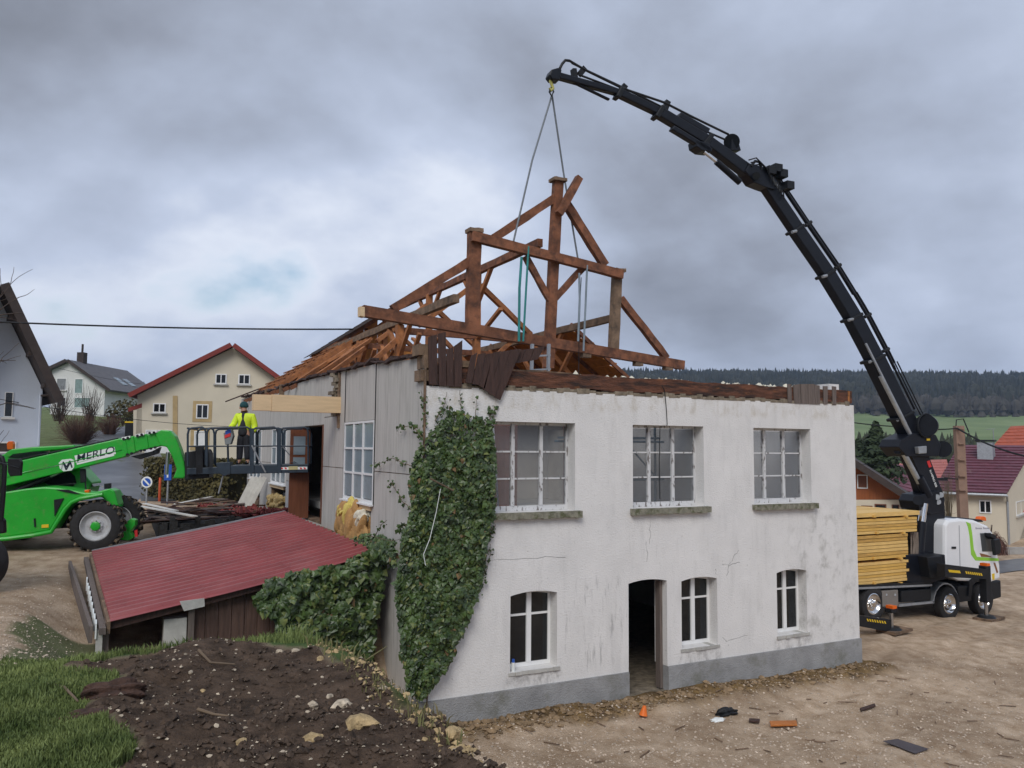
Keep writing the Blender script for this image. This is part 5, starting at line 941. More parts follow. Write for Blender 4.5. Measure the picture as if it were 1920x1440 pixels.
rprism('bumper', [(1850, 1092), (1877, 1088), (1878, 1120), (1860, 1126), (1852, 1110)], YN+.02, YF-.02, dark, bevel=.04); rprism('yellow_badge', [(1860, 1076), (1865, 1075), (1865, 1087), (1861, 1087)], YN-.006, YN, yellowpr, cab, 0)
greyl = M('grey_lettering', (.30, .29, .33), .6)     # the small grey line above the window cannot be read in the photograph: strokes only
for k in range(13):
    if k == 6: continue
    xa = 1829.5+2.05*k; yb_ = 992-.02*k; h_ = 3.6 if k in (0, 7) else 2.4; rprism('lettering_stroke', [(xa, yb_-h_), (xa+1.3, yb_-h_), (xa+1.3, yb_), (xa, yb_)], YN-.006, YN, greyl, cab, 0)
rprism('cab_beacon', [(1838, 975), (1840, 969), (1845, 968), (1849, 970), (1850, 977)], YN+.5, YN+.7, orangeglass, cab, .02)
rprism('cab_arch', [(1818, 1092), (1824, 1082), (1840, 1080), (1852, 1088), (1852, 1100), (1846, 1092), (1832, 1090), (1824, 1098), (1822, 1118), (1816, 1118)], YN-.03, YN+.4, dark, bevel=.01)
rprism('chassis_side', [(1600, 1099), (1700, 1096), (1762, 1094), (1830, 1092), (1830, 1118), (1800, 1124), (1762, 1110), (1700, 1122), (1600, 1112)], YN+.25, YF-.25, dark); rprism('deck', [(1500, 1102), (1748, 1091), (1748, 1095), (1500, 1107)], YN-.02, YF, dark, bevel=0); rprism('deck_rail', [(1500, 1106), (1748, 1095.5), (1748, 1099), (1500, 1110)], YN-.03, YN+.05, galv, bevel=0)
rprism('step_rail', [(1686, 1133), (1752, 1127), (1752, 1131), (1686, 1138)], YN, YN+.1, galv, bevel=0); rprism('tool_box', [(1654, 1108), (1684, 1106), (1685, 1137), (1655, 1138)], YN-.02, YN+.5, M('grey_brown_tool_box', (.22, .20, .18), .5, .2, var=.1)); rprism('battery_box', [(1690, 1108), (1746, 1104), (1746, 1126), (1690, 1130)], YN+.02, YN+.5, dark); rprism('fuel_tank', [(1795, 1100), (1822, 1098), (1822, 1126), (1798, 1130)], YN+.02, YN+.5, dark)
for a in (1662, 1678): MB().cyl(TRK(a, 1115, YN-.03), TRK(a, 1115, YN-.02), .035, n=10).build('box_lock', galv, trk)
for (a, b, R_) in ((1632, 1131, .52), (1774, 1131, .52), (1838, 1123, .52)):
    c = TRK(a, b, YN+.14); wheel(trk, c, (0, 1, 0), R_, .30, rubber, chrome, chrome, 0); c2 = V3(c); c2[1] = YF-.14; wheel(trk, c2, (0, 1, 0), R_, .30, rubber, chrome, chrome, 0, 1)
ar = MB()
for k in range(9):
    a0, a1 = math.pi*(.02+.107*k), math.pi*(.02+.107*(k+1)); c = TRK(1774, 1131, YN); ar.prism([c+V3((math.cos(t)*r_, 0, math.sin(t)*r_)) for t, r_ in ((a0, .60), (a1, .60), (a1, .64), (a0, .64))], (0, .32, 0))
ar.build('wheel_arch', galv, trk)
# outriggers
def outrigger(beam_px, leg_x, top_y, foot_y, yb0, yb1, yl, pad):
    rprism('outrigger_beam', beam_px, yb0, yb1, dark, bevel=.01)
    z0 = onY(leg_x, foot_y, yl); z0[2] = gz(z0[0], yl)+.12; z1 = onY(leg_x, top_y, yl); MB().box(z0[0]-.13, z0[0]+.13, yl-.12, yl+.12, z0[2]+.45, z1[2]).build('outrigger_leg', dark, trk, False, .015); MB().cyl((z0[0], yl, z0[2]+.02), (z0[0], yl, z0[2]+.5), .055, n=12).build('outrigger_ram', steel, trk, True)
    MB().cyl((z0[0], yl, z0[2]-.02), (z0[0], yl, z0[2]+.05), .28, .2, n=20).build('outrigger_foot', dark, trk); MB().box(z0[0]-.09, z0[0]+.09, yl-.125, yl+.1, z1[2], z1[2]+.08).build('outrigger_lamp', orangeglass, trk)
    o = MB().obox((z0[0]+.12, yl, z0[2]-.06), (.48, .08, 0), (-.05, .28, 0), (0, 0, .04)).build('timber_pad', oldwood2); tag(o, pad, 'timber pad'); return z0
outrigger([(1600, 1153), (1672, 1162), (1672, 1186), (1600, 1172)], 1672, 1140, 1190, 2.05, 2.3, 2.17, 'timber pad under the outrigger foot beside the white wall corner')
outrigger([(1772, 1058), (1852, 1068), (1852, 1086), (1772, 1082)], 1850, 1060, 1166, 2.42, 2.7, 2.55, 'timber pad under the outrigger foot beside the truck bumper')
for x0, x1, yb, ya, yy in ((1625, 1662, 1160, 1165, 2.05), (1778, 1800, 1068, 1070, 2.42), (1810, 1842, 1071, 1075, 2.42)):
    n = 8
    for k in range(n):
        a = x0+(x1-x0)*k/n; q = yb+(ya-yb)*k/n; rprism('hazard_stripe', [(a, q), (a+2.4, q+.3), (a+4.4, q+5.2), (a+2.0, q+5.0)], yy-.004, yy, yellowpr, trk, 0)
# lumber load: each board its own part of its bundle
YW = [yellowwood, M('yellow_timber_pale', (.72, .47, .16), .6, var=.16, scale=4, stretch=(.6, 5, 5)), M('yellow_timber_worn', (.56, .33, .085), .65, var=.22, scale=5, stretch=(.6, 5, 5))]; add_layer(YW[2], (.26, .15, .06), 3, .52, .7, (.4, 3, 3), amt=.7)
def bundle(px0, px1, y0, y1, rows, label, grp):
    a, b = TRK(px0, y0), TRK(px1, y0); z1 = b[2]; z0 = TRK(px1, y1)[2]; tl = nrm(TRK(1748, 1091)-TRK(1605, 1097)); bd = thing('lumber_bundle', label, 'lumber', (13, 4.4, z0), grp); hh = (z1-z0)/rows; mes = []
    for r_ in range(rows):
        for c in range(5):
            L_ = 5.2; o = None; jx = rng.normal(0, .012); xe = b[0]+jx
            if not mes:
                for mt_ in YW: mb = MB(); mb.box(-L_, 0, 0, .44, 0, hh*.86); me = mb.mesh('board'); me.materials.append(mt_); mes.append(me)
            me = mes[int(rng.random()*len(mes))]
            o = bpy.data.objects.new('board', me); COL.objects.link(o); o.parent = bd; o.location = (xe-13, YN+.06+c*.46+rng.normal(0, .006)-4.4, r_*hh+.008); o.rotation_euler = (0, 0, 0)
    return bd
LB = 'lumber bundles on the truck deck'
bundle(1707, 1707, 1049, 1089, 7, 'bottom bundle of yellow shuttering boards on the truck deck', LB); bundle(1705, 1705, 1000, 1045, 7, 'middle bundle of yellow shuttering boards on the truck', LB); bundle(1722, 1722, 969, 997, 5, 'upper bundle of longer yellow boards on the truck', LB)
tp = bundle(1727, 1727, 957, 966, 1, 'single wide layer of pale yellow panels crowning the lumber load', LB)
for i, (y_, xs) in enumerate(((1046.5, (1640, 1690)), (998.5, (1645, 1695)), (967.5, (1640, 1700)), (1093, (1640, 1690)))):
    for x in xs: c = TRK(x, y_, YN+.02); o = MB().box(c[0]-.05, c[0]+.05, YN, YF-.1, c[2]-.045, c[2]+.02).build('spacer_batten', yellowwood); tag(o, ('spacer batten between the lumber bundles, level %s' % ('one', 'two', 'three', 'four')[i])+(', by the crane' if x > 1660 else ', by the building'), 'batten', 'battens in the lumber load')
st = thing('ratchet_straps', 'grey lashing straps hanging at the end of the lumber load', 'straps', TRK(1712, 1000, 3.6))
for k in range(5): MB().tube([TRK(1708+3*k, 998, 3.5), TRK(1709+3*k+rng.normal(), 1020, 3.5), TRK(1708+3*k, 1040+10*rng.random(), 3.5)], .03, 5).build('strap', M('brown_grey_strap', (.2, .16, .13), .9) if k == 0 else bpy.data.materials['brown_grey_strap'], st)
# ---------------------------------------------------------------- loader crane, part of the truck
def KY(px): return 3.95+(5.15-3.95)*np.clip((1740-px)/(1740-1035), 0, 1.2)
KN = nrm(np.cross(ray(1740, 800)*1.0, (0, 0, 1)))      # unused helper normal kept simple
kd = nrm(V3((5.6-19.2, 5.15-3.95, 0))); kn = V3((-kd[1], kd[0], 0)); KP0 = V3((19.2, 3.95, 0)); kn = kn if kn[1] > 0 else -kn
KP = lambda px, py, off=0.: onP(px, py, KP0+kn*off, kn)
def kprism(name, pts, w_, mt=craneblk, par=trk, off=0., bevel=.02): return MB().prism([KP(a, b, off-w_/2) for a, b in pts], kn*w_).build(name, mt, par, False, bevel)
kprism('crane_base', [(1698, 1040), (1772, 1040), (1775, 1085), (1740, 1095), (1700, 1092)], 1.6); kprism('control_manifold', [(1738, 1045), (1766, 1042), (1770, 1082), (1745, 1084)], .5, dark, off=-.9)
kprism('crane_column', [(1722, 1045), (1728, 960), (1738, 930), (1766, 925), (1772, 950), (1772, 1045)], .62); kprism('column_side_plate', [(1705, 1045), (1708, 985), (1722, 975), (1728, 1045)], .5, dark)
MB().cyl(KP(1728, 978, -.35), KP(1733, 944, -.35), .12, n=16).build('lift_ram_rod', chrome, trk, True); MB().cyl(KP(1722, 1040, -.35), KP(1728, 978, -.35), .16, n=16).build('lift_ram', craneblk, trk, True)
kprism('column_head', [(1720, 940), (1726, 928), (1760, 920), (1772, 935), (1770, 958), (1745, 965), (1724, 955)], .75); MB().cyl(KP(1722, 938, -.42), KP(1722, 938, .42), .16, n=16).build('pivot_pin', craneblk, trk)
b1 = kprism('inner_boom', [(1706, 848), (1741, 852), (1768, 922), (1764, 946), (1740, 940), (1730, 905)], .5)
for cx, cy in ((1757, 932), (1764, 928), (1759, 941)): MB().cyl(KP(cx, cy, -.40), KP(cx, cy, -.36), .09, n=14).build('pin_cap', galv, trk)
ta, tb_ = KP(1742.5, 882, -.262), KP(1754.5, 914, -.262); tv = tb_-ta; t2 = text_obj('X-HIPRO 858', .115, whitepr, b1, ta, tv, KP(1756, 880, -.262)-ta, ext=.003, bold=.001)
xs_ = [V3(v.co)@nrm(tv) for v in t2.data.vertices]; k_ = np.linalg.norm(tv)/(max(xs_)-min(xs_)); x0_ = min(xs_)
for v in t2.data.vertices: v.co = Vector(V3(v.co)+nrm(tv)*((V3(v.co)@nrm(tv)-x0_)*(k_-1)))
kprism('red_badge', [(1738, 865), (1743, 863), (1747, 875), (1742, 877)], .01, redpr, b1, -.262, 0)
MB().cyl(KP(1695, 851, -.3), KP(1724, 905, -.3), .09, n=12).build('inner_ram_rod', galv, trk, True); MB().cyl(KP(1722, 895, -.3), KP(1740, 930, -.3), .15, n=12).build('inner_ram', craneblk, trk, True)
kprism('knuckle', [(1685, 838), (1690, 824), (1715, 812), (1755, 815), (1765, 835), (1760, 856), (1700, 856)], .8); MB().cyl(KP(1682, 842, -.2), KP(1708, 845, -.2), .16, n=14).build('knuckle_ram', craneblk, trk); MB().cyl(KP(1768, 842, -.35), KP(1768, 842, .1), .27, n=24).build('winch_drum', craneblk, trk, True)
MB().cyl(KP(1736, 798, -.45), KP(1738, 798, .2), .36, n=24).build('hose_drum', craneblk, trk, True)
for k in range(6): c = KP(1737, 798, -.45+.1*k); ring = [c+(math.cos(t)*nrm(kd)+math.sin(t)*ZU)*.385 for t in np.linspace(0, 6.3, 22)]; MB().tube(ring, .03, 6).build('coiled_hose', dark, trk)
MB().box(*[0]*0) if False else None
kprism('valve_block', [(1722, 838), (1738, 836), (1738, 850), (1724, 851)], .2, galv, off=-.45); kprism('yellow_tag', [(1738, 822), (1744, 822), (1744, 826), (1738, 826)], .02, yellowpr, off=-.42, bevel=0)
# main boom, telescoped: each section a part
def boom_sec(a, b, w0, w1, dep, name='boom_section', par=trk, mt=craneblk, off=0):
    (x0, y0), (x1, y1) = a, b; t = np.array([x1-x0, y1-y0], float); t /= np.linalg.norm(t); n = np.array([-t[1], t[0]])
    pts = [(x0+n[0]*w0/2, y0+n[1]*w0/2), (x1+n[0]*w1/2, y1+n[1]*w1/2), (x1-n[0]*w1/2, y1-n[1]*w1/2), (x0-n[0]*w0/2, y0-n[1]*w0/2)]; return kprism(name, pts, dep, mt, par, off, .03)
ax = [(1731, 835), (1701, 780), (1648, 672), (1607, 594), (1557, 512), (1499, 428), (1428, 322)]
wd = [29, 27, 23.5, 22, 21, 20, 19]; dp = [.46, .42, .38, .35, .32, .30, .28]
ms = None
for i in range(6):
    o = boom_sec(ax[i], ax[i+1], wd[i], wd[i], dp[i]); a, b = np.array(ax[i]), np.array(ax[i+1]); t = (b-a)/np.linalg.norm(b-a)
    if i < 5:
        c = b; boom_sec(tuple(c-t*3), tuple(c+t*3), wd[i]+5, wd[i]+5, dp[i]+.07, 'section_collar', o, dark); n = np.array([-t[1], t[0]])
        q = c+n*(-(wd[i]/2+4)) if n[0] > 0 else c+n*(wd[i]/2+4); MB().cyl(KP(q[0]-2, q[1]-1, -.2), KP(q[0]+6, q[1]-3, -.2), .05, n=8).build('wear_pad', galv, o)
# ram and hose pack along the upper side of the main boom
def along(px, d):
    for i in range(6):
        a, b = np.array(ax[i], float), np.array(ax[i+1], float)
        if b[1] <= px <= a[1] or i == 5:
            t = (px-a[1])/(b[1]-a[1]); p = a+(b-a)*t; tt = (b-a)/np.linalg.norm(b-a); n = np.array([-tt[1], tt[0]]); n = n if n[0] > 0 else -n; return tuple(p+n*d)
for (y0, y1, d, r_) in ((560, 335, 17, .06), (700, 540, 18, .05), (690, 560, 23, .035), (560, 430, 22, .035), (775, 650, 18, .04), (800, 650, 23, .022), (800, 690, 28, .022), (430, 330, 22, .025)):
    MB().tube([KP(*along(y, d), .0) for y in np.linspace(y0, y1, 6)], r_, 8).build('extension_ram', craneblk, trk, True)
for y in (345, 430, 510, 600, 665): MB().tube([KP(*along(y, 12)), KP(*along(y, 25))], .06, 6).build('ram_bracket', dark, trk)
MB().cyl(KP(*along(700, -12), -.28), KP(*along(815, -12), -.28), .07, n=12).build('luffing_ram_rod', galv, trk, True); MB().beam(KP(*along(640, -9), -.3), KP(*along(790, -9), -.3), .05, .06).build('side_track', galv, trk)
for k in range(7):
    y_ = 330+4*k; MB().tube([KP(1404+4*k, 300+5*k, -.28+.06*k), KP(1418+5*k, 296+6*k, -.3+.05*k), KP(1438+5*k, 316+6*k, -.3+.05*k), KP(1446+4*k, 336+6*k, -.28)], .022, 6).build('elbow_hose', dark, trk, True)
# elbow and fly jib
kprism('elbow', [(1398, 320), (1406, 306), (1436, 314), (1460, 342), (1452, 356), (1434, 350), (1414, 342)], .42); MB().cyl(KP(1418, 330, -.36), KP(1418, 330, .36), .12, n=14).build('elbow_pin', dark, trk); MB().tube([KP(1408, 312, -.2), KP(1416, 302, -.2), KP(1424, 304, -.2), KP(1428, 318, -.2)], .045, 8).build('elbow_hose', dark, trk, True)
for a, b in ((1452, 318), (1462, 328), (1474, 350), (1440, 322)): c = KP(a, b, -.1); MB().obox(c, kd*.14, kn*.22, ZU*.12).build('elbow_fitting', dark, trk)
jx = [(1408, 320), (1330, 262), (1240, 208), (1165, 172), (1042, 138)]; jw = [21, 17.5, 13.5, 11, 9]; jd = [.30, .27, .23, .20, .18]
for i in range(4):
    o = boom_sec(jx[i], jx[i+1], jw[i], jw[i+1] if i == 0 else jw[i], jd[i], 'jib_section'); b = np.array(jx[i+1]); t = b-np.array(jx[i]); t = t/np.linalg.norm(t)
    if i < 3: boom_sec(tuple(b-t*4), tuple(b+t*5), jw[i]+7, jw[i]+7, jd[i]+.07, 'jib_collar', o, dark)
boom_sec((1335, 282), (1262, 238), 9, 9, .2, 'jib_lower_ram', off=-.1); boom_sec((1330, 246), (1275, 214), 12, 11, .25, 'jib_upper_ram'); boom_sec((1144, 186), (1072, 151), 4, 4, .1, 'jib_under_tube')
MB().cyl(KP(1372, 266, -.12), KP(1372, 266, .12), .24, n=26).build('jib_reel', craneblk, trk, True); kprism('reel_bracket', [(1372, 252), (1384, 262), (1390, 282), (1372, 282)], .3)
MB().cyl(KP(1320, 285, -.3), KP(1345, 305, -.3), .05, n=10).build('jib_ram_rod', chrome, trk, True); MB().cyl(KP(1343, 303, -.3), KP(1387, 342, -.3), .10, n=10).build('jib_ram', craneblk, trk, True); MB().cyl(KP(1335, 276, .2), KP(1402, 330, .2), .09, n=10).build('jib_ram', craneblk, trk, True); kprism('jib_link', [(1304, 262), (1330, 268), (1336, 284), (1318, 282), (1306, 274)], .4)
for pts, r_ in (([(1366, 252), (1300, 220), (1245, 192), (1168, 166), (1095, 130), (1068, 114)], .035), ([(1240, 200), (1168, 164), (1100, 132), (1072, 118)], .03), ([(1240, 204), (1165, 170), (1085, 140)], .03), ([(1360, 262), (1300, 236), (1250, 214)], .03)): MB().tube([KP(a, b, -.05) for a, b in pts], r_, 6).build('jib_hose', dark, trk, True)
for a, b, c_, d_ in ((1245, 210, 1252, 190), (1165, 172, 1172, 160), (1078, 148, 1075, 130), (1096, 128, 1086, 140)): MB().beam(KP(a, b), KP(c_, d_), .12, .16).build('hose_guide', dark, trk)
MB().tube([KP(1068, 114), KP(1060, 113), KP(1054, 120), KP(1050, 128)], .04, 8).build('hose_end', dark, trk); kprism('jib_tip', [(1030, 140), (1034, 130), (1048, 126), (1054, 130), (1050, 150), (1036, 148)], .3, bevel=.03)
hk = thing('crane_hook', 'yellow crane hook and shackle hanging from the jib tip', 'hook', KP(1034, 160)); MB().tube([KP(1034, 144), KP(1032, 152), KP(1035, 160), KP(1037, 166), KP(1033, 170), KP(1031, 165)], .045, 8).build('hook_body', M('yellow_hook_paint', (.45, .42, .12), .5), hk, True); MB().tube([KP(1033, 164), KP(1030, 172), KP(1034, 180), KP(1038, 172), KP(1034, 164)], .025, 8).build('shackle', dark, hk, True)
# ---------------------------------------------------------------- surroundings
def on_ground(px, py, t0=6., t1=1500.):
    d = ray(px, py); ts = np.geomspace(t0, t1, 700); P = CAM[None]+d[None]*ts[:, None]; dz = P[:, 2]-height(P[:, 0], P[:, 1]); k = np.where(dz < 0)[0]
    if len(k) == 0 or k[0] == 0: return P[-1]
    i = k[0]; a, b = ts[i-1], ts[i]
    for _ in range(20):
        m_ = (a+b)/2; p = CAM+d*m_
        if p[2]-gz(p[0], p[1]) < 0: b = m_
        else: a = m_
    return CAM+d*b
asphalt = M('wet_asphalt', (.085, .088, .095), .38, var=.5, scale=.5, bump=.15, bscale=12, spec=.5); add_layer(asphalt, (.2, .21, .22), .6, .5, .7, amt=.6)
def patch(name, L_, R_, mt, label, n=16, lift=.03):
    """strip of ground between a left and a right outline"""
    def lerp(poly, t):
        x = t*(len(poly)-1); i = min(int(x), len(poly)-2); f = x-i; return (poly[i][0]*(1-f)+poly[i+1][0]*f, poly[i][1]*(1-f)+poly[i+1][1]*f)
    A = [on_ground(*p) for p in L_]; B = [on_ground(*p) for p in R_]; vs = []; m_ = 10; xy = lambda P, t: (lambda x, i: P[i]*(1-(x-i))+P[i+1]*(x-i))(t*(len(P)-1), min(int(t*(len(P)-1)), len(P)-2))
    for i in range(n+1):
        a, b = xy(A, i/n), xy(B, i/n)
        for j in range(m_+1): p = a*(1-j/m_)+b*j/m_; vs.append((p[0], p[1], gz(p[0], p[1])+lift))
    fs = [(i*(m_+1)+j, i*(m_+1)+j+1, (i+1)*(m_+1)+j+1, (i+1)*(m_+1)+j) for i in range(n) for j in range(m_)]
    return tag(MB().add(vs, fs).build(name, mt, None, True), label, kind='structure')
patch('road', [(150, 940), (150, 885), (125, 840), (185, 808), (232, 800)], [(330, 940), (320, 885), (300, 850), (285, 825), (262, 805)], asphalt, 'wet asphalt road climbing past the cream house')
patch('side_road', [(1800, 1062), (1880, 1052), (1960, 1045), (2100, 1035)], [(1800, 1088), (1880, 1075), (1960, 1066), (2100, 1056)], asphalt, 'asphalt road behind the crane truck')
# ---- houses
def facing(phi): a = math.radians(phi); f = -FH; return V3((f[0]*math.cos(a)-f[1]*math.sin(a), f[0]*math.sin(a)+f[1]*math.cos(a), 0))
def add_window(par, P, N, rect, frame=pvc, pane=darkglass, bars=1, sill=None, surround=None, shutter=None):
    """window on a wall plane (P,N) given by its pixel rectangle"""
    x0, y0, x1, y1 = rect; u = nrm(np.cross(ZU, N)); q = [onP(a, b, P, N) for a, b in ((x0, y0), (x1, y0), (x1, y1), (x0, y1))]
    c = sum(q)/4; W_ = abs((q[1]-q[0])@u)/2; H_ = abs((q[0]-q[3])[2])/2; f_ = min(.07, W_*.2); N = V3(N)
    wn = MB()
    for s in (-1, 1): wn.obox(c+u*s*(W_-f_/2)+N*.02, u*f_/2, N*.04, ZU*H_); wn.obox(c+ZU*s*(H_-f_/2)+N*.02, u*(W_-f_-.001), N*.04, ZU*f_/2)
    w_ = wn.build('window', frame, par); MB().obox(c+N*.012, u*(W_-f_), N*.006, ZU*(H_-f_)).build('pane', pane if not shutter else shutter, w_)
    for k in range(bars): MB().obox(c+u*(W_*2*((k+1)/(bars+1))-W_)+N*.03, u*.03, N*.02, ZU*(H_-f_)).build('mullion', frame, w_)
    if sill is not None: MB().obox(c-ZU*(H_+.05)+N*.06, u*(W_+.1), N*.09, ZU*.05).build('sill', sill, w_)
    if surround is not None:
        s2 = MB(); k = .22
        for s in (-1, 1): s2.obox(c+u*s*(W_+k/2)+N*.0, u*k/2, N*.03, ZU*(H_+k)); s2.obox(c+ZU*s*(H_+k/2), u*W_, N*.03, ZU*k/2)
        s2.build('surround', surround, w_)
def house(name, label, d, phi, gable, ground_y, depth, wallm, roofm, ov=.6, side=.5, th=.22, trim=None, wins=(), kw={}, tiles=False):
    """gable given by pixels: left eave, apex, right eave on the plane at distance d"""
    N = facing(phi); P0 = atd(gable[1][0], gable[1][1], d); e = -N; u = nrm(np.cross(ZU, N)); q = [onP(*g, P0, N) for g in gable]; g0 = [V3((p[0], p[1], 0)) for p in q]
    zb = onP(gable[1][0], ground_y, P0, N)[2]-1.5; base = V3((q[1][0], q[1][1], zb+1.5))
    h = thing(name, label, 'house', base)
    MB().prism([V3((q[0][0], q[0][1], zb)), V3((q[2][0], q[2][1], zb)), q[2], q[1], q[0]], e*depth).build('wall', wallm, h)
    for s, (a, b) in enumerate(((q[1], q[0]), (q[1], q[2]))):
        t = nrm(b-a); b2 = b+t*side; up = np.cross(t, e); up = up if up[2] > 0 else -up; o_ = -e*ov
        rf = MB().prism([a+up*.04+o_, b2+up*.04+o_, b2+up*(.04+th)+o_, a+up*(.04+th)+ZU*.0+o_], e*(depth+2*ov)).build('roof_slope', roofm, h)
        if trim is not None: MB().prism([a+up*.0+o_*1.03, b2+up*.0+o_*1.03, b2+up*(.1+th)+o_*1.03, a+up*(.1+th)+o_*1.03], -e*-.04).build('verge_board', trim, rf)
        if tiles:
            n = int(np.linalg.norm(b2-a)/.34)
            for k in range(n): p0 = a+t*(.34*k)+up*(th+.045)+o_; p1 = a+t*(.34*(k+1)+.03)+up*(th+.075)+o_; MB().prism([p0, p1, p1-up*.03, p0-up*.01], e*(depth+2*ov)).build('tile_course', roofm, rf)
    for w_ in wins: add_window(h, P0+N*.0, N, *w_[:1], **(w_[1] if len(w_) > 1 else {}))
    return h, P0, N, e, u, q
creamw = M('cream_render', (.62, .56, .44), .9, var=.06, scale=.5); whitew = M('white_render', (.64, .64, .62), .9, var=.06, scale=.5); bluew = M('pale_blue_white_render', (.52, .58, .67), .9, var=.07, scale=.6, bump=.3, bscale=20); tan = M('tan_stone_surround', (.45, .33, .17), .9, var=.12)
redfas = M('dark_red_fascia', (.20, .028, .02), .5, var=.12); darkroof = M('dark_brown_roof', (.045, .032, .027), .7, var=.25); greyroof = M('grey_slate_roof', (.11, .105, .11), .65, var=.2, scale=2); purple = M('purple_brown_tile', (.125, .038, .055), .6, var=.3, scale=2.5); add_layer(purple, (.26, .2, .17), 1.1, .6, .75, amt=.5)
redtile = M('red_orange_tile', (.34, .075, .035), .7, var=.25, scale=3); speck = M('dark_red_speckled_tile', (.10, .035, .035), .7, var=.5, scale=8)
H1 = house('cream_house', 'cream rendered house with red verge boards and a tan vertical strip', 55, 14, [(258, 741), (437, 652), (521, 713)], 852, 11, creamw, speck, .7, .4, .2, redfas,
  [((404, 701, 425, 720), dict(sill=concrete)), ((447, 702, 469, 721), dict(sill=concrete)), ((287, 756, 311, 774), dict(sill=concrete)), ((368, 758, 391, 785), dict(surround=tan)), ((364, 808, 386, 838), dict(pane=paintw, bars=0, surround=tan)), ((272, 806, 322, 860), dict(pane=paintw, bars=0))])
h, P0, N, e, u, q = H1; MB().prism([onP(a, b, P0+N*.02, N) for a, b in ((324, 742), (333, 742), (333, 822), (324, 822))], N*.03).build('tan_strip', tan, h); MB().prism([onP(a, b, P0+N*.02, N) for a, b in ((240, 765), (266, 756), (266, 764), (240, 772))], -N*4).build('porch_roof', redfas, h); MB().prism([onP(a, b, P0, N) for a, b in ((250, 769), (266, 766), (266, 850), (250, 850))], -N*4).build('porch_wall', creamw, h)
H2 = house('blue_white_house', 'pale blue-white house with a steep dark brown roof overhang', 36, 38, [(-115, 735), (-8, 545), (80, 730)], 850, 12, bluew, darkroof, 1.7, .75, .26, darkroof, [((8, 735, 24, 782), dict(sill=whitew, bars=0)), ((-20, 828, 30, 850), dict(pane=darkroof, bars=0))])
h, P0, N, e, u, q = H2
for a, b in ((16, 599), (52, 666), (80, 724)): c = onP(a, b, P0, N); MB().beam(c, c+N*1.0, .16, .2).build('roof_purlin', darkroof, h)
MB().tube([onP(76, 738, P0+N*.1, N), onP(72, 835, P0+N*.1, N)], .05).build('downpipe', bluew, h); MB().tube([onP(112, 738, P0+N*.9, N), onP(92, 741, P0+N*.3, N), onP(76, 742, P0+N*.1, N)], .05).build('gutter_elbow', darkroof, h)
H3 = house('white_house', 'white house with dark grey roof, skylights and a dark chimney', 92, -2, [(98, 694), (130, 679), (197, 727)], 790, 12, whitew, greyroof, .6, .9, .25, darkroof, [((106, 709, 125, 732), dict(sill=concrete, bars=0, pane=M('grey_blind', (.2, .21, .22), .6))), ((140, 710, 156, 738), dict(bars=0, pane=M('green_grey_blind', (.2, .28, .27), .6))), ((139, 745, 170, 765), dict(bars=0, pane=bpy.data.materials['green_grey_blind'])), ((107, 745, 124, 762), dict(bars=0))])
h, P0, N, e, u, q = H3; t = nrm(q[2]-q[1]); up = np.cross(t, e); up = up if up[2] > 0 else -up
for k in (5.5, 7.6): c = q[1]+t*3.6+e*k+up*.3; MB().obox(c, t*.8, e*.55, up*.06).build('skylight', frosted, h)
c = q[1]+e*2.5; MB().obox(c+ZU*.5, u*.4, e*.4, ZU*.9).build('chimney', darkroof, h); MB().cyl(c+ZU*1.3, c+ZU*2.4, .12, n=8).build('flue', darkroof, h)
# chalet right of the workshop
chal = M('orange_brown_timber_cladding', (.28, .085, .025), .7, var=.15, scale=2, stretch=(5, 5, .4)); H4 = house('brown_chalet', 'chalet with orange-brown timber gable above a cream base', 44, -24, [(1480, 942), (1592, 868), (1700, 938)], 990, 9, chal, darkroof, .9, .9, .24, darkroof, [((1607, 890, 1627, 916), dict(frame=whitepr, shutter=brownpaint, bars=0)), ])
h, P0, N, e, u, q = H4; MB().prism([onP(a, b, P0+N*.05, N) for a, b in ((1480, 937), (1702, 937), (1702, 1000), (1480, 1000))], N*.06).build('cream_base', creamw, h)
for r_ in ((1615, 948, 1636, 956), (1640, 945, 1662, 957), (1672, 946, 1686, 957), (1690, 946, 1700, 957)): add_window(h, P0+N*.12, N, r_, frame=brownpaint, bars=0)
# purple roofed house
hp_ = thing('purple_roof_house', 'cream house with a broad purple-brown tiled roof and metal chimney', 'house', atd(1840, 1015, 50))
eL, eR, rR, rL = atd(1750, 921, 50.5), atd(1888, 926, 48.5), atd(1940, 836, 55), atd(1798, 835, 56.5); nn = nrm(np.cross(eR-eL, rL-eL)); nn = nn if nn[2] > 0 else -nn; nr = 17
for k in range(nr):
    t0, t1 = k/nr, (k+1.08)/nr; a, b, c, d = eL+(rL-eL)*t0, eR+(rR-eR)*t0, eR+(rR-eR)*t1, eL+(rL-eL)*t1; MB().prism([a+nn*.08, b+nn*.08, c+nn*.02, d+nn*.02], -nn*.06).build('tile_course', purple, hp_)
wl = eL*.96+eR*.04; wr = eR*.985+eL*.015; dn = V3((0, 0, -4.6)); bk = nrm((rL-eL)*V3((1, 1, 0))); s0 = bk*.5-ZU*.1
MB().prism([wl+s0, wr+s0, wr+s0+dn, wl+s0+dn], bk*8).build('wall', creamw, hp_); apex = (eR+(rR-eR)*1.0)+s0*.0-ZU*.15; gr = nrm((rR-eR)*V3((1, 1, 0)))
MB().prism([wr+s0+gr*.02, wr+s0+dn, wr+s0+dn+bk*11, wr+s0+bk*11, apex+bk*.5-nrm(eR-eL)*.4], nrm(eL-eR)*.2).build('gable_wall', creamw, hp_)
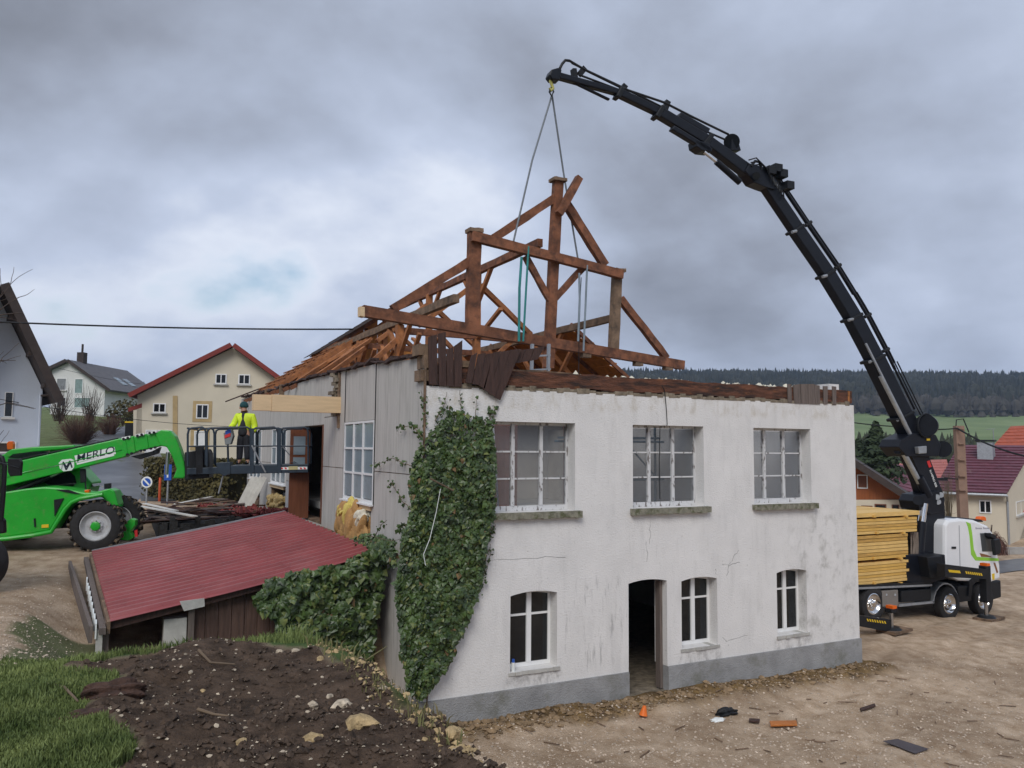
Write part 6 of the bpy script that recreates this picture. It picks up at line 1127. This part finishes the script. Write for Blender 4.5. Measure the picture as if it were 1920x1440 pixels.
MB().tube([eL-ZU*.1, eR-ZU*.1], .09, 8).build('gutter', galv, hp_); MB().tube([eR-ZU*.12, wr+s0*.9-ZU*.4, wr+s0*.9-ZU*4], .06, 6).build('downpipe', galv, hp_)
Nw = nrm(np.cross(wr-wl, ZU)); Nw = Nw if Nw@(CAM-wl) > 0 else -Nw; add_window(hp_, wl+s0, Nw, (1836, 938, 1859, 962)); add_window(hp_, wr+s0+bk*1.0, nrm(np.cross(bk, ZU)) if nrm(np.cross(bk, ZU))@(CAM-wr) > 0 else -nrm(np.cross(bk, ZU)), (1904, 938, 1922, 965), pane=redpr, sill=concrete)
cc = atd(1849, 850, 54); MB().obox(cc, nrm(eR-eL)*.45, bk*.4, ZU*.75).build('metal_chimney', galv, hp_); MB().obox(cc+ZU*.85, nrm(eR-eL)*.55, bk*.5, ZU*.06).build('chimney_cap', dark, hp_); MB().tube([atd(1866, 862, 54), atd(1862, 806, 54)], .03, 6).build('aerial_mast', galv, hp_); MB().tube([atd(1848, 805, 54), atd(1866, 804, 54)], .015, 5).build('aerial', galv, hp_)
def simple_roof(name, label, d, pts, ridge_d, mt, wall_y, courses=8):
    """a roof slope facing the camera over a wall: pixels eaveL, eaveR, ridgeR, ridgeL"""
    h_ = thing(name, label, 'house', atd((pts[0][0]+pts[1][0])/2, wall_y, d)); a, b, c, e_ = atd(*pts[0], d), atd(*pts[1], d), atd(*pts[2], ridge_d), atd(*pts[3], ridge_d); n_ = nrm(np.cross(b-a, e_-a)); n_ = n_ if n_[2] > 0 else -n_
    for k in range(courses): t0, t1 = k/courses, (k+1.06)/courses; MB().prism([a+(e_-a)*t0+n_*.07, b+(c-b)*t0+n_*.07, b+(c-b)*t1+n_*.02, a+(e_-a)*t1+n_*.02], -n_*.05).build('tile_course', mt, h_)
    bk_ = nrm((e_-a)*V3((1, 1, 0))); dn_ = V3((0, 0, -5.)); MB().prism([a+bk_*.5-ZU*.1, b+bk_*.5-ZU*.1, b+bk_*.5+dn_, a+bk_*.5+dn_], bk_*7).build('wall', whitew, h_); N_ = nrm(np.cross(b-a, ZU)); N_ = N_ if N_@(CAM-a) > 0 else -N_; return h_, a+bk_*.5, N_
h_, P_, N_ = simple_roof('small_purple_house', 'white house with small purple roof behind the crane boom', 70, [(1640, 905), (1775, 941), (1735, 878), (1655, 868)], 76, purple, 975)
add_window(h_, P_, N_, (1712, 918, 1728, 936))
simple_roof('red_roof_house', 'house with faded red tiled roof behind the purple one', 88, [(1665, 905), (1785, 905), (1775, 862), (1690, 864)], 94, M('faded_red_tile', (.36, .12, .10), .7, var=.2, scale=2), 960)
simple_roof('orange_roof_house', 'house with bright orange-red tiled roof behind the metal chimney', 72, [(1850, 850), (2010, 850), (1990, 795), (1895, 800)], 78, redtile, 950)
# ---- street furniture on the left
def sign(name, label, px, yb, yt, d, kind):
    b = on_ground(px, yb) if d is None else atd(px, yb, d); dd = (b-CAM)@CF; t = atd(px, yt, dd); s_ = thing(name, label, 'sign', b); MB().cyl(b-ZU*.3, V3((b[0], b[1], t[2])), .035, n=10).build('pole', galv, s_, True); f = -FH; u_ = RH
    if kind == 'np':
        r_ = .21; c = V3((b[0], b[1], t[2]))-ZU*.22; ring = lambda R_, o_, mt, nm: MB().prism([c+f*o_+(math.cos(a)*u_+math.sin(a)*ZU)*R_ for a in np.linspace(0, 6.283, 33)[:-1]], f*.008).build(nm, mt, s_)
        ring(r_, .04, whitepr, 'sign_disc'); ring(r_*.72, .05, bluepr, 'blue_disc'); MB().beam(c+f*.064+(-u_+ZU)*r_*.5, c+f*.064+(u_-ZU)*r_*.5, .008, .06, up=(u_+ZU)).build('diagonal_bar', whitepr, s_)
    else: c = V3((b[0], b[1], t[2]))-ZU*.28; MB().obox(c+f*.05, u_*.13, f*.01, ZU*.28).build('sign_plate', bluepr, s_); MB().obox(c+f*.063, u_*.03, f*.003, ZU*.18).build('white_mark', whitepr, s_)
sign('no_parking_sign', 'round blue and white no-parking sign on a pole by the road', 275, 930, 893, 30, 'np'); sign('blue_road_sign', 'rectangular blue road sign on a pole in front of the hedge', 314, 930, 871, 28.5, 'b')
p_ = on_ground(299, 933); p_ = atd(299, 932, 31); o = MB().cyl(p_-ZU*.2, p_+ZU*.75, .05, n=10).build('marker_post', M('orange_red_post', (.55, .09, .03), .6)); tag(o, 'orange-red marker post at the end of the hedge', 'post')
wb = thing('wheelie_bin', 'dark wheelie bin with a yellow lid beside the cream house', 'bin', atd(247, 812, 58)); c = atd(247, 806, 58); MB().obox(c, RH*.32, FH*.35, ZU*.5).build('bin_body', dark, wb); MB().obox(c+ZU*.55, RH*.35, FH*.38, ZU*.05).build('lid', yellowpr, wb)
# ---- plants
def leaf_mass(name, c, rx, ry, rz, n, size, mt, par, box=False):
    P = []; 
    while len(P) < n:
        p = rng.uniform(-1, 1, 3)
        if not box and (p@p > 1 or (p@p < .35 and rng.random() < .6)): continue
        P.append(p)
    P = np.array(P); k = 1+.25*(vnoise(P[:, 0]*3+9, P[:, 1]*3+P[:, 2]*2, .7, 3)-.5); W_ = V3(c)+P*np.array([rx, ry, rz])*k[:, None]; Nn = P+rng.normal(0, .6, P.shape)+np.array([0, 0, .4]); return leaves(W_, Nn, size, mt, name, par)
hedgem = M('winter_hedge_leaf', (.05, .05, .018), .8, var=.5, scale=1.5, col2=(.115, .095, .03), det=4)
hg = thing('clipped_hedge', 'clipped olive-brown hedge along the road below the cream house', 'hedge', atd(370, 930, 32)); a, b = atd(292, 905, 33), atd(450, 905, 30.5); c = (a+b)/2; L_ = np.linalg.norm((b-a)[:2])/2; ud = nrm((b-a)*V3((1, 1, 0))); MB().obox((c[0], c[1], c[2]-.15), ud*(L_-.15), np.cross(ZU, ud)*.5, ZU*.85).build('hedge_core', M('hedge_core', (.02, .02, .01), 1), hg)
Q = rng.uniform(-1, 1, (9000, 3)); fc = rng.integers(0, 3, 9000); Q[fc == 0, 1] = -np.sign(rng.random((fc == 0).sum())-.2); Q[fc == 1, 2] = 1; W_ = c-ZU*.12+Q[:, :1]*ud*L_+Q[:, 1:2]*np.cross(ZU, ud)*.62+Q[:, 2:]*ZU*1.0+rng.normal(0, .05, (9000, 3)); leaves(W_, -FH+rng.normal(0, .7, (9000, 3))+ZU*.4, .11, hedgem, 'foliage', hg)
barkm = M('bare_twig_bark', (.07, .05, .04), .9, var=.3); twigm = M('brown_red_twig', (.11, .06, .045), .9, var=.35, scale=1.5); willow = M('reddish_weeping_twig', (.13, .06, .045), .9, var=.3)
def twigs(name, label, c, rx, rz, n, mt, droop=0., cat='bush', r=.012, seg=4, spread=1.0):
    t_ = thing(name, label, cat, c); mb = MB()
    for k in range(n):
        a = rng.random()*6.283; tilt = rng.random()**.7*spread; d = V3((math.cos(a)*tilt, math.sin(a)*tilt, 1.0)); p = V3(c)+V3((math.cos(a), math.sin(a), 0))*rx*.25*rng.random(); pts = [p]
        for i in range(seg): d = nrm(d+rng.normal(0, .25, 3)-ZU*droop*(i+1)*.35); p = p+d*rz/seg*(.6+.6*rng.random())*np.array([rx/rz, rx/rz, 1]); pts.append(p)
        mb.tube(pts, r, 3, r*.35)
    o = mb.build('twig_mass', mt, t_); tag(o, kind='stuff'); st = MB()
    for k in range(5): a = rng.random()*6.28; st.tube([V3(c)-ZU*.2, V3(c)+V3((math.cos(a)*rx*.15, math.sin(a)*rx*.15, rz*.4))], r*3, 5, r)
    st.build('stems', barkm, t_); return t_
def gbase(px, py, w, h):
    c = on_ground(px, py); k = ((c-CAM)@CF)/FPX; return c, w*k, h*k
_c, _w, _h = gbase(148, 832, 48, 62); _c2, _w2, _h2 = gbase(205, 815, 34, 44)
twigs('bare_bush', 'large round leafless brown bush beside the blue-white house', _c, _w, _h, 700, twigm, spread=1.3, r=.014); twigs('bare_bush', 'smaller dark leafless bush between road and white house', _c2, _w2, _h2, 260, twigm, r=.018)
twigs('weeping_tree', 'small weeping tree with bare reddish hanging twigs beside the purple house', atd(1855, 1020, 44), 1.5, 2.6, 330, willow, droop=1.0, cat='tree', seg=7, r=.016); twigs('bare_shrub', 'thin upright leafless shrub beside the concrete pole', atd(1778, 985, 42), .7, 3.2, 60, M('pale_twig', (.2, .16, .1), .9), spread=.35, seg=4)
for px, py, d, lab in ((112, 790, 62, 'low bare fruit tree in front of the white house'), (168, 790, 66, 'bare pruned tree before the low window of the white house')): twigs('bare_tree', lab, atd(px, py, d), 1.6, 3.2, 70, barkm, cat='tree', r=.02, spread=.8)
def bare_tree(base, height_, label, lean, seed, tilt):
    t_ = thing('bare_tree', label, 'tree', base); r_ = np.random.default_rng(seed); tr = MB(); br = MB(); 
    def grow_(p, d, L_, R_, lvl):
        pts = [p]
        for i in range(4): d = nrm(d+r_.normal(0, .12, 3)+ZU*.04); p = p+d*L_/4; pts.append(p)
        (tr if lvl == 0 else br).tube(pts, R_, 6 if lvl < 2 else 4, R_*.55)
        if lvl < 4:
            for k in range(4 if lvl < 3 else 3):
                q = pts[1+int(r_.random()*3.99)]; a = r_.normal(0, 1, 3); a = nrm(a-(a@d)*d); grow_(q, nrm(d*.75+a*.75+ZU*.12+tilt*.25), L_*(.55+.2*r_.random()), R_*.5, lvl+1)
    grow_(V3(base), nrm(V3(lean)), height_*.5, .16, 0); tr.build('trunk', barkm, t_, True); br.build('branches', barkm, t_); return t_
bare_tree(atd(-190, 960, 20), 8.8, 'leafless tree reaching in front of the blue-white house', RH*.08+ZU, 5, RH*.2)
# conifer
def conifer(name, label, base, h_, rad, n, mt, size):
    t_ = thing(name, label, 'tree', base); MB().cyl(V3(base)-ZU*.5, V3(base)+ZU*h_*.95, rad*.07, .03, n=8).build('trunk', barkm, t_); P = []; Nn = []
    for k in range(n):
        t = rng.random()**.75; r_ = rad*(1-t)*(.35+.75*rng.random()**.5)*(1+.25*math.sin(t*38)); a = rng.random()*6.283; P.append(V3(base)+V3((math.cos(a)*r_, math.sin(a)*r_, .08*h_+t*h_*.94-.12*r_))); Nn.append(V3((math.cos(a)*.5, math.sin(a)*.5, .8))+rng.normal(0, .4, 3))
    leaves(np.array(P), np.array(Nn), size, mt, 'crown', t_)
needle = M('conifer_needles', (.016, .034, .014), .8, var=.5, scale=.9, col2=(.05, .075, .028), det=4)
conifer('conifer_tree', 'dark conifer standing behind the brown chalet', atd(1645, 905, 62), 4.6, 2.2, 5000, needle, .30); conifer('conifer_tree', 'broader dark conifer beside the first behind the chalet', atd(1612, 905, 66), 3.5, 2.2, 3500, needle, .32)
leaf_m = thing('garden_shrub', 'rounded evergreen shrub by the white house drive', 'bush', atd(235, 785, 70)); leaf_mass('foliage', atd(235, 772, 70), 1.6, 1.6, 1.2, 900, .22, hedgem, leaf_m)
# ---- pole and cables
pl_ = thing('utility_pole', 'tall brown concrete utility pole carrying overhead cables', 'pole', atd(1806, 975, 40)); polem = M('brown_concrete_pole', (.26, .17, .125), .9, var=.15, scale=1.5); a, b = atd(1807, 985, 40), atd(1793, 798, 40); b = V3((a[0]+(b[0]-a[0])*.4, a[1]+(b[1]-a[1])*.4, b[2])); MB().beam(a-ZU*1.5, b, .42, .30, up=FH).build('pole_shaft', polem, pl_)
for z_ in (.15, .9, 1.7, 2.5, 3.2): MB().obox(b-ZU*z_, RH*(.14+.012*z_), FH*.24, ZU*.03).build('pole_recess_band', polem, pl_)
MB().tube([b-ZU*.2-RH*.15, b-RH*.1+ZU*.3, b+RH*.25+ZU*.35, b+RH*.5-ZU*.3], .03, 6).build('cable_loop', dark, pl_); MB().beam(b-ZU*2.6-RH*.8, b-ZU*2.7+RH*.2, .06, .05).build('lamp_arm', dark, pl_); MB().obox(b-ZU*2.68-RH*1.0, RH*.3, FH*.12, ZU*.07).build('street_lamp', dark, pl_)
def cable(pts, r, label, sag=0.):
    q = [atd(*p) if len(p) == 3 else V3(p) for p in pts]; out = []
    for i in range(len(q)-1):
        for t in np.linspace(0, 1, 14)[:-1]: out.append(q[i]*(1-t)+q[i+1]*t-ZU*sag*4*t*(1-t))
    out.append(q[-1]); o = MB().tube(out, r, 5).build('overhead_cable', dark); tag(o, label, 'cable', 'overhead cables')
B3 = lambda p: ((p-CAM)@CF)
cable([(-80, 600, 30), (690, 617, 34)], .035, 'thick black cable running past the blue-white house to the workshop roof', .12); cable([(1560, 785, 44), (1700, 800, 42), (1795, 803, 40)], .03, 'black cable between workshop and concrete pole', .1); cable([(1795, 803, 40), (1960, 862, 36)], .045, 'twisted black cable from the pole over the purple roof', .25)
cable([(1600, 870, 46), (1790, 815, 40.3)], .012, 'thin wire from the chalet to the concrete pole', .5); cable([(-20, 655, 40), (265, 720, 60)], .012, 'thin wire in front of the white house', .2); cable([(-20, 745, 35), (440, 800, 50)], .014, 'thin wire low across the cream house front', .25)
gw = M('garden_wall_concrete', (.33, .32, .30), .9, var=.15); a, b = atd(1880, 1030, 44), atd(2010, 1022, 44); o = MB().beam(V3((a[0], a[1], a[2]-.5)), V3((b[0], b[1], a[2]-.45)), .25, 1.2).build('garden_wall', gw); tag(o, 'low grey garden wall in front of the purple roof house', 'wall')
# ---- far wood on the hill
def forest(name, pts, hs, mt, label):
    n = len(pts); seg = 6; tiers = 3; V = []; F_ = []
    for p, h_ in zip(pts, hs):
        r_ = h_*(.16+.08*rng.random()); b = len(V); conif = rng.random() < .72
        if conif:
            for t in range(tiers):
                z0 = h_*(.08+.28*t); z1 = h_*(.45+.275*t); rr = r_*(1-.26*t); a0 = rng.random()*6; k0 = len(V); V += [(p[0]+math.cos(a0+6.283*k/seg)*rr*(.75+.5*rng.random()), p[1]+math.sin(a0+6.283*k/seg)*rr*(.75+.5*rng.random()), p[2]+z0-.06*h_*rng.random()) for k in range(seg)]+[(p[0], p[1], p[2]+z1)]; F_ += [(k0+k, k0+(k+1) % seg, k0+seg) for k in range(seg)]
        else:
            rr = r_*1.35; k0 = len(V)
            for z_, s in ((.1, .5), (.35, 1.), (.65, .95), (.9, .5)): V += [(p[0]+math.cos(6.283*k/seg)*rr*s*(.8+.4*rng.random()), p[1]+math.sin(6.283*k/seg)*rr*s*(.8+.4*rng.random()), p[2]+h_*z_*.85) for k in range(seg)]
            V.append((p[0], p[1], p[2]+h_*.86))
            for j in range(3): F_ += [(k0+j*seg+k, k0+j*seg+(k+1) % seg, k0+(j+1)*seg+(k+1) % seg, k0+(j+1)*seg+k) for k in range(seg)]
            F_ += [(k0+3*seg+k, k0+3*seg+(k+1) % seg, k0+4*seg) for k in range(seg)]
    me = bpy.data.meshes.new(name); me.from_pydata(V, [], F_); me.update(); return tag(link(name, me, mt), label, kind='stuff')
forestm = M('distant_wood', (.016, .026, .018), .95, var=.55, scale=.03, col2=(.045, .046, .03), det=6); darkfor = M('spruce_wood', (.02, .03, .018), .95, var=.5, scale=.08)
def hill_pts(n, x0, x1, d0, d1):
    out = []
    while len(out) < n:
        q_ = (x0+(x1-x0)*rng.random()-960)/FPX; d = d0+(d1-d0)*rng.random()**.8; p = CAM+FH*d+RH*q_*d; z = gz(p[0], p[1]); out.append((p[0], p[1], z))
    return out
pts = hill_pts(7500, 1000, 2250, 560, 1180); forest('hillside_wood', pts, 11+7*rng.random(len(pts)), forestm, 'dark mixed wood covering the hillside beyond the village')
pts = hill_pts(420, 1560, 2100, 520, 575); forest('wood_edge', pts, 9+6*rng.random(len(pts)), M('bare_wood_edge', (.05, .045, .036), .95, var=.4, scale=.1), 'paler leafless trees along the lower edge of the wood')
pts = hill_pts(260, 1560, 1830, 170, 250); forest('hedgerow', pts, 4+4*rng.random(len(pts)), M('dull_hedgerow', (.04, .045, .022), .95, var=.4, scale=.2), 'dull hedgerow trees behind the village roofs')
pts = []
for k in range(260): d = 215+60*rng.random(); px = 185+125*rng.random(); p = CAM+FH*d+RH*(px-960)/FPX*d; pts.append((p[0], p[1], gz(p[0], p[1])-1))
forest('spruce_stand', pts, 8+5*rng.random(260), darkfor, 'spruce stand on the rise behind the white and cream houses')
# ---- litter on the lower yard
def litter(name, pxs, z, th, mt, label, cat):
    q = [onZ(a, b, z) for a, b in pxs]; zz = max(gz(p[0], p[1]) for p in q)+.02; q = [V3((p[0], p[1], zz)) for p in q]; o = MB().prism(q, (0, 0, th)).build(name, mt, None, False, .004); return tag(o, label, cat)
litter('sheet_offcut', [(1655, 1396), (1683, 1392), (1742, 1411), (1716, 1420)], -.72, .008, M('dark_grey_sheet', (.055, .045, .05), .5), 'dark grey sheet offcut lying flat on the gravel yard', 'sheet'); litter('orange_plank', [(1443, 1355), (1493, 1354), (1495, 1362), (1445, 1363)], -.68, .03, M('orange_plank', (.42, .14, .03), .6), 'short orange-brown plank on the gravel yard', 'plank'); litter('dark_offcut', [(1612, 1331), (1640, 1322), (1642, 1326), (1615, 1335)], -.68, .03, darkboard, 'small dark timber offcut on the gravel beyond the orange plank', 'offcut')
litter('dark_offcut', [(1405, 1354), (1425, 1355), (1424, 1360), (1404, 1359)], -.68, .03, darkboard, 'stubby dark offcut beside the orange plank', 'offcut'); crumple('black_bag', onZ(1362, 1336, -.6)+V3((0, 0, -.02)), .22, .13, .09, dark, None, 77); tag(bpy.data.objects['black_bag'], 'crumpled black plastic bag on the gravel before the wall', 'bag'); crumple('pale_rag', onZ(1345, 1350, -.62), .14, .08, .03, whitepr, None, 78); tag(bpy.data.objects['pale_rag'], 'pale plastic scrap beside the black bag', 'scrap')
o = MB().cyl(onZ(1206, 1341, -.55), onZ(1207, 1341, -.55)+V3((.02, 0, .17)), .08, .03, n=12).build('marker_cone', M('orange_plastic', (.75, .16, .02), .5)); tag(o, 'small orange plastic cone tipped near the doorway', 'cone')
mb = MB()
for k in range(70):
    p = onZ(900+1000*rng.random(), 1260+190*rng.random(), -.6)
    if p[1] > -.4 or p[0] < 0: continue
    z = gz(p[0], p[1])+.015; a = rng.random()*6.28; L_ = .04+.16*rng.random()**2; mb.beam((p[0]-math.cos(a)*L_, p[1]-math.sin(a)*L_, z), (p[0]+math.cos(a)*L_, p[1]+math.sin(a)*L_, z+.01), .018, .014)
tag(mb.build('wood_splinters', oldwood2), 'scattered wood splinters and twigs on the gravel yard', kind='stuff')
for pp, lab in (([(372, 1232), (395, 1240), (440, 1252)], 'crooked brown stick on the upper soil bank'), ([(370, 1336), (400, 1338), (432, 1346)], 'pale thin stick low on the soil bank'), ([(85, 1284), (120, 1296), (140, 1318), (145, 1328)], 'dry curved stalk at the edge of the lawn')):
    q = [onZ(a, b, 2.2) for a, b in pp]; q = [V3((p[0], p[1], gz(p[0], p[1])+.03)) for p in q]; o = MB().tube(q, .016, 6, .008).build('stick', stemm); tag(o, lab, 'stick', 'sticks on the bank')
o = crumple('turf_clod', onZ(175, 1350, 2.22), .30, .14, .07, M('root_mat', (.06, .032, .022), .95, var=.5, scale=12, bump=1, bscale=30), None, 91, .3); tag(o, 'clod of upturned turf with brown roots at the lawn edge', 'turf clod')
o = crumple('turf_clod', onZ(215, 1300, 2.25), .25, .16, .10, bpy.data.materials['root_mat'], None, 92, .3); tag(o, 'dark turf clod at the top corner of the dug soil', 'turf clod')
# ---- haze
hm = bpy.data.materials.new('haze'); hm.use_nodes = True; hn = hm.node_tree; hn.nodes.remove(hn.nodes['Principled BSDF']); pv = hn.nodes.new('ShaderNodeVolumePrincipled'); pv.inputs['Color'].default_value = (.52, .68, .95, 1); pv.inputs['Density'].default_value = .0002; pv.inputs['Anisotropy'].default_value = .0; hn.links.new(pv.outputs[0], hn.nodes['Material Output'].inputs['Volume'])
tag(MB().box(-2000, 2000, -2000, 2000, -4, 165).build('haze', hm), 'thin bluish haze in the air', kind='stuff')
